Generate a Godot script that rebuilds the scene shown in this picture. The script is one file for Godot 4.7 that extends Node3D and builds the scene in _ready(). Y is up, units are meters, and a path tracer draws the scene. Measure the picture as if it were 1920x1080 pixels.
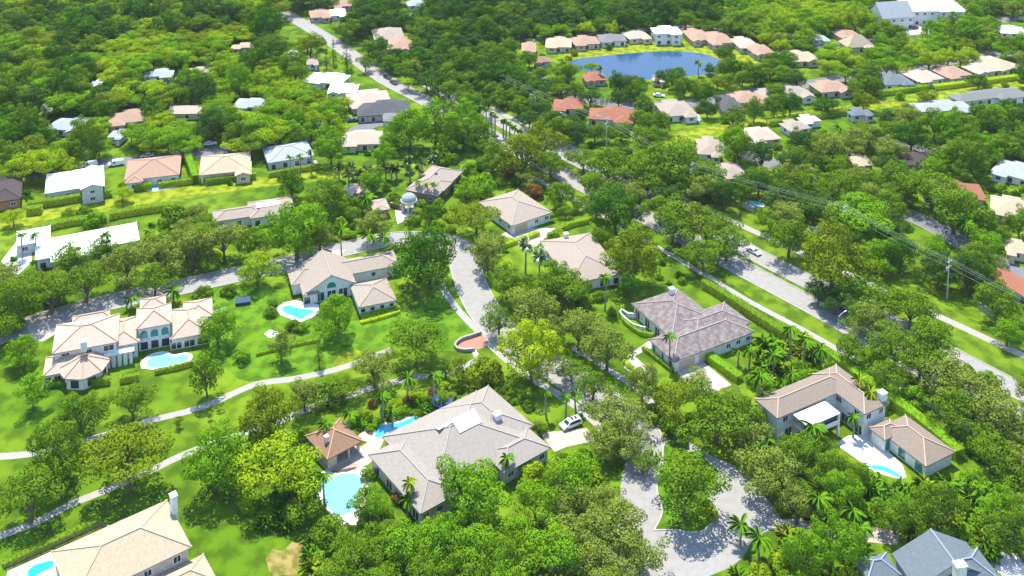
extends Node3D
# A leafy suburb seen from a drone: streets, tile-roofed houses with pools, oaks, palms, a lake. Metres, y up.

var rng := RandomNumberGenerator.new()
var M := {}
var proto := {}
var taken := {}

func lin(r: float, g: float, b: float) -> Color:
	return Color(r, g, b).linear_to_srgb()

func mat(key: String, c: Color, rough := 0.9, tex = null, scale := 1.0, tri := false) -> StandardMaterial3D:
	var m := StandardMaterial3D.new()
	m.resource_name = key
	m.albedo_color = c
	m.roughness = rough
	m.metallic_specular = 0.3
	if tex != null:
		m.albedo_texture = tex
		m.uv1_scale = Vector3(scale, scale, scale)
		if tri:
			m.uv1_triplanar = true
			m.uv1_world_triplanar = true
	M[key] = m
	return m

func numbered(called: String) -> String:
	var n: int = taken.get(called, 0)
	taken[called] = n + 1
	return called if n == 0 else "%s_%03d" % [called, n]

func tag(o: Node3D, label: String, category: String, group := "") -> Node3D:
	o.set_meta("label", label)
	o.set_meta("category", category)
	if group != "":
		o.set_meta("group", group)
	return o

func thing(called: String, label: String, category: String, at := Vector3.ZERO, turn := 0.0, group := "") -> Node3D:
	var o := Node3D.new()
	o.name = numbered(called)
	add_child(o)
	o.position = at
	o.rotation.y = turn
	tag(o, label, category, group)
	return o

func part(called: String, mesh: Mesh, m: Material, parent: Node3D, at := Vector3.ZERO) -> MeshInstance3D:
	var o := MeshInstance3D.new()
	o.name = called
	o.mesh = mesh
	if m != null:
		o.material_override = m
	o.position = at
	parent.add_child(o, true)
	return o

func structure(called: String, mesh: Mesh, m: Material) -> MeshInstance3D:
	var o := MeshInstance3D.new()
	o.name = numbered(called)
	o.mesh = mesh
	o.material_override = m
	o.set_meta("kind", "structure")
	add_child(o)
	return o

# ---------- mesh helpers ----------
func begin() -> SurfaceTool:
	var st := SurfaceTool.new()
	st.begin(Mesh.PRIMITIVE_TRIANGLES)
	return st

func face(st: SurfaceTool, p: Array, out: Vector3) -> void:
	# a flat convex polygon whose front looks along out
	var n: Vector3 = (p[1] - p[0]).cross(p[2] - p[0])
	if n.length() < 1e-9 and p.size() > 3:
		n = (p[2] - p[0]).cross(p[3] - p[0])
	n = n.normalized()
	var q := p
	if n.dot(out) < 0.0:
		n = -n
	else:
		q = p.duplicate()
		q.reverse()
	var t := Vector3.UP.cross(n)
	t = Vector3.RIGHT if t.length() < 0.05 else t.normalized()
	var s := n.cross(t)
	for i in range(1, q.size() - 1):
		for v in [q[0], q[i], q[i + 1]]:
			st.set_normal(n)
			st.set_uv(Vector2(v.dot(t), -v.dot(s)))
			st.add_vertex(v)

func box(st: SurfaceTool, c: Vector3, s: Vector3, turn := 0.0, bottom := true) -> void:
	var b := Basis(Vector3.UP, turn)
	var h := s * 0.5
	var ax := [Vector3.RIGHT, Vector3.UP, Vector3.BACK]
	for a in 3:
		for sg in [-1.0, 1.0]:
			if a == 1 and sg < 0 and not bottom:
				continue
			var n: Vector3 = ax[a] * sg
			var u: Vector3 = ax[(a + 1) % 3]
			var w: Vector3 = ax[(a + 2) % 3]
			var o: Vector3 = n * h
			var du: Vector3 = u * h
			var dw: Vector3 = w * h
			face(st, [c + b * (o - du - dw), c + b * (o + du - dw), c + b * (o + du + dw), c + b * (o - du + dw)], b * n)

func box_mesh(s: Vector3) -> ArrayMesh:
	var st := begin()
	box(st, Vector3.ZERO, s)
	return st.commit()

func tube(st: SurfaceTool, pts: Array, radii: Array, sides := 7, cap := true) -> void:
	var rings := []
	for i in pts.size():
		var d: Vector3 = (pts[mini(i + 1, pts.size() - 1)] - pts[maxi(i - 1, 0)]).normalized()
		var u := d.cross(Vector3(0.3, 0.1, 1.0)).normalized()
		if u.length() < 0.5:
			u = Vector3.RIGHT
		var w := d.cross(u)
		var ring := []
		for k in sides:
			var a := TAU * k / sides
			ring.append([pts[i] + (u * cos(a) + w * sin(a)) * radii[i], u * cos(a) + w * sin(a)])
		rings.append(ring)
	for i in pts.size() - 1:
		for k in sides:
			var a: Array = rings[i][k]
			var b: Array = rings[i][(k + 1) % sides]
			var c: Array = rings[i + 1][(k + 1) % sides]
			var d2: Array = rings[i + 1][k]
			for v in [a, d2, c, a, c, b]:
				st.set_normal(v[1])
				st.set_uv(Vector2(float(k) / sides * 3.0, v[0].y))
				st.add_vertex(v[0])
	if cap:
		var e: Array = rings[pts.size() - 1]
		var ps := []
		for v in e:
			ps.append(v[0])
		face(st, ps, (pts[pts.size() - 1] - pts[pts.size() - 2]).normalized())

func lathe(st: SurfaceTool, prof: Array, sides := 20, at := Vector3.ZERO) -> void:
	for i in prof.size() - 1:
		for k in sides:
			var a := TAU * k / sides
			var b := TAU * (k + 1) / sides
			var p: Vector2 = prof[i]
			var q: Vector2 = prof[i + 1]
			var pts := [at + Vector3(p.x * cos(a), p.y, p.x * sin(a)), at + Vector3(p.x * cos(b), p.y, p.x * sin(b)), at + Vector3(q.x * cos(b), q.y, q.x * sin(b)), at + Vector3(q.x * cos(a), q.y, q.x * sin(a))]
			var nn := Vector2(q.y - p.y, -(q.x - p.x))
			var m := (a + b) / 2.0
			face(st, pts, Vector3(nn.x * cos(m), nn.y, nn.x * sin(m)) if nn.length() > 0 else Vector3.UP)

func smooth_line(p: Array, step := 2.5) -> PackedVector2Array:
	var out := PackedVector2Array()
	for i in p.size() - 1:
		var p0: Vector2 = p[maxi(i - 1, 0)]
		var p1: Vector2 = p[i]
		var p2: Vector2 = p[i + 1]
		var p3: Vector2 = p[mini(i + 2, p.size() - 1)]
		var n := maxi(1, int(p1.distance_to(p2) / step))
		for k in n:
			out.append(p1.cubic_interpolate(p2, p0, p3, float(k) / n))
	out.append(p[p.size() - 1])
	return out

func offset_line(l: PackedVector2Array, d: float) -> PackedVector2Array:
	var out := PackedVector2Array()
	for i in l.size():
		var t := (l[mini(i + 1, l.size() - 1)] - l[maxi(i - 1, 0)]).normalized()
		out.append(l[i] + Vector2(-t.y, t.x) * d)
	return out

func ribbon(st: SurfaceTool, a: PackedVector2Array, b: PackedVector2Array, y0: float, y1: float) -> void:
	# a strip between two lines at height y1 with sides down to y0
	for i in a.size() - 1:
		var p := Vector3(a[i].x, y1, a[i].y)
		var q := Vector3(a[i + 1].x, y1, a[i + 1].y)
		var r := Vector3(b[i + 1].x, y1, b[i + 1].y)
		var s := Vector3(b[i].x, y1, b[i].y)
		face(st, [p, q, r], Vector3.UP)
		face(st, [p, r, s], Vector3.UP)
		if y1 - y0 > 0.02:
			var dn := Vector3(0, y0 - y1, 0)
			face(st, [p, q, q + dn, p + dn], p - s)
			face(st, [s, r, r + dn, s + dn], s - p)

func strip(called: String, pts: Array, width: float, y: float, m: Material, kerb := 0.0) -> void:
	var l := smooth_line(pts)
	var st := begin()
	ribbon(st, offset_line(l, -width / 2), offset_line(l, width / 2), y, y)
	structure(called, st.commit(), m)
	if kerb > 0.0:
		for sd in [-1.0, 1.0]:
			var sk := begin()
			ribbon(sk, offset_line(l, sd * (width / 2 - 0.02)), offset_line(l, sd * (width / 2 + kerb)), 0.0, 0.13)
			structure("kerb", sk.commit(), M.kerb)

func slab_mesh(pts: PackedVector2Array, y0: float, y1: float) -> ArrayMesh:
	# a polygon slab: top at y1, sides down to y0
	var st := begin()
	var ix := Geometry2D.triangulate_polygon(pts)
	for i in range(0, ix.size(), 3):
		var t := []
		for k in 3:
			t.append(Vector3(pts[ix[i + k]].x, y1, pts[ix[i + k]].y))
		face(st, t, Vector3.UP)
	if y1 - y0 > 0.005:
		var cw := 1.0 if Geometry2D.is_polygon_clockwise(pts) else -1.0
		for i in pts.size():
			var a := pts[i]
			var b := pts[(i + 1) % pts.size()]
			var o := Vector2(b.y - a.y, a.x - b.x) * -cw
			face(st, [Vector3(a.x, y1, a.y), Vector3(b.x, y1, b.y), Vector3(b.x, y0, b.y), Vector3(a.x, y0, a.y)], Vector3(o.x, 0, o.y))
	return st.commit()

func ring_poly(pts: Array, step := 0.8) -> PackedVector2Array:
	# closed smooth outline through the given points
	var out := PackedVector2Array()
	var n := pts.size()
	for i in n:
		var p0: Vector2 = pts[(i + n - 1) % n]
		var p1: Vector2 = pts[i]
		var p2: Vector2 = pts[(i + 1) % n]
		var p3: Vector2 = pts[(i + 2) % n]
		var k := maxi(1, int(p1.distance_to(p2) / step))
		for j in k:
			out.append(p1.cubic_interpolate(p2, p0, p3, float(j) / k))
	return out

func grown(p: PackedVector2Array, d: float) -> PackedVector2Array:
	var r := Geometry2D.offset_polygon(p, d, Geometry2D.JOIN_ROUND)
	return r[0] if r.size() > 0 else p

# ---------- textures ----------
func noise(seed_: int, freq: float, oct := 4) -> FastNoiseLite:
	var n := FastNoiseLite.new()
	n.seed = seed_
	n.frequency = freq
	n.fractal_octaves = oct
	n.noise_type = FastNoiseLite.TYPE_SIMPLEX_SMOOTH
	return n

func cloud_tex(size: int, seed_: int, freq: float, lo: Color, hi: Color, grain := 0.0, contrast := 1.0) -> ImageTexture:
	var n := noise(seed_, freq, 5)
	var g := n.get_seamless_image(size, size)
	var r := RandomNumberGenerator.new()
	r.seed = seed_
	var im := Image.create(size, size, false, Image.FORMAT_RGB8)
	for y in size:
		for x in size:
			var t := clampf((g.get_pixel(x, y).r - 0.5) * contrast + 0.5, 0, 1)
			var c := lo.lerp(hi, t)
			var j := 1.0 + r.randf_range(-grain, grain)
			im.set_pixel(x, y, Color(c.r * j, c.g * j, c.b * j))
	return ImageTexture.create_from_image(im)

func tile_images() -> Array:
	# curved clay tiles in rows: colour (nearly white, so that the roof's own colour shows) and relief; 5 m wide
	var size := 512
	var r := RandomNumberGenerator.new()
	r.seed = 5
	var rows := 15
	var cols := 18
	var tone := []
	for i in rows * cols:
		tone.append(r.randf_range(0.955, 1.0))
	var st := noise(9, 0.012, 4).get_seamless_image(size, size)
	var col := Image.create(size, size, false, Image.FORMAT_RGB8)
	var hgt := Image.create(size, size, false, Image.FORMAT_RGB8)
	for y in size:
		var fy := float(y) / size * rows
		var ry := int(fy)
		for x in size:
			var fx := float(x) / size * cols
			var c: float = tone[ry * cols + int(fx) % cols]
			var lap := fy - ry
			var across := sin((fx - int(fx)) * PI)
			var v := c * (0.90 + 0.10 * clampf(lap * 5.0, 0, 1)) * (0.94 + 0.06 * across)
			v *= 0.95 + 0.10 * st.get_pixel(x, y).r
			v = clampf(v, 0, 1)
			col.set_pixel(x, y, Color(v, v * 0.995, v * 0.985))
			var h := 0.55 * across + 0.45 * lap
			hgt.set_pixel(x, y, Color(h, h, h))
	return [ImageTexture.create_from_image(col), ImageTexture.create_from_image(hgt)]

# ---------- houses ----------
var cur: Node3D
var wings := []
var hmat: Material
var wmat: Material
var near_house := true

func house(called: String, label: String, x: float, z: float, turn: float, roof: String, wall: String, near := true, category := "house") -> Node3D:
	cur = thing(called, label, category, Vector3(x, 0, z), turn)
	wings = []
	hmat = M[roof]
	wmat = M[wall]
	near_house = near
	return cur

func wing(x0: float, z0: float, x1: float, z1: float, eave: float, pitch: float, kind: String, base := 0.0) -> Node3D:
	# one rectangular block under a hip, gable or flat roof; x0..z1 are its eaves
	var over := 0.55 if kind != "flat" else 0.12
	var i := wings.size()
	var e := eave + i * 0.011
	pitch += i * 0.004
	wings.append([x0, z0, x1, z1, e])
	var w := x1 - x0
	var d := z1 - z0
	var st := begin()
	var wc := Vector3((x0 + x1) / 2, (base + e - 0.12) / 2, (z0 + z1) / 2)
	box(st, wc, Vector3(w - over * 2, e - 0.12 - base, d - over * 2), 0.0, false)
	var rf := begin()
	var cap := begin()
	var th := 0.2
	var a := Vector3(x0, e, z0)
	var b := Vector3(x1, e, z0)
	var c := Vector3(x1, e, z1)
	var dd := Vector3(x0, e, z1)
	var lines := []
	if kind == "flat":
		box(rf, Vector3(wc.x, e - 0.02, wc.z), Vector3(w, 0.3, d))
	else:
		var alongx := w >= d
		if kind == "gable_x":
			alongx = true
		if kind == "gable_z":
			alongx = false
		var half := (d if alongx else w) / 2
		var cut := half if kind == "hip" else 0.0
		var top := e + half * pitch
		var r0: Vector3
		var r1: Vector3
		if alongx:
			r0 = Vector3(x0 + cut, top, wc.z)
			r1 = Vector3(x1 - cut, top, wc.z)
			face(rf, [a, b, r1, r0], Vector3(0, 1, -1))
			face(rf, [dd, c, r1, r0], Vector3(0, 1, 1))
			if cut > 0:
				face(rf, [a, dd, r0], Vector3(-1, 1, 0))
				face(rf, [b, c, r1], Vector3(1, 1, 0))
			else:
				for s in [-1.0, 1.0]:
					var gx: float = wc.x + s * (w / 2 - over)
					face(st, [Vector3(gx, e - 0.12, z0 + over), Vector3(gx, e - 0.12, z1 - over), Vector3(gx, e - 0.14 + (half - over) * pitch, wc.z)], Vector3(s, 0, 0))
		else:
			r0 = Vector3(wc.x, top, z0 + cut)
			r1 = Vector3(wc.x, top, z1 - cut)
			face(rf, [a, dd, r1, r0], Vector3(-1, 1, 0))
			face(rf, [b, c, r1, r0], Vector3(1, 1, 0))
			if cut > 0:
				face(rf, [a, b, r0], Vector3(0, 1, -1))
				face(rf, [dd, c, r1], Vector3(0, 1, 1))
			else:
				for s in [-1.0, 1.0]:
					var gz: float = wc.z + s * (d / 2 - over)
					face(st, [Vector3(x0 + over, e - 0.12, gz), Vector3(x1 - over, e - 0.12, gz), Vector3(wc.x, e - 0.14 + (half - over) * pitch, gz)], Vector3(0, 0, s))
		lines.append([r0, r1])
		if kind == "hip":
			if alongx:
				lines.append_array([[a, r0], [dd, r0], [b, r1], [c, r1]])
			else:
				lines.append_array([[a, r0], [b, r0], [dd, r1], [c, r1]])
			# fascia all round
			var dn := Vector3(0, -th, 0)
			face(rf, [a, b, b + dn, a + dn], Vector3(0, 0, -1))
			face(rf, [dd, c, c + dn, dd + dn], Vector3(0, 0, 1))
			face(rf, [a, dd, dd + dn, a + dn], Vector3(-1, 0, 0))
			face(rf, [b, c, c + dn, b + dn], Vector3(1, 0, 0))
			face(rf, [a + dn, b + dn, c + dn, dd + dn], Vector3.DOWN)
		else:
			var dn := Vector3(0, -th, 0)
			var quads: Array = [[a, b, r1, r0], [dd, c, r1, r0]] if alongx else [[a, dd, r1, r0], [b, c, r1, r0]]
			for q in quads:
				face(rf, [q[0] + dn, q[1] + dn, q[2] + dn, q[3] + dn], Vector3.DOWN)
				face(rf, [q[0], q[1], q[1] + dn, q[0] + dn], q[0] - q[3])
				face(rf, [q[1], q[2], q[2] + dn, q[1] + dn], q[1] - q[0])
				face(rf, [q[3], q[0], q[0] + dn, q[3] + dn], q[0] - q[1])
	part("wall", st.commit(), wmat, cur)
	var r := part("roof", rf.commit(), hmat, cur)
	if near_house and kind != "flat":
		for l in lines:
			if (l[1] - l[0]).length() > 0.6:
				tube(cap, [l[0] + Vector3(0, 0.03, 0), l[1] + Vector3(0, 0.03, 0)], [0.16, 0.16], 6)
		var rc: Material = M.get(hmat.resource_name + "_ridge", hmat)
		part("ridge_cap", cap.commit(), rc, r)
	return r

func chimney(r: Node3D, x: float, z: float, y0: float, y1: float, w := 1.1, d := 1.0, m = null) -> void:
	var st := begin()
	box(st, Vector3(x, (y0 + y1) / 2, z), Vector3(w, y1 - y0, d))
	box(st, Vector3(x, y1 + 0.06, z), Vector3(w + 0.25, 0.14, d + 0.25))
	box(st, Vector3(x, y1 + 0.2, z), Vector3(w - 0.1, 0.16, d - 0.1))
	part("chimney", st.commit(), m if m != null else M.white_wall, r)

func buried(p: Vector3, skip: int) -> bool:
	for j in wings.size():
		if j != skip:
			var w: Array = wings[j]
			if p.x > w[0] + 0.2 and p.x < w[2] - 0.2 and p.z > w[1] + 0.2 and p.z < w[3] - 0.2 and p.y < w[4] + 0.8:
				return true
	return false

func opening(at: Vector3, side: int, w: float, h: float, kind: String) -> void:
	# side 0: -z, 1: +x, 2: +z, 3: -x ; at is the middle of the opening on the wall face
	var turn: float = [PI, PI / 2, 0.0, -PI / 2][side]
	var o := Node3D.new()
	if kind == "window" or kind == "arch":
		var fr := begin()
		if kind == "arch":
			arch_frame(fr, w, h, 0.12)
		else:
			box(fr, Vector3(0, h / 2 - 0.05, 0), Vector3(w, 0.1, 0.1))
			box(fr, Vector3(0, -h / 2 + 0.05, 0), Vector3(w + 0.16, 0.1, 0.16))
			box(fr, Vector3(-w / 2 + 0.05, 0, 0), Vector3(0.1, h - 0.2, 0.1))
			box(fr, Vector3(w / 2 - 0.05, 0, 0), Vector3(0.1, h - 0.2, 0.1))
			if w > 1.3:
				box(fr, Vector3.ZERO, Vector3(0.08, h - 0.2, 0.08))
		var f := part("window", fr.commit(), M.frame, cur, at)
		f.rotation.y = turn
		var ps := begin()
		if kind == "arch":
			var pts := [Vector3(-w / 2 + 0.06, -h / 2, 0.02), Vector3(w / 2 - 0.06, -h / 2, 0.02)]
			for k in 9:
				var a := PI * k / 8.0
				pts.append(Vector3(cos(a) * (w / 2 - 0.06), h / 2 - w / 2 + sin(a) * (w / 2 - 0.06), 0.02))
			face(ps, pts, Vector3.BACK)
		else:
			box(ps, Vector3(0, 0, -0.0), Vector3(w - 0.16, h - 0.16, 0.05))
		part("pane", ps.commit(), M.glass_arch if kind == "arch" else M.glass, f)
	elif kind == "garage":
		var gs := begin()
		box(gs, Vector3(0, 0, 0), Vector3(w, h, 0.07))
		var g := part("garage_door", gs.commit(), M.garage, cur, at)
		g.rotation.y = turn
		for k in 4:
			part("panel", box_mesh(Vector3(w - 0.16, h / 4 - 0.07, 0.03)), M.garage, g, Vector3(0, -h / 2 + (k + 0.5) * h / 4, 0.045))
		var fs := begin()
		box(fs, Vector3(-w / 2 - 0.1, 0.1, 0), Vector3(0.2, h + 0.2, 0.12))
		box(fs, Vector3(w / 2 + 0.1, 0.1, 0), Vector3(0.2, h + 0.2, 0.12))
		box(fs, Vector3(0, h / 2 + 0.1, 0), Vector3(w, 0.2, 0.12))
		part("frame", fs.commit(), M.frame, g)
	elif kind == "door" or kind == "glass_door":
		var ds := begin()
		box(ds, Vector3.ZERO, Vector3(w + 0.2, h + 0.1, 0.08))
		var dr := part("door", ds.commit(), M.frame, cur, at)
		dr.rotation.y = turn
		var n := maxi(1, int(w / 1.0))
		for k in n:
			part("pane", box_mesh(Vector3(w / n - 0.16, h - 0.25, 0.04)), M.glass if kind == "glass_door" else M.wood, dr, Vector3(-w / 2 + (k + 0.5) * w / n, 0, 0.035))
	o.free()

func arch_frame(st: SurfaceTool, w: float, h: float, t: float) -> void:
	box(st, Vector3(-w / 2, -w / 4, 0), Vector3(t, h - w / 2, t))
	box(st, Vector3(w / 2, -w / 4, 0), Vector3(t, h - w / 2, t))
	for k in 8:
		var a := PI * (k + 0.5) / 8.0
		var c := Vector3(cos(a) * w / 2, h / 2 - w / 2 + sin(a) * w / 2, 0)
		var b := Basis(Vector3.BACK, a + PI / 2)
		var l := PI * w / 2 / 8.0 + 0.05
		for sg in [-1.0, 1.0]:
			face(st, [c + b * Vector3(-l / 2, sg * t / 2, t / 2), c + b * Vector3(l / 2, sg * t / 2, t / 2), c + b * Vector3(l / 2, sg * t / 2, -t / 2), c + b * Vector3(-l / 2, sg * t / 2, -t / 2)], b * Vector3(0, sg, 0))
			face(st, [c + b * Vector3(-l / 2, t / 2, sg * t / 2), c + b * Vector3(l / 2, t / 2, sg * t / 2), c + b * Vector3(l / 2, -t / 2, sg * t / 2), c + b * Vector3(-l / 2, -t / 2, sg * t / 2)], Vector3(0, 0, sg))

func open_row(wi: int, side: int, kind: String, w: float, h: float, y: float, n: int, from := 0.0, to := 1.0) -> void:
	# n openings spread along one wall of wing wi
	var q: Array = wings[wi]
	var over := 0.55 - 0.02
	for k in n:
		var t := from + (to - from) * (k + 0.5) / n
		var p: Vector3
		match side:
			0: p = Vector3(lerpf(q[0], q[2], t), y, q[1] + over)
			1: p = Vector3(q[2] - over, y, lerpf(q[1], q[3], t))
			2: p = Vector3(lerpf(q[0], q[2], t), y, q[3] - over)
			3: p = Vector3(q[0] + over, y, lerpf(q[1], q[3], t))
		if not buried(p, wi):
			opening(p, side, w, h, kind)

func fit_windows() -> void:
	# windows along the walls that look towards the open side, about one every four metres
	for i in wings.size():
		var q: Array = wings[i]
		for side in 4:
			var nrm: Vector3 = cur.basis * [Vector3.FORWARD, Vector3.RIGHT, Vector3.BACK, Vector3.LEFT][side]
			var to_eye := (Vector3(0, 0, 0) - cur.position).normalized()
			if nrm.dot(to_eye) < 0.1:
				continue
			var l: float = (q[2] - q[0]) if side % 2 == 0 else (q[3] - q[1])
			var n := maxi(1, int((l - 1.5) / 3.6))
			if l < 3.0:
				continue
			if q[4] > 5.0:
				open_row(i, side, "window", 1.5, 1.2, q[4] - 1.5, n)
			open_row(i, side, "glass_door" if side == 2 and n > 2 else "window", 1.7, 2.0 if side == 2 and n > 2 else 1.3, 1.1 if side == 2 and n > 2 else 1.6, n)

# ---------- plants ----------
func leaf(st: SurfaceTool, p: Vector3, n: Vector3, shade_n: Vector3, s: float, c: Color) -> void:
	var u := n.cross(Vector3(rng.randf() - 0.5, rng.randf() - 0.5, rng.randf() - 0.5)).normalized()
	var v := n.cross(u)
	var l := s * rng.randf_range(0.7, 1.3)
	var a := p - u * l * 0.5
	var b := p + v * s * 0.42 + n * s * 0.12
	var e := p + u * l * 0.5
	var d := p - v * s * 0.42 + n * s * 0.12
	for t in [[a, b, e], [a, e, d]]:
		for q in t:
			st.set_color(c)
			st.set_normal(shade_n)
			st.add_vertex(q)

func tint(j: float, warm: float) -> Color:
	var k := 1.0 + rng.randf_range(-j, j)
	return Color(k * (1.0 + warm * rng.randf_range(-0.3, 1.0)), k, k * (1.0 - 0.3 * rng.randf()))

func crown_from(blobs: Array, size: float, per: float, j := 0.3, inner := 0.2) -> ArrayMesh:
	# many small tufts of leaves over a heap of uneven clumps; per = tufts for each square metre
	var st := begin()
	for bi in blobs.size():
		var b: Array = blobs[bi]
		var c: Vector3 = b[0]
		var r: Vector3 = b[1]
		var area := 4.0 * PI * pow((pow(r.x * r.y, 1.6) + pow(r.x * r.z, 1.6) + pow(r.y * r.z, 1.6)) / 3.0, 1.0 / 1.6)
		var tone := tint(j * 0.8, 0.12)
		for k in int(area * per):
			var dir := Vector3(rng.randfn(), rng.randfn(), rng.randfn()).normalized()
			if dir.y < -0.35 and rng.randf() < 0.6:
				continue
			var deep := 1.0 - absf(rng.randfn()) * 0.10 + 0.05
			if rng.randf() < inner:
				deep = rng.randf_range(0.3, 0.9)
			var p := c + dir * r * deep
			var inside := false
			for bj in blobs.size():
				if bj != bi:
					var q: Vector3 = (p - blobs[bj][0]) / blobs[bj][1]
					if q.length_squared() < 0.45:
						inside = true
						break
			if inside:
				continue
			var out := (dir / r).normalized()
			var n := (out * 1.3 + Vector3(rng.randfn(), rng.randfn() + 0.3, rng.randfn()) * 0.55).normalized()
			var sn := (out + n * 0.75 + Vector3(0, 0.15, 0)).normalized()
			var cc := tint(j, 0.12)
			leaf(st, p, n, sn, size, Color(tone.r * cc.r, tone.g * cc.g, tone.b * cc.b))
	return st.commit()

func trunk_mesh(h: float, r: float, limbs: Array) -> ArrayMesh:
	var st := begin()
	var top := Vector3(rng.randf_range(-0.3, 0.3), h, rng.randf_range(-0.3, 0.3))
	tube(st, [Vector3(0, -0.2, 0), Vector3(0, 0.3, 0), top * 0.6, top], [r * 1.5, r * 1.1, r * 0.9, r * 0.75], 8)
	for l in limbs:
		var e: Vector3 = l
		var m := top.lerp(e, 0.5) + Vector3(0, (e - top).length() * 0.1, 0)
		tube(st, [top - Vector3(0, 0.25, 0), m, e], [r * 0.6, r * 0.4, r * 0.14], 5)
	return st.commit()

func make_tree(kind: String, v: int) -> void:
	# unit trees of about 10 m spread; variants are scaled and turned where they stand
	rng.seed = hash(kind) + v * 77
	var blobs := []
	var limbs := []
	var h := 2.4
	var r := 0.28
	var leafs := 0.40
	var per := 5.2
	var jit := 0.28
	match kind:
		"oak":   # broad, airy: several limbs, each with its own heap of small clumps
			var n := 8 + v % 3
			for k in n:
				var a := TAU * (k + rng.randf_range(-0.35, 0.35)) / n
				var d := rng.randf_range(1.0, 3.3)
				if k == 0:
					d = 0.3
				var e := Vector3(cos(a) * d, 6.3 - d * d * 0.14 + rng.randf_range(-0.9, 0.7), sin(a) * d)
				limbs.append(e - Vector3(0, 0.5, 0))
				for m in rng.randi_range(5, 7):
					var s := rng.randf_range(0.6, 1.35)
					blobs.append([e + Vector3(rng.randfn() * 0.95, rng.randfn() * 0.6 - 0.3, rng.randfn() * 0.95), Vector3(s * 1.15, s * 0.8, s * 1.15)])
			h = 2.2
			per = 11.0
			leafs = 0.33
		"round":   # dense uneven dome
			for k in 16:
				var dir := Vector3(rng.randfn(), absf(rng.randfn()) * 0.9 - 0.2, rng.randfn()).normalized()
				var f := rng.randf_range(0.82, 1.12)
				var e := Vector3(dir.x * 3.4 * f, 4.1 + dir.y * 3.5 * f, dir.z * 3.4 * f)
				limbs.append(e * Vector3(0.8, 0.9, 0.8))
				for m in 4:
					var s := rng.randf_range(0.6, 1.35)
					blobs.append([e + Vector3(rng.randfn(), rng.randfn(), rng.randfn()) * 0.75, Vector3(s, s * 0.85, s)])
			blobs.append([Vector3(0, 4.3, 0), Vector3(3.0, 2.8, 3.0)])
			h = 2.0
			per = 13.0
			leafs = 0.31
		"flat":   # layered, flat-topped
			for k in 13:
				var a := rng.randf() * TAU
				var d := sqrt(rng.randf()) * 3.7
				var e := Vector3(cos(a) * d, 5.9 - d * d * 0.09 + rng.randf_range(-1.5, 0.4), sin(a) * d)
				limbs.append(e - Vector3(0, 0.3, 0))
				for m in 4:
					var s := rng.randf_range(0.7, 1.45)
					blobs.append([e + Vector3(rng.randfn() * 0.9, rng.randfn() * 0.22, rng.randfn() * 0.9), Vector3(s * 1.2, s * 0.45, s * 1.2)])
			h = 3.0
			r = 0.24
			per = 13.5
			leafs = 0.31
		"young":   # slender small tree, open
			for k in 20:
				var a := rng.randf() * TAU
				var y := rng.randf_range(2.6, 8.6)
				var d := rng.randf() * 3.9 * sin(clampf((y - 1.6) / 7.6, 0, 1) * PI) + 0.2
				var s := rng.randf_range(0.9, 1.5)
				blobs.append([Vector3(cos(a) * d, y, sin(a) * d), Vector3(s, s * 0.9, s)])
			h = 2.6
			r = 0.2
			per = 6.5
			leafs = 0.46
		"bush":   # shrub down to the ground
			for k in 18:
				var dir := Vector3(rng.randfn(), absf(rng.randfn()), rng.randfn()).normalized()
				var s := rng.randf_range(1.3, 2.2)
				blobs.append([Vector3(dir.x * 3.2, 1.5 + dir.y * 3.6, dir.z * 3.2), Vector3(s, s, s)])
			h = 1.0
			per = 4.2
			leafs = 0.66
		"cone":   # tall narrow conifer
			for k in 26:
				var y := rng.randf_range(1.0, 14.0)
				var d := (15.0 - y) / 15.0 * 2.6
				var a := rng.randf() * TAU
				blobs.append([Vector3(cos(a) * d * 0.6, y, sin(a) * d * 0.6), Vector3(d * 0.6 + 0.4, 1.1, d * 0.6 + 0.4)])
			h = 2.0
			per = 4.0
	if limbs.is_empty():
		for k in 5:
			limbs.append(blobs[k * 3 % blobs.size()][0])
	proto["%s%d" % [kind, v]] = [crown_from(blobs, leafs, per, jit, 0.16 if kind != "oak" else 0.28), trunk_mesh(h, r, limbs)]

func tree(kind: String, v: int, tone: String, x: float, z: float, wide: float, tall: float, turn: float, called: String, label: String, category: String, group := "") -> void:
	# wide and tall scale the unit tree
	var p: Array = proto["%s%d" % [kind, v]]
	var o := thing(called, label, category, Vector3(x, 0, z), turn, group)
	var t := part("trunk", p[1], M.bark, o)
	t.scale = Vector3(wide, tall, wide)
	var c := part("crown", p[0], M["leaf_" + tone], o)
	c.scale = Vector3(wide, tall, wide)

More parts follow.
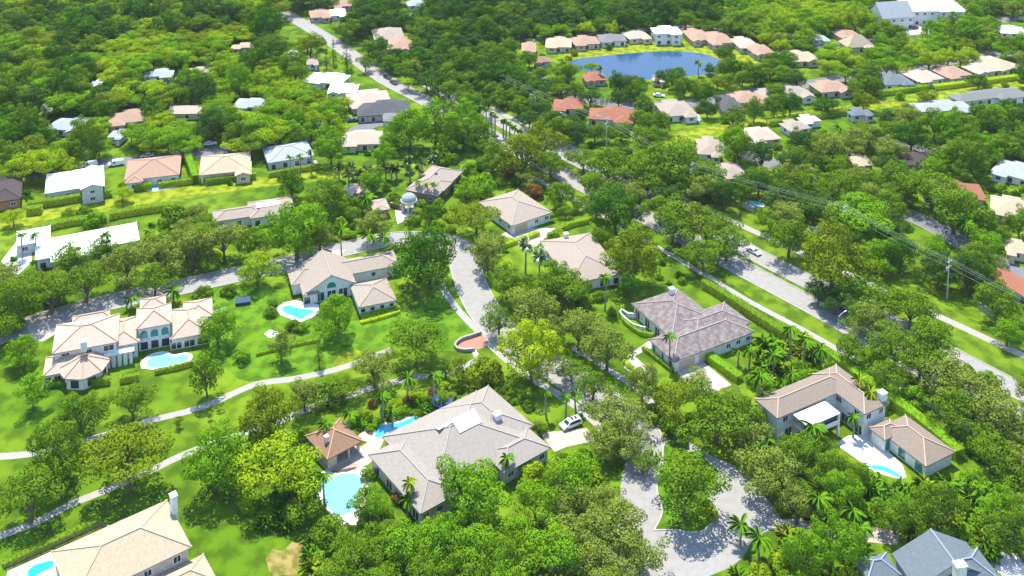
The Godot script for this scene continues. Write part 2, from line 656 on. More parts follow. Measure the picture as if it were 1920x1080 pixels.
func frond_mesh(length: float, droop: float, leaflet: float, fold: float, n := 13) -> ArrayMesh:
	# an arching rib with leaflets down both sides, springing from the origin along +z
	var st := begin()
	var pts := []
	for k in n + 1:
		var t := float(k) / n
		pts.append(Vector3(0, length * (0.42 * t - droop * t * t), length * t * (1.0 - 0.22 * t * droop)))
	for k in n:
		var p: Vector3 = pts[k]
		var q: Vector3 = pts[k + 1]
		var d := (q - p).normalized()
		for s in [-1.0, 1.0]:
			var t := (k + 0.6) / n
			var w: float = leaflet * pow(sin(clampf(t * 0.92 + 0.07, 0, 1) * PI), 0.6)
			var tip := q + Vector3(s * w, -fold * w, 0) + d * w * 0.55
			var cc := tint(0.22, 0.3)
			var nn := Vector3(-s * fold * 0.6, 1, -d.y * 0.8).normalized()
			for v in [p, p.lerp(q, 1.15), tip, p, tip, p.lerp(tip, 0.55) - d * w * 0.10]:
				st.set_color(cc)
				st.set_normal(nn)
				st.add_vertex(v)
	for k in n:
		var w := 0.05 * (1.0 - float(k) / n) + 0.012
		for v in [pts[k] + Vector3(-w, 0.02, 0), pts[k] + Vector3(w, 0.02, 0), pts[k + 1] + Vector3(0, 0.02, 0)]:
			st.set_color(Color(1.3, 1.2, 0.8))
			st.set_normal(Vector3.UP)
			st.add_vertex(v)
	return st.commit()

func palm_trunk(h: float, r: float) -> ArrayMesh:
	var st := begin()
	var lean := Vector3(rng.randf_range(-0.25, 0.25), 0, rng.randf_range(-0.25, 0.25))
	var pts := []
	var rad := []
	for k in 7:
		var t := k / 6.0
		pts.append(Vector3(0, h * t, 0) + lean * sin(t * 2.2))
		rad.append(r * (1.25 - 0.45 * t + 0.08 * sin(t * 9.0)))
	tube(st, pts, rad, 8)
	return st.commit()

func palm(x: float, z: float, h: float, reach: float, tone: String, style: int, called: String, label: String, near: bool, turn: float, group := "") -> void:
	var o := thing(called, label, "palm tree", Vector3(x, 0, z), turn, group)
	var k3: int = style
	part("trunk", proto["ptrunk%d" % k3], M.palm_bark, o).scale = Vector3(1, h / 6.0, 1)
	var top := Vector3(0, h, 0)
	if near:
		rng.seed = int(x * 31 + z * 17)
		var n := 15 if k3 == 0 else 30
		for k in n:
			var f := part("frond", proto["frond%d%d" % [k3, k % 3]], M["leaf_" + tone], o, top)
			f.rotation = Vector3((-0.55 if k3 == 0 else -1.3) + (0.95 if k3 == 0 else 1.9) * fmod(k * 0.37, 1.0), k * 2.399 + rng.randf_range(-0.2, 0.2), 0)
			f.scale = Vector3.ONE * reach / 3.0 * rng.randf_range(0.85, 1.1)
	else:
		var c := part("crown", proto["pcrown%d" % k3], M["leaf_" + tone], o, top)
		c.scale = Vector3.ONE * reach / 3.0

func joined_fronds(style: int, n: int, low := -0.55, span := 0.95, spread := 0.0) -> ArrayMesh:
	var st := SurfaceTool.new()
	for k in n:
		var f: ArrayMesh = proto["frond%d%d" % [style, k % 3]]
		var b := Basis.from_euler(Vector3(low + span * fmod(k * 0.37, 1.0), k * 2.399 + rng.randf_range(-0.25, 0.25), 0)).scaled(Vector3.ONE * rng.randf_range(0.8, 1.15))
		var a := k * 1.7
		st.append_from(f, 0, Transform3D(b, Vector3(cos(a), 0, sin(a)) * spread * sqrt(fmod(k * 0.618, 1.0)) + Vector3(0, spread * rng.randf_range(0.0, 0.9), 0)))
	return st.commit()

func hedge(pts: Array, w: float, h: float, tone: String, label: String) -> void:
	# a clipped hedge: a leafy body along a line
	var l := smooth_line(pts, 0.9)
	var mid := l[l.size() / 2]
	var o := thing("hedge", label, "hedge", Vector3(mid.x, 0, mid.y))
	rng.seed = int(absf(mid.x) * 13 + absf(mid.y) * 7)
	var core := begin()
	var wob := []
	for p in l:
		wob.append(rng.randf_range(-0.3, 0.25))
	var a := offset_line(l, -w * 0.42)
	var b := offset_line(l, w * 0.42)
	for i in l.size():
		a[i] -= mid
		b[i] -= mid
	ribbon(core, a, b, 0.0, h * 0.9)
	part("stems", core.commit(), M["leaf_" + tone], o)
	var st := begin()
	for i in l.size() - 1:
		var p := l[i] - mid
		var q := l[i + 1] - mid
		var t := (q - p).normalized()
		var nn := Vector2(-t.y, t.x)
		for k in int(p.distance_to(q) * (w + 2 * h) * 7.0) + 1:
			var f := rng.randf()
			var c := p.lerp(q, f)
			var s := rng.randf() * (w + 2 * h)
			var pos: Vector3
			var n: Vector3
			var hh: float = h + lerpf(wob[i], wob[i + 1], f)
			if s < h:
				pos = Vector3(c.x + nn.x * w / 2, s, c.y + nn.y * w / 2)
				n = Vector3(nn.x, 0.1, nn.y)
			elif s < h + w:
				var e := (s - h) - w / 2
				pos = Vector3(c.x + nn.x * e, hh, c.y + nn.y * e)
				n = Vector3.UP
			else:
				pos = Vector3(c.x - nn.x * w / 2, s - h - w, c.y - nn.y * w / 2)
				n = Vector3(-nn.x, 0.1, -nn.y)
			var j := Vector3(rng.randfn(), rng.randfn(), rng.randfn())
			leaf(st, pos + j * 0.13, (n + j * 0.4).normalized(), (n + j * 0.25).normalized(), 0.36, tint(0.25, 0.25))
	part("leaves", st.commit(), M["leaf_" + tone], o)

# ---------- pools, cars, poles ----------
func pool(pts: Array, rim: float, label: String, deck: Array, deck_mat: String, smooth := true, tone := "pool_water") -> void:
	var p: PackedVector2Array = ring_poly(pts) if smooth else PackedVector2Array(pts)
	var c := Vector2.ZERO
	for q in p:
		c += q / p.size()
	for i in p.size():
		p[i] -= c
	var o := thing("swimming_pool", label, "swimming pool", Vector3(c.x, 0, c.y))
	part("water", slab_mesh(p, 0.09, 0.125), M[tone], o)
	var outer := grown(p, rim)
	# the coping ring, cut in two so that it stays simple
	var halves := [PackedVector2Array([Vector2(-99, -99), Vector2(99, -99), Vector2(99, 0), Vector2(-99, 0)]), PackedVector2Array([Vector2(-99, 0), Vector2(99, 0), Vector2(99, 99), Vector2(-99, 99)])]
	for hf in halves:
		for piece in Geometry2D.intersect_polygons(outer, hf):
			for ringp in Geometry2D.clip_polygons(piece, p):
				if not Geometry2D.is_polygon_clockwise(ringp):
					part("coping", slab_mesh(ringp, 0.0, 0.16), M.coping, o)
	if deck.size() > 2:
		var dp := PackedVector2Array()
		for q in deck:
			dp.append(q - c)
		part("deck", slab_mesh(dp, 0.0, 0.08), M[deck_mat], o)

func paving(called: String, pts: Array, y: float, m: Material, thick := false, smooth := false) -> void:
	structure(called, slab_mesh(ring_poly(pts, 1.5) if smooth else PackedVector2Array(pts), 0.0 if thick else y, y), m)

func car(label: String, x: float, z: float, turn: float, paint: String, style: int, full: bool, group := "") -> void:
	var o := thing(["minivan", "van", "car"][style], label, ["minivan", "van", "car"][style], Vector3(x, 0, z), turn, group)
	var l: float = [5.1, 5.4, 4.7][style]
	var w: float = [1.96, 2.0, 1.82][style]
	# side profile, nose at -z: bonnet, screen, roof, tail
	var prof: Array = [
		[Vector2(-2.5, 0.35), Vector2(-2.52, 0.75), Vector2(-2.3, 0.92), Vector2(-1.55, 1.05), Vector2(-0.7, 1.62), Vector2(0.0, 1.74), Vector2(1.7, 1.72), Vector2(2.25, 1.55), Vector2(2.5, 1.0), Vector2(2.52, 0.4)],
		[Vector2(-2.65, 0.4), Vector2(-2.65, 0.9), Vector2(-1.9, 1.15), Vector2(-1.3, 1.9), Vector2(-0.8, 2.0), Vector2(2.4, 2.0), Vector2(2.65, 1.7), Vector2(2.68, 0.45)],
		[Vector2(-2.3, 0.35), Vector2(-2.34, 0.65), Vector2(-1.2, 0.92), Vector2(-0.45, 1.38), Vector2(0.2, 1.46), Vector2(1.0, 1.4), Vector2(1.7, 1.02), Vector2(2.3, 0.95), Vector2(2.34, 0.4)]][style]
	var belt: float = [1.02, 1.15, 0.93][style]
	var top: float = [1.74, 2.0, 1.46][style]
	var st := begin()
	for i in prof.size():
		var a: Vector2 = prof[i]
		var b: Vector2 = prof[(i + 1) % prof.size()]
		var wa: float = w / 2 * (1.0 - 0.17 * clampf((a.y - belt) / (top - belt), 0, 1))
		var wb: float = w / 2 * (1.0 - 0.17 * clampf((b.y - belt) / (top - belt), 0, 1))
		var out := Vector3(0, -(b.x - a.x), b.y - a.y)
		face(st, [Vector3(-wa, a.y, a.x), Vector3(wa, a.y, a.x), Vector3(wb, b.y, b.x), Vector3(-wb, b.y, b.x)], -out)
	for s in [-1.0, 1.0]:
		for i in range(1, prof.size() - 1):
			var tri := []
			for q in [prof[0], prof[i], prof[i + 1]]:
				tri.append(Vector3(s * w / 2 * (1.0 - 0.17 * clampf((q.y - belt) / (top - belt), 0, 1)), q.y, q.x))
			face(st, tri, Vector3(s, 0.1, 0))
	part("body", st.commit(), M[paint], o)
	# glass: windscreen, side bands, rear
	var n := prof.size()
	var fs: int = [3, 2, 2][style]
	var rs: int = [7, 5, 5][style]
	for pair in [[fs, "windscreen"], [rs, "rear_window"]]:
		var a: Vector2 = prof[pair[0]]
		var b: Vector2 = prof[pair[0] + 1]
		var nrm := Vector2(-(b.y - a.y), b.x - a.x).normalized() * 0.015
		var g := begin()
		var p0 := a.lerp(b, 0.1) + nrm
		var p1 := a.lerp(b, 0.9) + nrm
		face(g, [Vector3(-w * 0.42, p0.y, p0.x), Vector3(w * 0.42, p0.y, p0.x), Vector3(w * 0.37, p1.y, p1.x), Vector3(-w * 0.37, p1.y, p1.x)], Vector3(0, nrm.y, nrm.x))
		part(pair[1], g.commit(), M.car_glass, o)
	for s in [-1.0, 1.0]:
		var g := begin()
		var z0: float = [-1.1, -1.3, -0.75][style]
		var z1: float = [2.1, -0.2, 1.15][style]
		var lo := belt + 0.05
		var hi := top - 0.16
		var wl: float = w / 2 * (1.0 - 0.17 * (lo - belt) / (top - belt)) + 0.012
		var wh: float = w / 2 * (1.0 - 0.17 * (hi - belt) / (top - belt)) + 0.012
		face(g, [Vector3(s * wl, lo, z0), Vector3(s * wl, lo, z1), Vector3(s * wh, hi, z1 - 0.25), Vector3(s * wh, hi, z0 + 0.5)], Vector3(s, 0.2, 0))
		part("side_window", g.commit(), M.car_glass, o)
		if full:
			part("headlight", box_mesh(Vector3(0.34, 0.16, 0.1)), M.frame, o, Vector3(s * w * 0.36, 0.78, prof[1].x + 0.06))
			part("tail_light", box_mesh(Vector3(0.2, 0.34, 0.08)), M.red_lamp, o, Vector3(s * w * 0.42, 0.98, prof[n - 2].x - 0.01))
			part("mirror", box_mesh(Vector3(0.2, 0.15, 0.1)), M[paint], o, Vector3(s * (w / 2 + 0.08), belt + 0.08, z0 + 0.1))
			part("roof_rail", box_mesh(Vector3(0.06, 0.06, 2.2)), M.dark_metal, o, Vector3(s * w * 0.34, top + 0.02, 0.8))
		for zz in [-l * 0.31, l * 0.3]:
			var t := begin()
			lathe(t, [Vector2(0.0, -0.11), Vector2(0.31, -0.11), Vector2(0.34, -0.07), Vector2(0.34, 0.07), Vector2(0.31, 0.11), Vector2(0.0, 0.11)], 14)
			var wh2 := part("wheel", t.commit(), M.rubber, o, Vector3(s * (w / 2 - 0.08), 0.34, zz))
			wh2.rotation.z = -s * PI / 2
			if full:
				var rm := begin()
				lathe(rm, [Vector2(0.2, 0.105), Vector2(0.2, 0.125), Vector2(0.05, 0.13), Vector2(0, 0.13)], 12)
				part("rim", rm.commit(), M.steel, wh2)
	if full:
		part("sunroof", box_mesh(Vector3(0.9, 0.02, 0.6)), M.car_glass, o, Vector3(0, top + 0.005, 0.3))
		part("rear_sunroof", box_mesh(Vector3(0.9, 0.02, 0.6)), M.car_glass, o, Vector3(0, top + 0.0, 1.2))

func utility_pole(x: float, z: float, h: float, turn: float, label: String) -> void:
	var o := thing("utility_pole", label, "utility pole", Vector3(x, 0, z), turn)
	var st := begin()
	tube(st, [Vector3(0, 0, 0), Vector3(0, h, 0)], [0.22, 0.15], 10)
	part("pole", st.commit(), M.concrete_pole, o)
	for k in 2:
		var a := part("crossarm", box_mesh(Vector3(2.2 - k * 0.7, 0.14, 0.14)), M.concrete_pole, o, Vector3(0, h - 0.6 - k * 1.5, 0.2))
		for s in [-1.0, 0.0, 1.0]:
			var i := begin()
			lathe(i, [Vector2(0.04, 0.0), Vector2(0.08, 0.08), Vector2(0.05, 0.14), Vector2(0.07, 0.2), Vector2(0.0, 0.28)], 8)
			part("insulator", i.commit(), M.frame, a, Vector3(s * (0.95 - k * 0.35), 0.07, 0))
	var tr := begin()
	lathe(tr, [Vector2(0.0, 0.0), Vector2(0.26, 0.0), Vector2(0.28, 0.1), Vector2(0.28, 0.85), Vector2(0.2, 0.95), Vector2(0.0, 0.98)], 12)
	part("transformer", tr.commit(), M.steel, o, Vector3(0, h - 3.6, -0.5))

func wire(a: Vector3, b: Vector3, sag: float, label: String, group: String) -> void:
	var o := thing("power_line", label, "power line", a, 0.0, group)
	var st := begin()
	var pts := []
	var rad := []
	for k in 13:
		var t := k / 12.0
		pts.append((b - a) * t - Vector3(0, sag * 4.0 * t * (1.0 - t), 0))
		rad.append(0.022)
	tube(st, pts, rad, 4)
	part("cable", st.commit(), M.wire, o)

func street_lamp(x: float, z: float, h: float, turn: float, label: String) -> void:
	var o := thing("street_lamp", label, "street lamp", Vector3(x, 0, z), turn)
	var st := begin()
	tube(st, [Vector3(0, 0, 0), Vector3(0, 0.4, 0), Vector3(0, h, 0)], [0.2, 0.12, 0.08], 8)
	part("pole", st.commit(), M.concrete_pole, o)
	var ar := begin()
	tube(ar, [Vector3(0, h - 0.4, 0), Vector3(1.0, h + 0.1, 0), Vector3(2.1, h + 0.25, 0)], [0.07, 0.06, 0.05], 6)
	part("arm", ar.commit(), M.concrete_pole, o)
	var hd := begin()
	box(hd, Vector3(2.45, h + 0.25, 0), Vector3(0.85, 0.16, 0.34))
	box(hd, Vector3(2.45, h + 0.15, 0), Vector3(0.55, 0.06, 0.24))
	part("lamp_head", hd.commit(), M.steel, o)

# ---------- materials ----------
func make_materials() -> void:
	var lawn := cloud_tex(1024, 3, 0.006, Color(0.70, 0.74, 0.50), Color(1.0, 1.0, 0.92), 0.16, 2.4)
	var lawn_wide := cloud_tex(512, 8, 0.008, Color(0.80, 0.86, 0.62), Color(1.0, 0.98, 0.95), 0.0, 2.4)
	var g := mat("lawn", lin(0.14, 0.238, 0.009), 1.0, lawn, 1.0 / 46.0, true)
	g.detail_enabled = true
	g.detail_blend_mode = BaseMaterial3D.BLEND_MODE_MUL
	g.detail_albedo = lawn_wide
	g.detail_uv_layer = BaseMaterial3D.DETAIL_UV_2
	g.uv2_triplanar = true
	g.uv2_world_triplanar = true
	g.uv2_scale = Vector3.ONE / 310.0
	mat("lawn_lush", lin(0.10, 0.212, 0.007), 1.0, lawn, 1.0 / 33.0, true)
	mat("lawn_dry", lin(0.22, 0.27, 0.012), 1.0, lawn, 1.0 / 29.0, true)
	mat("verge", lin(0.115, 0.195, 0.008), 1.0, lawn, 1.0 / 39.0, true)
	mat("sand", lin(0.27, 0.22, 0.09), 1.0, lawn, 1.0 / 19.0, true)
	mat("mulch", lin(0.12, 0.08, 0.04), 1.0, lawn, 1.0 / 9.0, true)
	var grit := cloud_tex(512, 21, 0.012, Color(0.93, 0.93, 0.93), Color(1, 1, 1), 0.04, 1.3)
	mat("asphalt", lin(0.262, 0.256, 0.245), 0.95, grit, 1.0 / 14.0, true)
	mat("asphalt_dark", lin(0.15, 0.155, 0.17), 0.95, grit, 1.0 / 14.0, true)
	mat("path", lin(0.30, 0.29, 0.265), 0.95, grit, 1.0 / 8.0, true)
	mat("kerb", lin(0.34, 0.33, 0.31), 0.95, grit, 1.0 / 6.0, true)
	mat("drive", lin(0.40, 0.36, 0.33), 0.95, grit, 1.0 / 7.0, true)
	mat("white_deck", lin(0.62, 0.60, 0.57), 0.9, grit, 1.0 / 9.0, true)
	mat("pink_deck", lin(0.40, 0.33, 0.28), 0.9, grit, 1.0 / 6.0, true)
	mat("court", lin(0.30, 0.50, 0.50), 0.9, grit, 1.0 / 11.0, true)
	mat("red_brick", lin(0.32, 0.17, 0.13), 0.9, grit, 1.0 / 3.0, true)
	mat("coping", lin(0.62, 0.60, 0.56), 0.8, grit, 1.0 / 5.0, true)
	# roofs
	var ti := tile_images()
	var stain := cloud_tex(512, 33, 0.01, Color(0.74, 0.71, 0.72), Color(1, 1, 1), 0.08, 1.9)
	for r in [["roof_tan", 0.46, 0.375, 0.32], ["roof_pink", 0.50, 0.32, 0.24], ["roof_peach", 0.60, 0.48, 0.40], ["roof_cream", 0.58, 0.46, 0.33], ["roof_grey_tan", 0.42, 0.365, 0.33], ["roof_weathered", 0.40, 0.335, 0.325],
			["roof_brown", 0.33, 0.255, 0.21], ["roof_orange", 0.36, 0.21, 0.135], ["roof_red", 0.40, 0.16, 0.10], ["roof_dark", 0.10, 0.075, 0.075], ["roof_white", 0.80, 0.80, 0.79], ["roof_grey", 0.25, 0.25, 0.26],
			["roof_slate", 0.175, 0.215, 0.25], ["roof_charcoal", 0.11, 0.11, 0.125], ["roof_silver", 0.46, 0.49, 0.52]]:
		var k := 0.70 if r[0] != "roof_white" else 0.95
		var c := lin(r[1] * k * 0.95, r[2] * k, r[3] * k)
		mat(r[0] + "_ridge", Color(minf(c.r * 1.06, 1), minf(c.g * 1.05, 1), minf(c.b * 1.04, 1)), 0.85)
		var m := mat(r[0], c, 0.85, ti[0], 0.2)
		m.heightmap_enabled = true
		m.heightmap_texture = ti[1]
		m.heightmap_scale = 2.0
		if r[0] == "roof_weathered":
			m.detail_enabled = true
			m.detail_blend_mode = BaseMaterial3D.BLEND_MODE_MUL
			m.detail_albedo = stain
			m.detail_uv_layer = BaseMaterial3D.DETAIL_UV_2
			m.uv2_triplanar = true
			m.uv2_world_triplanar = true
			m.uv2_scale = Vector3.ONE / 9.0
	mat("roof_peach_ridge", lin(0.40, 0.25, 0.16), 0.85)
	mat("roof_brown_ridge", lin(0.42, 0.31, 0.24), 0.85)
	mat("roof_orange_ridge", lin(0.46, 0.26, 0.15), 0.85)
	mat("roof_slate_ridge", lin(0.24, 0.29, 0.34), 0.85)
	# walls and fittings
	var plaster := cloud_tex(256, 41, 0.02, Color(0.88, 0.88, 0.87), Color(1, 1, 1), 0.03, 1.6)
	for w in [["white_wall", 0.74, 0.74, 0.72], ["cream_wall", 0.62, 0.52, 0.36], ["beige_wall", 0.52, 0.46, 0.38], ["brown_wall", 0.26, 0.16, 0.10], ["grey_wall", 0.52, 0.54, 0.55], ["terracotta", 0.42, 0.20, 0.10]]:
		mat(w[0], lin(w[1], w[2], w[3]), 0.92, plaster, 1.0 / 5.0, true)
	mat("frame", lin(0.72, 0.72, 0.70), 0.5)
	mat("garage", lin(0.48, 0.38, 0.26), 0.6)
	mat("wood", lin(0.20, 0.12, 0.06), 0.6)
	mat("glass", lin(0.03, 0.04, 0.05), 0.06).metallic_specular = 0.6
	mat("glass_arch", lin(0.01, 0.16, 0.15), 0.08).metallic_specular = 0.6
	mat("car_glass", lin(0.02, 0.035, 0.045), 0.05).metallic_specular = 0.6
	mat("solar", lin(0.015, 0.02, 0.05), 0.2).metallic_specular = 0.5
	mat("skylight", lin(0.36, 0.37, 0.38), 0.5)
	mat("dark_metal", lin(0.05, 0.05, 0.055), 0.5)
	mat("steel", lin(0.42, 0.43, 0.44), 0.4)
	mat("rubber", lin(0.02, 0.02, 0.02), 0.9)
	mat("red_lamp", lin(0.35, 0.02, 0.02), 0.3)
	mat("concrete_pole", lin(0.46, 0.45, 0.42), 0.9)
	mat("wire", lin(0.35, 0.36, 0.37), 0.6)
	mat("navy", lin(0.02, 0.05, 0.11), 0.6)
	for p in [["paint_white", 0.74, 0.75, 0.76], ["paint_dark", 0.03, 0.035, 0.045], ["paint_blue", 0.03, 0.06, 0.16], ["paint_red", 0.45, 0.02, 0.03], ["paint_silver", 0.40, 0.42, 0.44]]:
		var m := mat(p[0], lin(p[1], p[2], p[3]), 0.35)
		m.clearcoat_enabled = true
		m.clearcoat = 0.8
		m.clearcoat_roughness = 0.08
	var ripple := cloud_tex(256, 51, 0.03, Color(0, 0, 0), Color(1, 1, 1), 0.0, 1.5)
	for w in [["pool_water", 0.05, 0.40, 0.48], ["pool_teal", 0.02, 0.42, 0.40], ["pool_pale", 0.15, 0.37, 0.41], ["lake_water", 0.018, 0.055, 0.12]]:
		var m := mat(w[0], lin(w[1], w[2], w[3]), 0.06)
		m.metallic_specular = 0.5
		m.heightmap_enabled = true
		m.heightmap_texture = ripple
		m.heightmap_scale = 1.2
		m.uv1_triplanar = true
		m.uv1_world_triplanar = true
		m.uv1_scale = Vector3.ONE / (4.0 if w[0] != "lake_water" else 14.0)
	# plants: vertex colours carry the small leaf-to-leaf differences around 1
	for t in [["sage", 0.098, 0.142, 0.030], ["deep", 0.034, 0.092, 0.007], ["fresh", 0.080, 0.172, 0.008], ["lime", 0.135, 0.212, 0.008], ["olive", 0.088, 0.132, 0.008], ["pine", 0.030, 0.074, 0.016], ["mid", 0.064, 0.126, 0.009],
			["silver", 0.26, 0.35, 0.31], ["gold", 0.165, 0.235, 0.005], ["red", 0.10, 0.05, 0.02], ["frond", 0.060, 0.155, 0.007], ["frond_yellow", 0.13, 0.20, 0.008], ["frond_grey", 0.13, 0.20, 0.09]]:
		var m := mat("leaf_" + t[0], lin(t[1] * 1.92, t[2] * 1.88, t[3] * 1.65), 0.8)
		m.metallic_specular = 0.12
		m.vertex_color_use_as_albedo = true
		m.cull_mode = BaseMaterial3D.CULL_DISABLED
		m.backlight_enabled = true
		m.backlight = Color(0.8, 0.8, 0.4)
	mat("bark", lin(0.16, 0.13, 0.10), 1.0, plaster, 0.5)
	mat("palm_bark", lin(0.30, 0.27, 0.23), 1.0, plaster, 0.5)

const NAMES := {"oak": ["oak_tree", "tree", "spreading oaks"], "round": ["shade_tree", "tree", "round-crowned shade trees"], "flat": ["flat_topped_tree", "tree", "flat-topped trees"], "young": ["young_tree", "tree", "slender open trees"], "bush": ["shrub", "shrub", "garden shrubs"], "cone": ["conical_evergreen", "tree", "conical evergreens"], "areca": ["palm_clump", "palm clump", "clumping garden palms"]}

const TONES := {"sage": "grey-green", "deep": "dark green", "fresh": "bright green", "lime": "yellow-green", "olive": "olive green", "pine": "blackish green", "mid": "green", "silver": "silver-blue", "gold": "golden-topped", "red": "reddish", "frond": "green", "frond_yellow": "yellowing", "frond_grey": "greyish"}
const SIZES := ["", "small ", "large ", "huge ", "tall ", "low "]
const KINDS := {"oak": "spreading oak", "round": "round-crowned tree", "flat": "flat-topped tree", "young": "slender open tree", "bush": "shrub", "cone": "conical evergreen", "areca": "palm clump", "palm": "palm", "fan_palm": "fan palm"}
const WHERE := ["before", "behind", "beside", "out before", "well behind", "away from"]
const ORDER := ["", ", nearest", ", second nearest", ", third nearest", ", fourth nearest", ", fifth nearest", ", sixth nearest", ", seventh nearest", ", eighth nearest", ", ninth nearest", ", tenth nearest", ", eleventh nearest", ", twelfth nearest", ", thirteenth nearest", ", among the farthest"]
const LAND := ["the sprawling tan house", "the brick-red pavilion", "the blotchy-roofed house", "the rambling peach-roofed mansion", "the gable-fronted white house", "the tall-chimneyed cream house", "the slate-blue shingled house", "the ribbed brown-roofed mansion", "the silver-palm tan house", "the open-garage tan house", "the brown-walled house", "the solar-panelled outbuilding", "the flat-roofed tan outbuilding", "the solar-roofed tan house", "the brilliant white-roofed house", "the white two-storey house", "the pink-roofed poolside house", "the cream-roofed yellow house", "the silver-roofed house", "the dark brown roofed house", "the silver-grey woodland house", "the shaded-veranda house", "the pale pink woodland house", "the small bluish hip roof", "the tiny white woods roof", "the long pale woods roof", "the blue-white woods roof", "the narrow tan woods roof", "the half-hidden peach roof", "the white folded-roof house", "the white avenue-side roof", "the wedged peach roof", "the charcoal-roofed house", "the light grey annexe", "the salmon banyan-side house", "the pink house at the avenue bend", "the greyish pink bend roof", "the white cottage by the conifers", "the grey-brown conifer-side roof", "the pale pink junction house", "the white junction house", "the pink avenue-head house", "the pale far belt roof", "the cream lakeside house", "the rosy lakeside house", "the grey lakeside house", "the peach lakeside house", "the white lakeside colonnade house", "the pink lawn-bend house", "the broad pink lakeside roof", "the peach lakeside gable", "the pink eastern lakeside roof", "the small rosy house", "the orange lakeshore roof", "the salmon lakeshore roof", "the cream lakeshore roof", "the coral veranda house", "the peeping orange-red roof", "the beige L-roofed house", "the cream house by the pole", "the dusty tan nested roof", "the salmon canal-side roof", "the brown corner roof", "the blue-black roof", "the tan screened-porch house", "the long tan canal house", "the navy-cage canal house", "the slate canal house", "the salmon canal house", "the pink round-cage canal house", "the peach canal house", "the cream double-gabled canal house", "the white and pink eastern roof", "the cream eastern roof", "the small pink eastern roof", "the grey-white eastern roof", "the white eastern edge roof", "the blue-white church", "the long white two-storey building", "the pale courtyard roof", "the wide grey canal-bank roof", "the bluish canal-bank roof", "the tan roof with black lean-to", "the white lean-to roof", "the coral white-chimneyed house", "the cream house with blue gable", "the dusky red roof", "the blue-grey street roof", "the maroon gabled house", "the cream gable in the oaks", "the cream eastern sliver roof", "the keyhole pool", "the mansion's curvy pool", "the S-shaped pool", "the narrow teal pool", "the mansion patio pool", "the pink house's pool", "the three-palm pool", "the pale terrace pool", "the lake", "the red brick plaza", "the domed gazebo"]

func words(kind: String, tone: String, size: int, where: int, land: int, order: int) -> String:
	return "%s%s %s %s %s%s" % [SIZES[size], TONES[tone], KINDS[kind], WHERE[where], LAND[land], ORDER[order]]

func T(which: String, tone: String, list: Array) -> void:
	# each: x, z, width and height scale, then the words of its label
	var kind := which.left(-1)
	var n: Array = NAMES[kind]
	for q in list:
		tree(kind, int(which.right(1)), tone, q[0], q[1], q[2], q[3], fmod(absf(q[0] * 7.1 + q[1] * 3.3), TAU), n[0], words(kind, tone, q[4], q[5], q[6], q[7]), n[1], n[2])

func P(x: float, z: float, h: float, reach: float, tone: String, style: int, near: int, turn: float, size: int, where: int, land: int, order: int) -> void:
	palm(x, z, h, reach, tone, style, "palm_tree", words("fan_palm" if style == 1 else "palm", tone, size, where, land, order), near == 1, turn, "palm trees in the gardens")

func distant(kind: String, v: int, tone: String, list: Array, holder: Node3D) -> void:
	# the farthest of the many: [x, z, wide] each, crowns and trunks as instances
	for which in 2:
		var mm := MultiMesh.new()
		mm.transform_format = MultiMesh.TRANSFORM_3D
		mm.mesh = proto["%s%d" % [kind, v]][which]
		mm.instance_count = list.size()
		for i in list.size():
			var q: Array = list[i]
			mm.set_instance_transform(i, Transform3D(Basis(Vector3.UP, fmod(q[0] * 7.1 + q[1] * 3.3, TAU)).scaled_local(Vector3(q[2], q[2] * (0.86 + 0.2 * fmod(absf(q[0]), 1.0)), q[2])), Vector3(q[0], 0, q[1])))
		var o := MultiMeshInstance3D.new()
		o.name = ["crowns", "trunks"][which]
		o.multimesh = mm
		o.material_override = M["leaf_" + tone] if which == 0 else M.bark
		o.set_meta("kind", "stuff")
		holder.add_child(o, true)

func make_plants() -> void:
	for k in 5:
		make_tree("oak", k)
		make_tree("round", k)
		make_tree("flat", k)
	for k in 4:
		make_tree("young", k)
		make_tree("bush", k)
	make_tree("cone", 0)
	rng.seed = 99
	# palms: 0 feather palm with drooping fronds, 1 fan palm with stiff short fronds
	for k in 3:
		proto["frond0%d" % k] = frond_mesh(3.0, 0.62 + 0.12 * k, 0.62, 0.55)
		proto["frond1%d" % k] = frond_mesh(2.2, 0.30 + 0.1 * k, 0.85, 0.15, 8)
	for s in 2:
		proto["ptrunk%d" % s] = palm_trunk(6.0, 0.2 + 0.05 * s)
		proto["pcrown%d" % s] = joined_fronds(s, 18 if s == 0 else 26, -0.75, 1.25)
	for k in 3:
		proto["areca%d" % k] = [joined_fronds(0, 72, -0.95, 1.0, 1.7), palm_trunk(1.4, 0.08)]

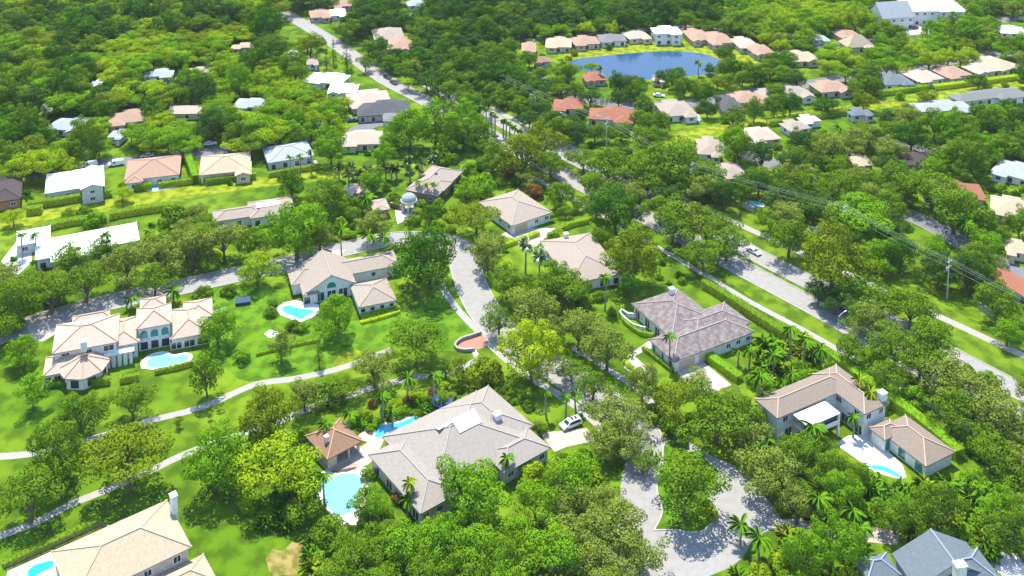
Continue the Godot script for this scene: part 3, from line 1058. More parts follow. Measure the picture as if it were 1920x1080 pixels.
func _ready() -> void:
	# camera: a long lens held almost level and shifted down (upright walls stay upright)
	var cam := Camera3D.new()
	cam.name = "camera"
	cam.position = Vector3(0, 160, 0)
	cam.rotation.x = -0.125
	cam.set_frustum(0.553846, Vector2(0, -0.43336), 1.0, 6000.0)
	add_child(cam)
	cam.current = true
	# sky, sun, exposure
	var we := WorldEnvironment.new()
	we.name = "world_environment"
	var env := Environment.new()
	env.background_mode = Environment.BG_SKY
	var sky := Sky.new()
	var sm := ProceduralSkyMaterial.new()
	sm.sky_top_color = Color(0.42, 0.56, 0.76)
	sm.sky_horizon_color = Color(0.80, 0.86, 0.92)
	sm.sky_curve = 0.18
	sm.ground_bottom_color = Color(0.20, 0.26, 0.14)
	sm.ground_horizon_color = Color(0.62, 0.70, 0.74)
	var cn := noise(77, 0.012, 5).get_seamless_image(512, 256)
	var cover := Image.create(512, 256, false, Image.FORMAT_RGBA8)
	for y in 256:
		for x in 512:
			var a := smoothstep(0.52, 0.78, cn.get_pixel(x, y).r)
			cover.set_pixel(x, y, Color(0.55, 0.55, 0.56, a * (1.0 if y < 128 else 0.0)))
	sm.sky_cover = ImageTexture.create_from_image(cover)
	sm.sky_energy_multiplier = 1.1
	sky.sky_material = sm
	env.sky = sky
	env.tonemap_mode = Environment.TONE_MAPPER_LINEAR
	env.tonemap_exposure = 2.25
	env.fog_enabled = true
	env.fog_density = 0.00004
	env.fog_light_color = Color(0.86, 0.92, 0.96)
	env.sdfgi_enabled = true
	env.ssao_enabled = true
	env.ssil_enabled = true
	we.environment = env
	add_child(we)
	var sun := DirectionalLight3D.new()
	sun.name = "sun"
	sun.light_energy = 1.45
	sun.light_color = Color(1.0, 0.965, 0.90)
	sun.light_angular_distance = 0.5
	sun.shadow_enabled = true
	add_child(sun)
	sun.look_at_from_position(Vector3.ZERO, Vector3(0.15, -0.90, 0.40))
	make_materials()
	make_plants()
	var lm := PlaneMesh.new()
	lm.size = Vector2(5000, 5000)
	structure("ground", lm, M.lawn).position = Vector3(0, 0, -1200)
	build_scene()

func build_scene() -> void:
	build_0()
	build_1()
	build_2()
	build_3()
	build_4()
	build_5()
	build_6()

func build_0() -> void:
	var h: Node3D
	var r: Node3D
	var oct: SurfaceTool
	paving("lawn",[Vector2(-82.5,-269.3),Vector2(-77.3,-272.0),Vector2(-62.6,-269.3),Vector2(-56.1,-255.5),Vector2(-39.3,-255.5),Vector2(-27.0,-259.1),Vector2(-17.7,-269.3),Vector2(-7.5,-248.5),Vector2(-10.7,-241.8),Vector2(-29.6,-244.0),Vector2(-46.6,-234.5),Vector2(-62.5,-230.4),Vector2(-70.2,-235.5),Vector2(-80.0,-241.8),Vector2(-79.9,-255.5)],0.004, M.lawn_lush, false, true)
	paving("lawn",[Vector2(25.6,-472.8),Vector2(56.1,-481.4),Vector2(84.7,-484.6),Vector2(105.0,-471.3),Vector2(116.9,-458.6),Vector2(114.2,-447.3),Vector2(93.6,-451.5),Vector2(78.2,-460.1),Vector2(33.6,-451.5),Vector2(21.7,-454.3)],0.004, M.lawn_dry, false, false)
	paving("lawn",[Vector2(-161.6,-310.7),Vector2(-138.4,-319.9),Vector2(-112.6,-331.3),Vector2(-87.7,-338.8),Vector2(-59.5,-345.0),Vector2(-23.0,-356.3),Vector2(-20.8,-351.4),Vector2(-58.4,-338.4),Vector2(-85.8,-331.3),Vector2(-109.8,-322.5),Vector2(-135.2,-312.1),Vector2(-157.6,-302.6)],0.006, M.lawn_dry, false, false)
	paving("lawn",[Vector2(43.7,-370.2),Vector2(100.8,-392.6),Vector2(138.3,-404.7),Vector2(173.3,-416.4),Vector2(222.9,-433.9),Vector2(217.6,-423.1),Vector2(169.5,-407.0),Vector2(135.6,-396.4),Vector2(98.2,-382.1),Vector2(46.5,-360.8)],0.006, M.lawn_dry, false, false)
	paving("lawn",[Vector2(-42.6,-241.8),Vector2(-39.5,-242.9),Vector2(-35.7,-239.7),Vector2(-40.3,-235.5),Vector2(-43.6,-235.5)],0.008, M.lawn_dry, false, true)
	paving("bare_ground",[Vector2(-46.6,-178.2),Vector2(-45.7,-180.5),Vector2(-43.8,-180.0),Vector2(-42.4,-182.3),Vector2(-40.5,-181.8),Vector2(-38.8,-179.7),Vector2(-38.9,-177.0),Vector2(-40.0,-176.5),Vector2(-39.9,-173.9),Vector2(-42.6,-174.6),Vector2(-43.3,-173.4),Vector2(-45.3,-175.5)],0.01, M.sand, false, true)
	paving("lawn",[Vector2(-10.9,-338.0),Vector2(15.4,-357.2),Vector2(43.2,-306.6),Vector2(58.1,-280.3),Vector2(70.1,-255.5),Vector2(83.2,-235.5),Vector2(95.8,-209.6),Vector2(104.7,-189.8),Vector2(131.7,-244.0),Vector2(98.3,-281.7),Vector2(77.3,-310.0),Vector2(44.5,-344.2),Vector2(8.3,-388.8),Vector2(-13.3,-414.0),Vector2(-42.7,-446.0),Vector2(-64.0,-463.8),Vector2(-60.8,-439.2),Vector2(-34.4,-402.5)],0.003, M.verge, false, false)
	strip("avenue",[Vector2(124.2,-203.9),Vector2(115.5,-216.4),Vector2(105.1,-228.7),Vector2(94.0,-243.8),Vector2(83.6,-258.4),Vector2(67.1,-279.4),Vector2(52.0,-299.1),Vector2(35.4,-319.2),Vector2(18.7,-339.6),Vector2(-9.0,-375.1),Vector2(-34.9,-408.2),Vector2(-56.0,-434.6),Vector2(-77.3,-469.7),Vector2(-98.1,-501.2),Vector2(-121.2,-534.0),Vector2(-143.9,-569.0)],7.4,0.012, M.asphalt,0.3)
	strip("avenue",[Vector2(130.2,-214.7),Vector2(120.2,-226.0),Vector2(101.8,-250.3),Vector2(86.8,-269.1),Vector2(71.1,-289.1),Vector2(57.2,-310.7),Vector2(37.0,-334.8),Vector2(17.4,-359.4),Vector2(-4.1,-386.7),Vector2(-24.2,-412.9),Vector2(-39.2,-432.6)],6.6,0.012, M.asphalt,0.3)
	strip("path",[Vector2(138.2,-229.1),Vector2(127.2,-240.3),Vector2(115.7,-253.8),Vector2(96.5,-276.4),Vector2(73.9,-302.6),Vector2(58.1,-320.7),Vector2(45.6,-335.2),Vector2(26.9,-357.2),Vector2(8.2,-381.1),Vector2(-6.4,-398.0),Vector2(-22.4,-420.1)],2.6,0.016, M.path,0)
	strip("path",[Vector2(113.3,-194.0),Vector2(104.7,-208.6),Vector2(95.1,-224.2),Vector2(77.8,-248.0),Vector2(64.9,-263.4),Vector2(55.8,-276.1),Vector2(43.0,-293.1),Vector2(36.8,-301.0),Vector2(21.7,-321.4),Vector2(7.3,-339.2),Vector2(-5.8,-357.2)],1.9,0.016, M.path,0)
	strip("residential_street",[Vector2(-14.5,-290.6),Vector2(-13.1,-280.3),Vector2(-10.6,-269.3),Vector2(-6.4,-257.4),Vector2(-0.7,-247.3),Vector2(6.6,-239.2),Vector2(13.6,-232.0),Vector2(19.9,-224.6),Vector2(24.9,-219.1),Vector2(28.5,-213.3),Vector2(29.3,-208.7),Vector2(27.8,-203.1)],8.4,0.02, M.asphalt,0.35)
	strip("residential_street",[Vector2(-136.8,-243.6),Vector2(-129.3,-250.3),Vector2(-121.6,-256.2),Vector2(-109.6,-263.4),Vector2(-91.9,-271.2),Vector2(-78.7,-277.2),Vector2(-64.9,-283.5),Vector2(-49.2,-291.8),Vector2(-34.7,-297.5),Vector2(-20.9,-296.2),Vector2(-14.6,-291.2)],7.6,0.012, M.asphalt,0.35)
	paving("turning_circle",[Vector2(24.7,-204.3),Vector2(22.9,-198.5),Vector2(21.3,-191.2),Vector2(19.8,-184.4),Vector2(17.0,-176.7),Vector2(15.6,-172.0),Vector2(28.3,-171.4),Vector2(37.7,-174.8),Vector2(43.1,-178.0),Vector2(48.3,-184.0),Vector2(53.1,-186.4),Vector2(53.0,-190.5),Vector2(51.4,-194.0),Vector2(49.3,-200.0),Vector2(44.2,-202.8),Vector2(38.0,-206.3),Vector2(33.3,-209.2),Vector2(29.8,-209.9)],0.016, M.asphalt, false, true)
	strip("pavement",[Vector2(15.4,-243.6),Vector2(22.8,-235.5),Vector2(29.1,-228.3),Vector2(32.0,-223.3),Vector2(34.4,-217.3),Vector2(36.4,-212.4),Vector2(39.6,-207.4),Vector2(43.8,-203.7),Vector2(47.1,-201.5)],1.8,0.026, M.path,0)
	strip("pavement",[Vector2(-20.8,-276.1),Vector2(-18.9,-269.9),Vector2(-13.9,-259.1),Vector2(-7.9,-249.2),Vector2(-2.1,-239.7),Vector2(6.1,-230.2),Vector2(12.4,-224.1),Vector2(17.2,-218.5),Vector2(20.2,-213.6)],2.0,0.026, M.path,0)
	strip("park_path",[Vector2(-116.0,-203.4),Vector2(-112.2,-205.0),Vector2(-104.7,-205.9),Vector2(-97.6,-208.2),Vector2(-89.8,-212.1),Vector2(-82.4,-216.4),Vector2(-74.4,-219.6),Vector2(-69.2,-222.8),Vector2(-60.9,-229.4),Vector2(-53.7,-231.0),Vector2(-46.4,-233.4),Vector2(-39.8,-236.5),Vector2(-30.1,-242.9)],2.1,0.02, M.path,0)
	strip("park_path",[Vector2(-104.2,-180.7),Vector2(-100.4,-183.3),Vector2(-94.7,-186.6),Vector2(-88.6,-192.3),Vector2(-85.6,-194.2),Vector2(-76.9,-200.6),Vector2(-70.7,-205.9),Vector2(-61.3,-211.6),Vector2(-50.6,-217.6),Vector2(-44.4,-222.4),Vector2(-37.5,-225.6),Vector2(-32.9,-228.3),Vector2(-21.6,-232.4),Vector2(-14.0,-234.3),Vector2(-7.9,-239.2)],2.0,0.02, M.path,0)
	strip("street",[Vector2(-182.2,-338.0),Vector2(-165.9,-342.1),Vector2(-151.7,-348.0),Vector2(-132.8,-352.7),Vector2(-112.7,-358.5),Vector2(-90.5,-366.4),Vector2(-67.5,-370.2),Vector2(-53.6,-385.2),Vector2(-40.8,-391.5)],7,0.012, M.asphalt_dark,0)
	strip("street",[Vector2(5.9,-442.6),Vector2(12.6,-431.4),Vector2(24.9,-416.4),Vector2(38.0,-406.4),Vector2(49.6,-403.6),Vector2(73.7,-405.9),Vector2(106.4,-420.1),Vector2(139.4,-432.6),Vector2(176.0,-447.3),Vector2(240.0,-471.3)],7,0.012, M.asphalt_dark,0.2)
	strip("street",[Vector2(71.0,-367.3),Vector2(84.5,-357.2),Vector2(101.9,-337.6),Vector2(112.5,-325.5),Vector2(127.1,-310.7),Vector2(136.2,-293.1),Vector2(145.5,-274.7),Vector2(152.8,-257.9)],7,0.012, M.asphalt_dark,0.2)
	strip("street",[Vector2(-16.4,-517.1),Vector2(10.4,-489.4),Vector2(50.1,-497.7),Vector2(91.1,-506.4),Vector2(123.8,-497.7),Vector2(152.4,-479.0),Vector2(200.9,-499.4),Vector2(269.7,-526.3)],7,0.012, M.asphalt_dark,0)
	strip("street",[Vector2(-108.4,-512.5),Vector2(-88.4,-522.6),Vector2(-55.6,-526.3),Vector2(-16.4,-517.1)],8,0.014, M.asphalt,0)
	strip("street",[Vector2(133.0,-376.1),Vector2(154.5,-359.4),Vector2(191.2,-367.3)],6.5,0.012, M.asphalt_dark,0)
	paving("driveway",[Vector2(39.3,-235.9),Vector2(47.1,-240.1),Vector2(47.4,-237.1),Vector2(52.2,-229.1),Vector2(46.3,-225.6),Vector2(41.8,-229.1)],0.03, M.drive, false, false)
	paving("driveway",[Vector2(28.5,-240.1),Vector2(34.6,-246.2),Vector2(38.8,-247.1),Vector2(39.0,-244.4),Vector2(34.1,-242.9),Vector2(30.5,-240.1),Vector2(34.2,-233.4),Vector2(31.3,-231.0),Vector2(27.3,-235.5)],0.03, M.drive, false, false)
	paving("driveway",[Vector2(6.2,-212.6),Vector2(16.7,-214.1),Vector2(18.5,-210.2),Vector2(11.9,-208.2),Vector2(9.2,-206.6)],0.03, M.pink_deck, false, false)
	paving("driveway",[Vector2(7.2,-293.1),Vector2(13.5,-304.0),Vector2(0.0,-304.0),Vector2(-3.3,-300.0),Vector2(2.4,-296.2)],0.024, M.drive, false, false)
	paving("driveway",[Vector2(50.8,-187.7),Vector2(63.7,-188.4),Vector2(75.9,-184.4),Vector2(73.9,-181.5),Vector2(62.0,-183.1),Vector2(51.9,-183.7)],0.03, M.pink_deck, false, false)
	paving("driveway",[Vector2(87.3,-180.5),Vector2(98.9,-179.2),Vector2(95.6,-172.6),Vector2(92.1,-172.6)],0.03, M.white_deck, false, false)
	paving("driveway",[Vector2(-55.0,-280.3),Vector2(-53.4,-290.6),Vector2(-49.4,-291.2),Vector2(-50.0,-287.0),Vector2(-51.0,-281.7)],0.03, M.drive, false, false)
	paving("driveway",[Vector2(-37.5,-315.3),Vector2(-31.9,-318.9),Vector2(-28.9,-313.5),Vector2(-35.7,-306.6)],0.03, M.white_deck, false, false)
	paving("driveway",[Vector2(-127.9,-255.5),Vector2(-121.7,-257.9),Vector2(-115.4,-253.1),Vector2(-119.0,-246.2),Vector2(-122.0,-246.2)],0.03, M.drive, false, false)
	paving("car_park",[Vector2(188.8,-509.9),Vector2(211.0,-511.7),Vector2(210.8,-497.7),Vector2(191.1,-494.4)],0.03, M.white_deck, false, false)
	paving("driveway",[Vector2(-148.5,-284.6),Vector2(-149.2,-295.2),Vector2(-142.3,-290.6),Vector2(-139.6,-284.6),Vector2(-140.2,-276.1)],0.03, M.white_deck, false, false)
	paving("plaza",[Vector2(-14.1,-242.9),Vector2(-13.5,-244.8),Vector2(-12.2,-247.1),Vector2(-7.9,-249.3),Vector2(-6.1,-246.2),Vector2(-6.4,-244.0),Vector2(-9.3,-242.4),Vector2(-12.0,-241.8)],0.034, M.red_brick, false, false)
	h = house("tan_tile_house", "sprawling tan tile-roofed house with a curved pool, beside the brick pavilion", -8.5, -205.1, 0.6522, "roof_grey_tan", "beige_wall", true, "house")
	r = wing(-14.36, -13.59, 10.69, 7.70, 3.2, 0.36, "hip")
	chimney(r, 7.56, -1.29, 4.00, 6.00, 1.5, 1.3)
	part("skylight", box_mesh(Vector3(9, 0.1, 1.6)), M.skylight, r, Vector3(-1.60, 6.62, -4.44)).rotation = Vector3(-0.3456, 0, 0)
	part("skylight", box_mesh(Vector3(6, 0.1, 3.6)), M.skylight, r, Vector3(0.23, 6.96, -2.42)).rotation = Vector3(0.3456, 0, 0)
	r = wing(-19.43, -10.51, -9.61, 9.90, 3.2, 0.36, "hip")
	r = wing(0.59, -13.46, 14.04, 3.59, 3.2, 0.36, "hip")
	r = wing(0.26, 2.91, 12.77, 11.05, 3.0, 0.36, "hip")
	open_row(1, 3, "glass_door", 2.2, 2.1, 1.1, 4, 0, 1)
	open_row(3, 2, "window", 1.6, 1.3, 1.6, 3, 0, 1)
	open_row(0, 0, "glass_door", 2.6, 2.2, 1.15, 5, 0.1, 0.9)
	open_row(1, 2, "window", 1.5, 1.3, 1.6, 3, 0, 1)
	open_row(2, 1, "window", 1.4, 1.3, 1.6, 3, 0, 1)
	open_row(3, 1, "garage", 4.8, 2.2, 1.1, 1, 0, 1)
	open_row(0, 2, "window", 1.4, 1.3, 1.6, 4, 0, 1)
	h = house("pool_pavilion", "open brick-red hip-roofed pavilion with stubby chimney beside tiled pool terrace", -38.4, -205.1, 0.7035, "roof_orange", "beige_wall", true, "pavilion")
	r = wing(-3.21, -6.23, 5.45, 3.12, 2.9, 0.52, "hip", 2.5)
	chimney(r, -1.27, -0.54, 3.40, 5.20, 0.7, 0.7)
	part("column", box_mesh(Vector3(0.45, 2.5, 0.45)), M.beige_wall, h, Vector3(-2.51, 1.25, -5.53))
	part("column", box_mesh(Vector3(0.45, 2.5, 0.45)), M.beige_wall, h, Vector3(4.75, 1.25, -5.53))
	part("column", box_mesh(Vector3(0.45, 2.5, 0.45)), M.beige_wall, h, Vector3(-2.51, 1.25, 2.42))
	part("column", box_mesh(Vector3(0.45, 2.5, 0.45)), M.beige_wall, h, Vector3(4.75, 1.25, 2.42))
	part("column", box_mesh(Vector3(0.45, 2.5, 0.45)), M.beige_wall, h, Vector3(1.12, 1.25, -5.53))
	part("column", box_mesh(Vector3(0.45, 2.5, 0.45)), M.beige_wall, h, Vector3(2.32, 1.25, 2.42))
	part("back_wall", box_mesh(Vector3(0.25, 2.5, 7.35)), M.cream_wall, h, Vector3(-2.41, 1.25, -1.56))
	part("counter", box_mesh(Vector3(0.8, 1.0, 6.35)), M.brown_wall, h, Vector3(-1.41, 0.5, -1.56))
	part("side_wall", box_mesh(Vector3(1.6, 2.5, 0.25)), M.cream_wall, h, Vector3(-1.31, 1.25, 2.32))
	part("floor", box_mesh(Vector3(8.66, 0.12, 9.35)), M.pink_deck, h, Vector3(1.12, 0.12, -1.56))
	h = house("weathered_tile_house", "large house with blotchy grey-brown roof and two tan garage doors", 45.1, -249.0, 0.5045, "roof_weathered", "white_wall", true, "house")
	r = wing(-12.98, 0.73, 12.45, 11.06, 3.2, 0.36, "hip")
	r = wing(-7.80, -13.93, 7.60, 3.33, 3.3, 0.36, "hip")
	chimney(r, 3.11, -10.78, 3.50, 6.20, 1.3, 1.2)
	r = wing(-4.07, -2.71, 14.30, 7.98, 3.35, 0.36, "hip")
	open_row(0, 2, "garage", 4.9, 2.3, 1.2, 1, 0.05, 0.29)
	open_row(0, 2, "garage", 2.7, 2.3, 1.2, 1, 0.3, 0.44)
	open_row(0, 3, "arch", 1.0, 1.7, 1.6, 3, 0, 1)
	open_row(1, 3, "glass_door", 2.0, 2.4, 1.25, 4, 0, 1)
	open_row(0, 2, "window", 1.4, 1.2, 1.6, 3, 0.62, 1)
	part("column", box_mesh(Vector3(0.35, 3.0, 0.35)), M.white_wall, h, Vector3(-6.62, 1.5, -7.85))
	part("column", box_mesh(Vector3(0.35, 3.0, 0.35)), M.white_wall, h, Vector3(-6.22, 1.5, -6.30))
	part("column", box_mesh(Vector3(0.35, 3.0, 0.35)), M.white_wall, h, Vector3(-5.84, 1.5, -4.76))
	part("column", box_mesh(Vector3(0.35, 3.0, 0.35)), M.white_wall, h, Vector3(-5.45, 1.5, -3.23))
	h = house("cream_mansion", "rambling white mansion with peach tile roofs, three arched windows and octagonal bay", -96.8, -245.7, 0.3302, "roof_peach", "white_wall", true, "house")
	r = wing(-17.30, -3.96, -2.34, 8.63, 6.0, 0.34, "hip")
	chimney(r, -9.99, 10.01, 6.20, 8.60, 1.4, 1.2)
	r = wing(-19.10, 4.49, -5.01, 12.37, 3.0, 0.34, "hip")
	r = wing(-5.12, -4.66, 2.48, 7.53, 4.2, 0.34, "hip")
	r = wing(1.67, -4.49, 10.25, 5.16, 6.2, 0.4, "hip")
	r = wing(9.46, -6.36, 18.94, 7.41, 3.2, 0.36, "hip")
	r = wing(2.27, -14.08, 8.90, -8.61, 3.2, 0.34, "hip")
	r = wing(-14.07, -11.57, -5.03, -8.23, 3.2, 0.34, "hip")
	r = wing(13.07, -8.61, 20.51, 0.34, 3.3, 0.36, "hip")
	open_row(0, 2, "window", 2.4, 1.5, 4.6, 1, 0.72, 0.98)
	open_row(0, 2, "window", 1.9, 0.9, 4.9, 1, 0.05, 0.35)
	open_row(0, 2, "window", 1.4, 1.1, 4.7, 1, 0.45, 0.65)
	open_row(3, 2, "arch", 1.9, 2.1, 4.3, 3, 0.06, 0.94)
	open_row(3, 2, "glass_door", 1.9, 2.3, 1.25, 3, 0.06, 0.94)
	open_row(4, 2, "glass_door", 2.6, 1.9, 1.1, 3, 0, 1)
	open_row(1, 2, "window", 1.6, 1.5, 1.5, 2, 0.0, 0.3)
	open_row(2, 2, "window", 1.4, 1.2, 1.7, 2, 0, 1)
	open_row(7, 2, "window", 1.4, 1.2, 1.6, 3, 0, 1)
	oct = begin()
	lathe(oct, [Vector2(5.9, 2.9), Vector2(5.9, 3.12), Vector2(0.0, 5.6)], 8, Vector3(-10.08, 0.0, 10.88))
	r = part("roof", oct.commit(), M.roof_peach, h)
	oct = begin()
	for k in 8:
		tube(oct, [Vector3(-10.08 + 5.95 * cos(TAU * k / 8.0), 3.14, 10.88 + 5.95 * sin(TAU * k / 8.0)), Vector3(-10.08, 5.64, 10.88)], [0.15, 0.15], 6)
	part("ridge_cap", oct.commit(), M.roof_peach_ridge, r)
	oct = begin()
	lathe(oct, [Vector2(5.2, 0.0), Vector2(5.2, 2.9)], 8, Vector3(-10.08, 0.0, 10.88))
	part("wall", oct.commit(), M.white_wall, h)
	for k in 8:
		var oa := TAU * (k + 0.5) / 8.0
		var ow := part("window", box_mesh(Vector3(2.3, 2.3, 0.12)), M.frame, h, Vector3(-10.08 + cos(oa) * 4.83, 1.4, 10.88 + sin(oa) * 4.83))
		ow.rotation.y = PI / 2 - oa
		part("pane", box_mesh(Vector3(2.0, 2.0, 0.06)), M.glass, ow, Vector3(0, 0, 0.06))
	part("loggia_roof", box_mesh(Vector3(6.86, 0.35, 4.6)), M.white_wall, h, Vector3(-2.22, 3.3, 7.22))
	part("column", box_mesh(Vector3(0.6, 3.15, 0.6)), M.white_wall, h, Vector3(-4.90, 1.57, 9.12))
	part("column", box_mesh(Vector3(0.6, 3.15, 0.6)), M.white_wall, h, Vector3(-3.56, 1.57, 9.12))
	part("column", box_mesh(Vector3(0.6, 3.15, 0.6)), M.white_wall, h, Vector3(-2.22, 1.57, 9.12))
	part("column", box_mesh(Vector3(0.6, 3.15, 0.6)), M.white_wall, h, Vector3(-0.88, 1.57, 9.12))
	part("column", box_mesh(Vector3(0.6, 3.15, 0.6)), M.white_wall, h, Vector3(0.46, 1.57, 9.12))
	oct = begin()
	arch_frame(oct, 0.74, 2.9, 0.4)
	part("arch", oct.commit(), M.white_wall, h, Vector3(-4.23, 1.5, 9.12))
	oct = begin()
	arch_frame(oct, 0.74, 2.9, 0.4)
	part("arch", oct.commit(), M.white_wall, h, Vector3(-2.89, 1.5, 9.12))
	oct = begin()
	arch_frame(oct, 0.74, 2.9, 0.4)
	part("arch", oct.commit(), M.white_wall, h, Vector3(-1.55, 1.5, 9.12))
	oct = begin()
	arch_frame(oct, 0.74, 2.9, 0.4)
	part("arch", oct.commit(), M.white_wall, h, Vector3(-0.21, 1.5, 9.12))

func build_1() -> void:
	var h: Node3D
	var r: Node3D
	h = house("gabled_white_house", "white house with tan roof, tall gabled glass front and keyhole pool", -47.5, -267.7, 0.3555, "roof_tan", "white_wall", true, "house")
	r = wing(-9.11, -11.80, 4.37, 2.43, 3.6, 0.55, "gable_z")
	r = wing(2.65, 1.75, 12.98, 13.29, 3.0, 0.36, "hip")
	r = wing(-12.39, -11.57, 18.13, -3.23, 3.2, 0.36, "hip")
	r = wing(-10.15, -8.65, -5.59, 2.64, 3.0, 0.4, "hip")
	open_row(0, 2, "glass_door", 2.4, 2.6, 1.4, 3, 0.15, 0.85)
	open_row(0, 2, "arch", 2.6, 1.7, 4.2, 1, 0.4, 0.6)
	open_row(1, 2, "window", 1.3, 1.2, 1.7, 4, 0, 1)
	open_row(2, 2, "window", 1.3, 1.2, 1.7, 2, 0, 1)
	open_row(3, 2, "glass_door", 1.8, 2.2, 1.15, 2, 0, 1)
	h = house("cream_two_storey_house", "two-storey cream house with tall white chimney and narrow poolside terrace", -67.6, -176.7, -0.9381, "roof_cream", "beige_wall", true, "house")
	r = wing(-7.25, -5.42, 6.96, 15.84, 6.0, 0.36, "hip")
	chimney(r, -3.31, -5.51, 3.00, 9.60, 1.3, 1.1)
	r = wing(6.66, -7.59, 14.00, 4.75, 3.2, 0.36, "hip")
	r = wing(-7.70, -5.42, -3.59, 5.77, 5.6, 0.36, "hip")
	open_row(0, 1, "window", 1.5, 1.4, 4.5, 4, 0, 1)
	h = house("slate_blue_house", "slate-blue shingled house with broad white chimney at the foot of the palms", 76.3, -172.1, 0.1797, "roof_slate", "grey_wall", true, "house")
	r = wing(-5.20, -3.88, 10.10, 4.09, 4.0, 0.5, "gable_z")
	chimney(r, 2.24, 5.56, 4.00, 9.00, 1.9, 1.4)
	r = wing(-12.70, -4.22, -6.10, 0.89, 4.0, 0.5, "hip")
	r = wing(-0.20, -2.15, 11.23, 6.22, 4.0, 0.55, "hip")
	fit_windows()
	h = house("brown_tile_mansion", "two-storey white mansion with brown ribbed tile roof and white awning", 77.7, -211.5, 0.4990, "roof_brown", "white_wall", true, "house")
	r = wing(-18.52, -14.72, 4.34, -7.47, 6.0, 0.34, "hip")
	r = wing(-0.85, -15.04, 6.81, 0.71, 6.0, 0.34, "hip")
	chimney(r, 6.15, -0.72, 5.00, 8.00, 1.6, 1.4)
	r = wing(1.09, 2.36, 10.28, 15.59, 3.1, 0.4, "hip")
	r = wing(-0.54, 1.61, 5.96, 6.23, 3.4, 0.4, "hip")
	open_row(0, 2, "window", 1.5, 1.4, 4.6, 4, 0, 1)
	open_row(0, 2, "glass_door", 2.0, 2.2, 1.15, 3, 0, 1)
	open_row(1, 2, "window", 1.4, 1.4, 4.6, 2, 0, 1)
	open_row(1, 3, "glass_door", 2.0, 2.2, 1.15, 4, 0, 1)
	open_row(2, 3, "arch", 2.0, 2.5, 1.6, 3, 0, 1)
	open_row(3, 2, "arch", 1.8, 2.6, 1.6, 2, 0, 1)
	open_row(1, 3, "window", 1.6, 1.5, 4.5, 3, 0, 1)
	part("awning", box_mesh(Vector3(9.5, 0.2, 4.6)), M.white_wall, h, Vector3(-9.32, 5.4, -5.01))
	part("balcony", box_mesh(Vector3(9.0, 0.9, 0.16)), M.white_wall, h, Vector3(-9.32, 3.5, -2.81))
	part("balcony_floor", box_mesh(Vector3(9.0, 0.2, 4.4)), M.white_wall, h, Vector3(-9.32, 2.95, -5.01))
	part("column", box_mesh(Vector3(0.5, 5.3, 0.5)), M.white_wall, h, Vector3(-13.72, 2.65, -2.91))
	part("column", box_mesh(Vector3(0.5, 5.3, 0.5)), M.white_wall, h, Vector3(-4.92, 2.65, -2.91))
	part("screen", box_mesh(Vector3(8.2, 1.7, 0.06)), M.car_glass, h, Vector3(-9.32, 4.5, -3.11))
	h = house("pale_tan_house", "pale tan roofed house with small white chimney behind the silver palms", 19.4, -284.0, 0.3165, "roof_tan", "white_wall", true, "house")
	r = wing(-8.61, -9.62, 7.56, 14.50, 3.1, 0.3, "hip")
	chimney(r, -0.97, -7.98, 3.00, 5.00, 1.2, 1.0)
	r = wing(-4.92, -8.73, 4.73, 1.31, 3.0, 0.3, "hip")
	fit_windows()
	h = house("tan_garage_house", "tan hip-roofed house with its garage standing open to a pale drive", 0.8, -307.6, 0.6042, "roof_tan", "white_wall", true, "house")
	r = wing(-5.33, -12.55, 10.08, 6.27, 3.1, 0.34, "hip")
	part("roof_vent", box_mesh(Vector3(0.9, 0.1, 0.9)), M.steel, r, Vector3(7.41, 4.07, -10.04)).rotation = Vector3(-0.3277, 0, 0)
	open_row(0, 2, "garage", 4.8, 2.2, 1.12, 1, 0.05, 0.45)
	open_row(0, 2, "window", 1.4, 1.2, 1.6, 2, 0.5, 1)
	open_row(0, 3, "window", 1.4, 1.2, 1.6, 4, 0, 1)
	h = house("brown_walled_house", "brown-walled hip-roofed house behind the white domed gazebo", -26.2, -326.2, -0.3881, "roof_tan", "brown_wall", true, "house")
	r = wing(-7.01, -13.68, 4.83, 6.17, 3.2, 0.42, "hip")
	part("roof_vent", box_mesh(Vector3(1.0, 0.1, 1.2)), M.dark_metal, r, Vector3(-0.66, 5.63, -3.78)).rotation = Vector3(0, 0, -0.3976)
	r = wing(-0.89, -4.36, 5.30, 2.84, 3.4, 0.42, "hip")
	fit_windows()
	h = house("solar_garage", "small peach-roofed outbuilding with blue solar panels on its slope", -51.5, -323.5, -0.3983, "roof_peach", "cream_wall", true, "house")
	r = wing(-2.38, -3.69, 2.45, 1.84, 3.0, 0.45, "hip")
	part("solar_panel", box_mesh(Vector3(4.2, 0.1, 3.0)), M.solar, r, Vector3(-0.76, 3.21, 2.18)).rotation = Vector3(0.4229, 0, 0)
	part("solar_panel", box_mesh(Vector3(3.0, 0.1, 2.2)), M.solar, r, Vector3(-0.52, 3.84, 0.23)).rotation = Vector3(0.4229, 0, 0)
	fit_windows()
	h = house("brick_pool_house", "flat-roofed tan outbuilding joined to a low brick wall", -41.8, -312.4, 0.3267, "roof_tan", "terracotta", true, "house")
	r = wing(-2.67, -5.18, 2.77, 2.59, 2.8, 0.1, "hip")
	fit_windows()
	h = house("solar_roof_house", "long pale tan house with black solar panels on one slope", -81.8, -307.6, 0.3168, "roof_tan", "white_wall", true, "house")
	r = wing(-11.14, -5.10, 4.05, 2.28, 3.1, 0.36, "hip")
	r = wing(-0.31, -7.38, 13.50, 3.96, 3.2, 0.36, "hip")
	part("solar_panel", box_mesh(Vector3(5.5, 0.1, 2.0)), M.solar, r, Vector3(4.84, 4.98, -0.58)).rotation = Vector3(0.3456, 0, 0)
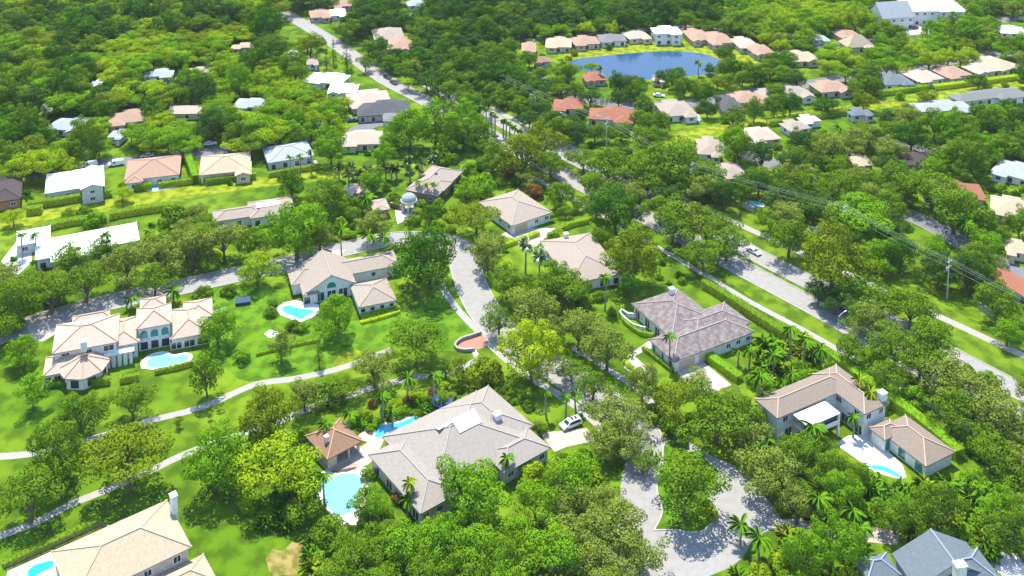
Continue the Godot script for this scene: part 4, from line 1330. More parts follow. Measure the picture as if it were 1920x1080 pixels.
	part("solar_panel", box_mesh(Vector3(4.0, 0.1, 1.6)), M.solar, r, Vector3(7.29, 4.97, -0.55)).rotation = Vector3(0.3456, 0, 0)
	fit_windows()
	h = house("white_roof_house", "wide house under an almost flat brilliant white roof", -131.0, -288.2, 0.4151, "roof_white", "white_wall", true, "house")
	r = wing(-8.20, -5.52, 19.96, 6.32, 3.4, 0.14, "hip")
	r = wing(-4.17, -1.62, 7.80, 9.25, 3.3, 0.14, "hip")
	r = wing(-13.46, -14.16, -4.17, -4.93, 3.2, 0.14, "hip")
	fit_windows()
	h = house("white_gabled_house", "white-roofed house with a two-storey gabled end over a hedge", -142.3, -326.0, 0.3883, "roof_white", "grey_wall", true, "house")
	r = wing(-10.70, -13.09, 7.35, 2.06, 3.4, 0.3, "hip")
	r = wing(-0.04, -7.29, 7.34, 8.13, 5.4, 0.34, "gable_z")
	fit_windows()
	h = house("pink_roof_house", "pink tile-roofed house with a blue pool beneath its windows", -126.3, -334.1, 0.2718, "roof_pink", "white_wall", true, "house")
	r = wing(-4.14, -13.19, 13.66, 3.45, 3.2, 0.32, "hip")
	r = wing(-3.60, -4.83, 2.01, 5.56, 3.0, 0.34, "hip")
	fit_windows()
	h = house("cream_roof_house", "cream-roofed yellow house beside a tall clipped hedge", -97.0, -338.6, 0.2427, "roof_cream", "cream_wall", true, "house")
	r = wing(-9.50, -12.62, 7.42, 2.79, 3.2, 0.32, "hip")
	r = wing(2.19, -4.81, 7.77, 5.93, 3.0, 0.34, "gable_z")
	fit_windows()
	h = house("silver_roof_house", "silver-white roofed house with a rectangular pool and three palms", -80.8, -350.1, 0.3799, "roof_silver", "grey_wall", true, "house")
	r = wing(-6.01, -9.33, 10.28, 4.67, 3.0, 0.3, "hip")
	fit_windows()
	h = house("dark_brown_roof_house", "dark brown roofed house with a reddish wall and a white roof hatch", -166.5, -323.2, 0.4095, "roof_dark", "terracotta", true, "house")
	r = wing(-4.27, -8.04, 5.70, 9.03, 3.2, 0.42, "hip")
	r = wing(-2.40, -9.80, 3.51, -0.11, 3.2, 0.3, "hip")
	fit_windows()
	h = house("house", "long silver-grey roofed house deep in the western woods", -171.7, -376.9, -0.1157, "roof_silver", "white_wall", false, "house")
	r = wing(-3.65, -7.42, 13.48, 3.71, 2.7, 0.36, "hip")
	r = wing(5.60, -1.85, 12.79, 6.17, 2.7, .36, "gable_z")
	r = wing(1.49, -8.87, 10.05, -1.85, 2.7, .36, "hip")
	fit_windows()
	h = house("house", "pink-grey house with shaded veranda under three tall trees", -149.8, -382.7, 0.2981, "roof_pink", "beige_wall", false, "house")
	r = wing(-4.84, -7.51, 9.11, 3.76, 2.7, 0.36, "hip")
	r = wing(-4.28, -1.88, 1.58, 6.18, 2.7, .36, "hip")
	r = wing(-0.66, -10.15, 6.32, -1.88, 2.7, .36, "hip")
	fit_windows()
	h = house("house", "pale pink gable-ended house among yellow-green trees", -129.9, -391.1, 0.0356, "roof_peach", "cream_wall", false, "house")
	r = wing(-4.50, -5.86, 10.50, 2.93, 2.7, 0.36, "gable_x")
	fit_windows()
	h = house("house", "small bluish white hip roof beneath leaning trees", -147.8, -368.0, -0.0000, "roof_silver", "white_wall", false, "house")
	r = wing(-1.35, -4.20, 4.54, 2.10, 2.7, 0.36, "hip")
	r = wing(1.83, -1.05, 4.30, 3.96, 2.7, .36, "hip")
	r = wing(0.42, -5.76, 3.36, -1.05, 2.7, .36, "hip")
	fit_windows()
	h = house("house", "tiny white roof glimpsed through dark woods", -175.8, -420.5, 0.1202, "roof_white", "white_wall", false, "house")
	r = wing(-1.49, -3.83, 3.66, 1.91, 2.7, 0.36, "hip")
	r = wing(-1.28, -0.96, 0.88, 3.74, 2.7, .36, "hip")
	r = wing(0.06, -5.93, 2.63, -0.96, 2.7, .36, "hip")
	fit_windows()
	h = house("house", "long pale grey roof glimpsed between yellow-green crowns", -154.3, -431.6, 0.2102, "roof_silver", "white_wall", false, "house")
	r = wing(-4.15, -4.46, 8.29, 2.23, 2.7, 0.36, "hip")
	r = wing(2.56, -1.11, 7.79, 4.54, 2.7, .36, "hip")
	r = wing(-0.42, -7.44, 5.80, -1.11, 2.7, .36, "hip")
	fit_windows()

func build_2() -> void:
	var h: Node3D
	var r: Node3D
	h = house("house", "blue-white roof below the yellow-green canopy", -106.8, -398.3, -0.0776, "roof_silver", "white_wall", false, "house")
	r = wing(-4.14, -5.96, 10.11, 2.98, 2.7, 0.36, "hip")
	r = wing(-3.57, -1.49, 2.41, 4.40, 2.7, .36, "hip")
	r = wing(0.13, -7.05, 7.26, -1.49, 2.7, .36, "hip")
	fit_windows()
	h = house("house", "narrow tan roof among the far dark trees", -127.3, -468.9, 0.0710, "roof_cream", "cream_wall", false, "house")
	r = wing(-3.61, -3.08, 7.13, 1.54, 2.7, 0.36, "hip")
	r = wing(-3.18, -0.77, 1.33, 3.46, 2.7, .36, "hip")
	r = wing(-0.39, -5.91, 4.98, -0.77, 2.7, .36, "hip")
	fit_windows()
	h = house("house", "peach roof half hidden by yellow-green canopy", -137.9, -437.1, 0.1320, "roof_peach", "cream_wall", false, "house")
	r = wing(-3.48, -3.13, 6.64, 1.56, 2.7, 0.36, "hip")
	r = wing(1.98, -0.78, 6.23, 3.48, 2.7, .36, "hip")
	r = wing(-0.45, -4.62, 4.61, -0.78, 2.7, .36, "hip")
	fit_windows()
	h = house("house", "white folded roof beside a lone yellow-green tree", -83.1, -426.7, -0.2252, "roof_white", "white_wall", false, "house")
	r = wing(-4.29, -7.38, 12.55, 3.69, 2.7, 0.36, "hip")
	r = wing(-3.62, -1.85, 3.46, 5.16, 2.7, .36, "hip")
	r = wing(0.76, -8.78, 9.18, -1.85, 2.7, .36, "hip")
	fit_windows()
	h = house("house", "white hip roof beside the dark avenue hedge", -71.3, -413.8, -0.0000, "roof_white", "white_wall", false, "house")
	r = wing(-4.86, -6.48, 7.41, 3.24, 2.7, 0.36, "hip")
	r = wing(-4.37, -1.62, 0.78, 4.45, 2.7, .36, "gable_z")
	r = wing(-1.18, -7.79, 4.95, -1.62, 2.7, .36, "hip")
	fit_windows()
	h = house("house", "peach roofed house wedged between white and charcoal roofs", -59.3, -401.6, 0.2663, "roof_peach", "cream_wall", false, "house")
	r = wing(-6.57, -9.78, 10.40, 4.89, 2.7, 0.36, "hip")
	r = wing(-5.89, -2.45, 1.24, 7.32, 2.7, .36, "hip")
	r = wing(-1.48, -12.48, 7.01, -2.45, 2.7, .36, "hip")
	fit_windows()
	h = house("house", "charcoal roofed house with pale gable above the banyan", -52.9, -391.4, 0.1817, "roof_charcoal", "beige_wall", false, "house")
	r = wing(-7.87, -9.24, 12.72, 4.62, 2.7, 0.36, "hip")
	r = wing(3.25, -2.31, 11.90, 6.86, 2.7, .36, "hip")
	r = wing(-1.69, -11.32, 8.60, -2.31, 2.7, .36, "hip")
	fit_windows()
	h = house("house", "light grey annexe roof behind the banyan crowns", -47.1, -383.9, 0.1502, "roof_grey", "white_wall", false, "house")
	r = wing(-2.65, -5.56, 4.25, 2.78, 2.7, 0.36, "hip")
	r = wing(1.07, -1.39, 3.97, 5.20, 2.7, .36, "hip")
	r = wing(-0.58, -7.76, 2.87, -1.39, 2.7, .36, "hip")
	fit_windows()
	h = house("house", "salmon roofed house tucked before the banyan trees", -58.1, -363.6, 0.0581, "roof_peach", "cream_wall", false, "house")
	r = wing(-5.41, -7.93, 10.51, 3.96, 2.7, 0.36, "hip")
	r = wing(-4.77, -1.98, 1.92, 5.71, 2.7, .36, "hip")
	r = wing(-0.63, -9.23, 7.33, -1.98, 2.7, .36, "hip")
	fit_windows()
	h = house("house", "pink and grey roofed house beside the avenue bend", -54.8, -470.5, 0.0654, "roof_pink", "beige_wall", false, "house")
	r = wing(-3.55, -10.97, 7.99, 5.48, 2.7, 0.36, "hip")
	r = wing(2.68, -2.74, 7.53, 7.22, 2.7, .36, "gable_z")
	r = wing(-0.09, -13.15, 5.68, -2.74, 2.7, .36, "hip")
	fit_windows()
	h = house("house", "greyish pink roof behind the house at the avenue bend", -60.5, -485.1, 0.2193, "roof_tan", "white_wall", false, "house")
	r = wing(-6.30, -11.76, 8.42, 5.88, 2.7, 0.36, "hip")
	r = wing(1.65, -2.94, 7.83, 7.97, 2.7, .36, "hip")
	r = wing(-1.88, -13.06, 5.47, -2.94, 2.7, .36, "hip")
	fit_windows()
	h = house("house", "white cottage roof among dark conifers", -100.2, -456.4, 0.2464, "roof_white", "white_wall", false, "house")
	r = wing(-2.31, -5.86, 3.59, 2.93, 2.7, 0.36, "hip")
	r = wing(-2.07, -1.46, 0.41, 4.46, 2.7, .36, "hip")
	r = wing(-0.54, -7.05, 2.41, -1.46, 2.7, .36, "hip")
	fit_windows()
	h = house("house", "grey-brown roof left of the lone dark conifer", -89.4, -447.2, 0.2615, "roof_tan", "white_wall", false, "house")
	r = wing(-2.21, -5.59, 3.14, 2.79, 2.7, 0.36, "hip")
	r = wing(0.68, -1.40, 2.93, 4.30, 2.7, .36, "hip")
	r = wing(-0.61, -7.19, 2.07, -1.40, 2.7, .36, "hip")
	fit_windows()
	h = house("house", "pale pink house near the far junction", -99.7, -519.0, 0.2593, "roof_pink", "beige_wall", false, "house")
	r = wing(-4.16, -8.73, 6.59, 4.37, 2.7, 0.36, "hip")
	r = wing(1.64, -2.18, 6.16, 6.49, 2.7, .36, "hip")
	r = wing(-0.93, -11.42, 4.44, -2.18, 2.7, .36, "hip")
	fit_windows()
	h = house("house", "white house across from the far junction", -90.8, -521.8, 0.2309, "roof_white", "white_wall", false, "house")
	r = wing(-3.12, -7.58, 5.01, 3.79, 2.7, 0.36, "hip")
	r = wing(1.27, -1.89, 4.68, 6.26, 2.7, .36, "hip")
	r = wing(-0.68, -8.87, 3.38, -1.89, 2.7, .36, "hip")
	fit_windows()
	h = house("house", "pink far house at the head of the avenue", -91.4, -537.7, 0.2036, "roof_pink", "beige_wall", false, "house")
	r = wing(-3.65, -6.65, 6.11, 3.32, 2.7, 0.36, "hip")
	r = wing(-3.26, -1.66, 0.84, 5.82, 2.7, .36, "hip")
	r = wing(-0.72, -8.01, 4.15, -1.66, 2.7, .36, "hip")
	fit_windows()
	h = house("house", "pale far roof beyond the dark tree belt", -51.8, -539.0, 0.2996, "roof_silver", "white_wall", false, "house")
	r = wing(-4.31, -6.42, 5.77, 3.21, 2.7, 0.36, "hip")
	r = wing(1.14, -1.61, 5.37, 5.31, 2.7, .36, "hip")
	r = wing(-1.28, -8.18, 3.76, -1.61, 2.7, .36, "hip")
	fit_windows()
	h = house("house", "cream lakeside house with dark palms at its corner", 20.0, -472.8, -0.0617, "roof_cream", "cream_wall", false, "house")
	r = wing(-4.34, -8.96, 8.06, 4.48, 2.7, 0.36, "hip")
	r = wing(-3.84, -2.24, 1.37, 6.01, 2.7, .36, "hip")
	r = wing(-0.62, -11.71, 5.58, -2.24, 2.7, .36, "hip")
	fit_windows()
	h = house("house", "rosy lakeside house with a deep dark porch", 32.8, -475.9, 0.1225, "roof_pink", "beige_wall", false, "house")
	r = wing(-4.24, -7.46, 8.49, 3.73, 2.7, 0.36, "hip")
	r = wing(-3.73, -1.86, 1.62, 5.69, 2.7, .36, "hip")
	r = wing(-0.42, -9.96, 5.95, -1.86, 2.7, .36, "hip")
	fit_windows()
	h = house("house", "grey lakeside house with a long low roof", 46.1, -480.1, 0.0598, "roof_grey", "white_wall", false, "house")
	r = wing(-4.91, -6.94, 8.33, 3.47, 2.7, 0.36, "hip")
	r = wing(-4.38, -1.74, 1.18, 5.19, 2.7, .36, "hip")
	r = wing(-0.94, -8.19, 5.68, -1.74, 2.7, .36, "hip")
	fit_windows()
	h = house("house", "peach lakeside house next to the white colonnade", 59.3, -484.5, 0.2825, "roof_peach", "cream_wall", false, "house")
	r = wing(-4.66, -7.49, 6.90, 3.74, 2.7, 0.36, "hip")
	r = wing(1.58, -1.87, 6.43, 5.86, 2.7, .36, "hip")
	r = wing(-1.20, -9.53, 4.58, -1.87, 2.7, .36, "hip")
	fit_windows()
	h = house("house", "white two-storey lakeside house with dark tall windows", 72.9, -482.6, 0.1205, "roof_white", "white_wall", false, "house")
	r = wing(-5.36, -6.46, 8.18, 3.23, 5.6, 0.36, "hip")
	r = wing(1.95, -1.62, 7.64, 4.91, 5.6, .36, "hip")
	r = wing(-1.30, -8.83, 5.47, -1.62, 5.6, .36, "hip")
	fit_windows()
	h = house("house", "pink lakeside house north of the lawn bend", 90.2, -484.0, 0.1448, "roof_pink", "beige_wall", false, "house")
	r = wing(-5.92, -10.42, 5.14, 5.21, 2.7, 0.36, "hip")
	r = wing(-5.48, -2.60, -0.83, 7.13, 2.7, .36, "gable_z")
	r = wing(-2.60, -13.23, 2.93, -2.60, 2.7, .36, "hip")
	fit_windows()
	h = house("house", "broad pink lakeside roof", 98.9, -479.1, 0.1284, "roof_pink", "beige_wall", false, "house")
	r = wing(-6.54, -10.19, 5.69, 5.10, 2.7, 0.36, "hip")
	r = wing(-6.05, -2.55, -0.92, 7.60, 2.7, .36, "hip")
	r = wing(-2.87, -12.70, 3.24, -2.55, 2.7, .36, "hip")
	fit_windows()
	h = house("house", "peach lakeside gable beside a reddish bush", 109.4, -471.8, 0.1509, "roof_peach", "cream_wall", false, "house")
	r = wing(-4.34, -9.72, 5.78, 4.86, 2.7, 0.36, "hip")
	r = wing(1.12, -2.43, 5.37, 6.25, 2.7, .36, "hip")
	r = wing(-1.31, -12.35, 3.75, -2.43, 2.7, .36, "hip")
	fit_windows()

func build_3() -> void:
	var h: Node3D
	var r: Node3D
	h = house("house", "pink roof at the eastern end of the lake lawn", 115.5, -463.4, 0.2116, "roof_pink", "beige_wall", false, "house")
	r = wing(-5.89, -8.23, 4.63, 4.11, 2.7, 0.36, "hip")
	r = wing(-5.47, -2.06, -1.05, 6.19, 2.7, .36, "gable_z")
	r = wing(-2.73, -10.25, 2.53, -2.06, 2.7, .36, "hip")
	fit_windows()
	h = house("house", "small rosy house west of the lake", 6.9, -466.6, -0.0000, "roof_pink", "beige_wall", false, "house")
	r = wing(-2.50, -8.17, 4.38, 4.08, 2.7, 0.36, "hip")
	r = wing(1.21, -2.04, 4.10, 5.60, 2.7, .36, "hip")
	r = wing(-0.43, -9.89, 3.00, -2.04, 2.7, .36, "hip")
	fit_windows()
	h = house("house", "orange roof sliver by the western lake shore", 12.9, -449.5, 0.0916, "roof_orange", "beige_wall", false, "house")
	r = wing(-3.09, -3.70, 4.58, 1.85, 2.7, 0.36, "hip")
	r = wing(-2.78, -0.92, 0.44, 3.53, 2.7, .36, "gable_z")
	r = wing(-0.79, -5.85, 3.04, -0.92, 2.7, .36, "hip")
	fit_windows()
	h = house("house", "salmon roof on the near lake shore", 34.7, -427.5, 0.1313, "roof_red", "beige_wall", false, "house")
	r = wing(-4.21, -5.81, 5.47, 2.91, 2.7, 0.36, "hip")
	r = wing(-3.82, -1.45, 0.24, 4.49, 2.7, .36, "gable_z")
	r = wing(-1.31, -7.70, 3.54, -1.45, 2.7, .36, "hip")
	fit_windows()
	h = house("house", "cream roof sliver on the near lake shore", 61.8, -425.6, 0.1365, "roof_cream", "cream_wall", false, "house")
	r = wing(-2.12, -2.42, 2.53, 1.21, 2.7, 0.36, "hip")
	r = wing(0.39, -0.60, 2.35, 3.13, 2.7, .36, "hip")
	r = wing(-0.72, -5.21, 1.60, -0.60, 2.7, .36, "hip")
	fit_windows()
	h = house("house", "coral tile house with a long veranda", 36.1, -386.2, -0.1417, "roof_red", "beige_wall", false, "house")
	r = wing(-6.55, -7.70, 11.79, 3.85, 2.7, 0.36, "hip")
	r = wing(3.36, -1.93, 11.06, 5.86, 2.7, .36, "hip")
	r = wing(-1.05, -10.46, 8.12, -1.93, 2.7, .36, "hip")
	fit_windows()
	h = house("house", "orange-red roof peeping over garden trees", 20.5, -396.7, -0.1326, "roof_red", "beige_wall", false, "house")
	r = wing(-4.34, -6.48, 8.08, 3.24, 2.7, 0.36, "hip")
	r = wing(-3.84, -1.62, 1.38, 5.73, 2.7, .36, "hip")
	r = wing(-0.61, -8.34, 5.60, -1.62, 2.7, .36, "hip")
	fit_windows()
	h = house("house", "beige house with an L-shaped roof and turquoise pool", 63.1, -391.0, 0.2037, "roof_tan", "white_wall", false, "house")
	r = wing(-4.75, -9.49, 8.36, 4.75, 2.7, 0.36, "hip")
	r = wing(2.33, -2.37, 7.84, 7.28, 2.7, .36, "hip")
	r = wing(-0.82, -12.11, 5.74, -2.37, 2.7, .36, "hip")
	fit_windows()
	h = house("house", "cream hip-roofed house behind the utility pole", 69.1, -355.7, -0.1033, "roof_tan", "white_wall", false, "house")
	r = wing(-2.92, -8.92, 5.64, 4.46, 2.7, 0.36, "hip")
	r = wing(1.71, -2.23, 5.30, 6.67, 2.7, .36, "hip")
	r = wing(-0.35, -11.87, 3.93, -2.23, 2.7, .36, "hip")
	fit_windows()
	h = house("house", "dusty tan roof nested in street trees", 74.5, -337.2, 0.1432, "roof_tan", "white_wall", false, "house")
	r = wing(-3.64, -6.42, 4.81, 3.21, 2.7, 0.36, "hip")
	r = wing(-3.30, -1.60, 0.25, 4.97, 2.7, .36, "hip")
	r = wing(-1.11, -7.52, 3.12, -1.60, 2.7, .36, "hip")
	fit_windows()
	h = house("house", "salmon roof with a little chimney above the canal hedge", 91.9, -366.9, 0.2542, "roof_peach", "cream_wall", false, "house")
	r = wing(-6.66, -7.44, 6.45, 3.72, 2.7, 0.36, "hip")
	r = wing(-6.13, -1.86, -0.63, 6.20, 2.7, .36, "gable_z")
	r = wing(-2.73, -8.67, 3.83, -1.86, 2.7, .36, "hip")
	fit_windows()
	h = house("house", "brown roof before the dark-tiled corner house", 94.0, -403.2, 0.1630, "roof_pink", "beige_wall", false, "house")
	r = wing(-5.51, -6.73, 8.44, 3.37, 2.7, 0.36, "hip")
	r = wing(2.03, -1.68, 7.88, 5.24, 2.7, .36, "hip")
	r = wing(-1.32, -9.05, 5.65, -1.68, 2.7, .36, "hip")
	fit_windows()
	h = house("house", "blue-black roof beside the beige L-roofed house", 85.0, -397.2, -0.0000, "roof_charcoal", "beige_wall", false, "house")
	r = wing(-3.14, -8.64, 6.31, 4.32, 2.7, 0.36, "hip")
	r = wing(-2.76, -2.16, 1.21, 6.87, 2.7, .36, "hip")
	r = wing(-0.31, -10.90, 4.42, -2.16, 2.7, .36, "hip")
	fit_windows()
	h = house("house", "tan canal house with a dark screened porch", 105.6, -408.7, 0.2849, "roof_tan", "white_wall", false, "house")
	r = wing(-4.65, -5.46, 3.62, 2.73, 2.7, 0.36, "hip")
	r = wing(-0.19, -1.37, 3.29, 4.19, 2.7, .36, "hip")
	r = wing(-2.17, -7.28, 1.97, -1.37, 2.7, .36, "hip")
	fit_windows()
	h = house("house", "long tan canal house with yellow side wall", 115.0, -409.9, 0.2491, "roof_tan", "white_wall", false, "house")
	r = wing(-6.41, -7.32, 7.78, 3.66, 2.7, 0.36, "hip")
	r = wing(1.25, -1.83, 7.21, 6.00, 2.7, .36, "gable_z")
	r = wing(-2.16, -8.55, 4.94, -1.83, 2.7, .36, "hip")
	fit_windows()
	h = house("house", "pinkish canal house with navy pool cage", 131.1, -415.4, 0.2537, "roof_pink", "beige_wall", false, "house")
	r = wing(-5.14, -7.37, 9.18, 3.68, 2.7, 0.36, "hip")
	r = wing(2.59, -1.84, 8.61, 6.01, 2.7, .36, "gable_z")
	r = wing(-0.85, -9.41, 6.32, -1.84, 2.7, .36, "hip")
	fit_windows()
	h = house("house", "slate roofed canal house behind a round bush", 161.6, -423.9, 0.1399, "roof_slate", "white_wall", false, "house")
	r = wing(-5.93, -8.15, 7.42, 4.07, 2.7, 0.36, "hip")
	r = wing(1.28, -2.04, 6.89, 5.34, 2.7, .36, "hip")
	r = wing(-1.93, -9.19, 4.75, -2.04, 2.7, .36, "hip")
	fit_windows()
	h = house("house", "salmon canal house beside the slate one", 176.5, -428.4, 0.3272, "roof_peach", "cream_wall", false, "house")
	r = wing(-6.40, -7.42, 7.43, 3.71, 2.7, 0.36, "hip")
	r = wing(-5.85, -1.86, -0.04, 5.26, 2.7, .36, "hip")
	r = wing(-2.26, -9.56, 4.66, -1.86, 2.7, .36, "hip")
	fit_windows()
	h = house("house", "pink canal house with a round dark pool cage", 191.0, -433.6, 0.2986, "roof_pink", "beige_wall", false, "house")
	r = wing(-6.56, -7.91, 6.67, 3.96, 2.7, 0.36, "hip")
	r = wing(-6.04, -1.98, -0.48, 5.98, 2.7, .36, "hip")
	r = wing(-2.60, -10.27, 4.02, -1.98, 2.7, .36, "hip")
	fit_windows()
	h = house("house", "peach canal house behind a flat-topped tree", 205.7, -438.0, 0.2991, "roof_peach", "cream_wall", false, "house")
	r = wing(-6.49, -6.30, 7.04, 3.15, 2.7, 0.36, "hip")
	r = wing(-5.94, -1.58, -0.27, 4.79, 2.7, .36, "gable_z")
	r = wing(-2.43, -8.38, 4.33, -1.58, 2.7, .36, "hip")
	fit_windows()
	h = house("house", "cream canal house with a double gable", 218.5, -445.2, 0.5566, "roof_cream", "cream_wall", false, "house")
	r = wing(-9.43, -10.52, 4.66, 5.26, 2.7, 0.36, "hip")
	r = wing(-1.82, -2.63, 4.10, 7.38, 2.7, .36, "hip")
	r = wing(-5.20, -11.90, 1.84, -2.63, 2.7, .36, "hip")
	fit_windows()
	h = house("house", "white and pink roof in the eastern trees", 130.5, -452.9, 0.1846, "roof_cream", "cream_wall", false, "house")
	r = wing(-7.78, -8.29, 7.57, 4.15, 2.7, 0.36, "hip")
	r = wing(0.51, -2.07, 6.95, 5.40, 2.7, .36, "gable_z")
	r = wing(-3.18, -11.21, 4.50, -2.07, 2.7, .36, "hip")
	fit_windows()
	h = house("large_building", "cream roof in the eastern trees below the church", 162.0, -471.5, 0.1661, "roof_cream", "cream_wall", false, "building")
	r = wing(-6.54, -6.72, 7.33, 3.36, 2.7, 0.9, "hip")
	r = wing(0.95, -1.68, 6.78, 4.63, 2.7, .36, "hip")
	r = wing(-2.38, -8.35, 4.56, -1.68, 2.7, .36, "hip")
	fit_windows()
	h = house("house", "small pink roof in the eastern trees", 162.2, -486.9, 0.1432, "roof_pink", "beige_wall", false, "house")
	r = wing(-5.77, -6.68, 5.63, 3.34, 2.7, 0.36, "hip")
	r = wing(-5.31, -1.67, -0.52, 5.42, 2.7, .36, "gable_z")
	r = wing(-2.35, -8.31, 3.35, -1.67, 2.7, .36, "hip")
	fit_windows()
	h = house("house", "grey-white roof beside the small pink one", 146.8, -481.2, 0.1837, "roof_silver", "white_wall", false, "house")
	r = wing(-4.50, -4.89, 4.23, 2.44, 2.7, 0.36, "hip")
	r = wing(0.22, -1.22, 3.88, 4.76, 2.7, .36, "hip")
	r = wing(-1.88, -7.42, 2.49, -1.22, 2.7, .36, "hip")
	fit_windows()

func build_4() -> void:
	var h: Node3D
	var r: Node3D
	var ts: SurfaceTool
	var gz: SurfaceTool
	var ws: SurfaceTool
	var lw: PackedVector2Array
	h = house("house", "white roof by the eastern frame edge", 243.6, -492.2, -0.1253, "roof_white", "white_wall", false, "house")
	r = wing(-5.92, -7.22, 7.35, 3.61, 2.7, 0.36, "hip")
	r = wing(1.25, -1.80, 6.82, 5.09, 2.7, .36, "hip")
	r = wing(-1.94, -9.50, 4.70, -1.80, 2.7, .36, "hip")
	fit_windows()
	h = house("large_building", "church-like blue-white building with steep gables and round windows", 192.5, -507.9, 0.2013, "roof_silver", "white_wall", false, "building")
	r = wing(-9.59, -9.74, 8.30, 4.87, 6, 0.9, "gable_x")
	fit_windows()
	h = house("large_building", "long two-storey white building behind the church", 213.2, -517.6, 0.0599, "roof_white", "white_wall", false, "building")
	r = wing(-14.07, -12.37, 16.99, 6.19, 7, 0.9, "hip")
	r = wing(2.70, -3.09, 15.74, 7.52, 7, .36, "hip")
	r = wing(-4.75, -14.64, 10.77, -3.09, 7, .36, "hip")
	fit_windows()
	h = house("house", "pale grey roof with white courtyard on the canal's near bank", 169.4, -394.2, 0.0938, "roof_silver", "white_wall", false, "house")
	r = wing(-10.73, -6.09, 12.44, 3.05, 2.7, 0.36, "hip")
	r = wing(1.78, -1.52, 11.51, 5.37, 2.7, .36, "hip")
	r = wing(-3.78, -8.54, 7.81, -1.52, 2.7, .36, "hip")
	fit_windows()
	h = house("house", "wide grey roof on the canal's near bank", 192.5, -406.7, 0.2823, "roof_grey", "white_wall", false, "house")
	r = wing(-14.31, -5.37, 18.91, 2.68, 2.7, 0.36, "hip")
	r = wing(3.63, -1.34, 17.58, 5.13, 2.7, .36, "hip")
	r = wing(-4.35, -6.42, 12.26, -1.34, 2.7, .36, "hip")
	fit_windows()
	h = house("house", "bluish roof glimpsed between canal-bank palms", 135.9, -388.6, 0.2221, "roof_slate", "white_wall", false, "house")
	r = wing(-4.68, -3.37, 4.96, 1.68, 2.7, 0.36, "hip")
	r = wing(0.53, -0.84, 4.58, 3.18, 2.7, .36, "hip")
	r = wing(-1.79, -6.26, 3.04, -0.84, 2.7, .36, "hip")
	fit_windows()
	h = house("house", "tan roof with a black lean-to by the canal", 106.7, -375.3, 0.3121, "roof_tan", "white_wall", false, "house")
	r = wing(-4.08, -5.08, 5.60, 2.54, 2.7, 0.36, "hip")
	r = wing(-3.69, -1.27, 0.38, 4.09, 2.7, .36, "hip")
	r = wing(-1.17, -7.39, 3.67, -1.27, 2.7, .36, "hip")
	fit_windows()
	h = house("house", "white roof beside the black lean-to", 114.3, -382.3, 0.2673, "roof_white", "white_wall", false, "house")
	r = wing(-3.88, -3.25, 3.92, 1.62, 2.7, 0.36, "hip")
	r = wing(-3.57, -0.81, -0.29, 3.36, 2.7, .36, "hip")
	r = wing(-1.54, -5.57, 2.36, -0.81, 2.7, .36, "hip")
	fit_windows()
	h = house("house", "coral hip-roofed house with white chimney above the shaded street", 142.8, -323.7, -0.1908, "roof_red", "beige_wall", false, "house")
	r = wing(-8.40, -7.00, 11.14, 3.50, 2.7, 0.36, "hip")
	r = wing(2.15, -1.75, 10.36, 5.23, 2.7, .36, "hip")
	r = wing(-2.54, -9.08, 7.23, -1.75, 2.7, .36, "hip")
	fit_windows()
	h = house("house", "cream house with a blue gable end", 155.0, -311.8, -0.4466, "roof_cream", "cream_wall", false, "house")
	r = wing(-3.42, -8.25, 7.70, 4.12, 2.7, 0.36, "hip")
	r = wing(-2.97, -2.06, 1.70, 5.67, 2.7, .36, "hip")
	r = wing(-0.08, -10.16, 5.48, -2.06, 2.7, .36, "hip")
	fit_windows()
	h = house("house", "dusky red plain roof at the eastern edge", 136.3, -270.5, -1.1290, "roof_red", "beige_wall", false, "house")
	r = wing(-3.99, -5.00, 10.00, 2.50, 2.7, 0.36, "gable_x")
	fit_windows()
	h = house("house", "blue-grey roof above the shaded street", 169.4, -338.8, -0.7117, "roof_silver", "white_wall", false, "house")
	r = wing(-4.24, -8.41, 8.08, 4.20, 2.7, 0.36, "hip")
	r = wing(-3.75, -2.10, 1.43, 6.46, 2.7, .36, "hip")
	r = wing(-0.54, -10.01, 5.62, -2.10, 2.7, .36, "hip")
	fit_windows()
	h = house("house", "maroon many-gabled house across the shaded street", 140.1, -347.7, -0.0788, "roof_dark", "beige_wall", false, "house")
	r = wing(-4.71, -6.02, 6.12, 3.01, 2.7, 0.36, "hip")
	r = wing(-4.28, -1.51, 0.27, 5.28, 2.7, .36, "hip")
	r = wing(-1.46, -7.29, 3.95, -1.51, 2.7, .36, "hip")
	fit_windows()
	h = house("house", "cream gable showing through broad oaks", 121.8, -345.0, 0.0604, "roof_cream", "cream_wall", false, "house")
	r = wing(-3.56, -5.30, 3.41, 2.65, 2.7, 0.36, "hip")
	r = wing(-3.29, -1.33, -0.36, 3.97, 2.7, .36, "gable_z")
	r = wing(-1.47, -6.84, 2.01, -1.33, 2.7, .36, "hip")
	fit_windows()
	h = house("house", "cream dome-like roof sliver at the eastern edge", 147.2, -286.9, -0.3877, "roof_cream", "cream_wall", false, "house")
	r = wing(-2.70, -4.89, 3.59, 2.45, 2.7, 0.36, "hip")
	r = wing(-2.45, -1.22, 0.19, 4.81, 2.7, .36, "hip")
	r = wing(-0.82, -6.27, 2.33, -1.22, 2.7, .36, "hip")
	fit_windows()
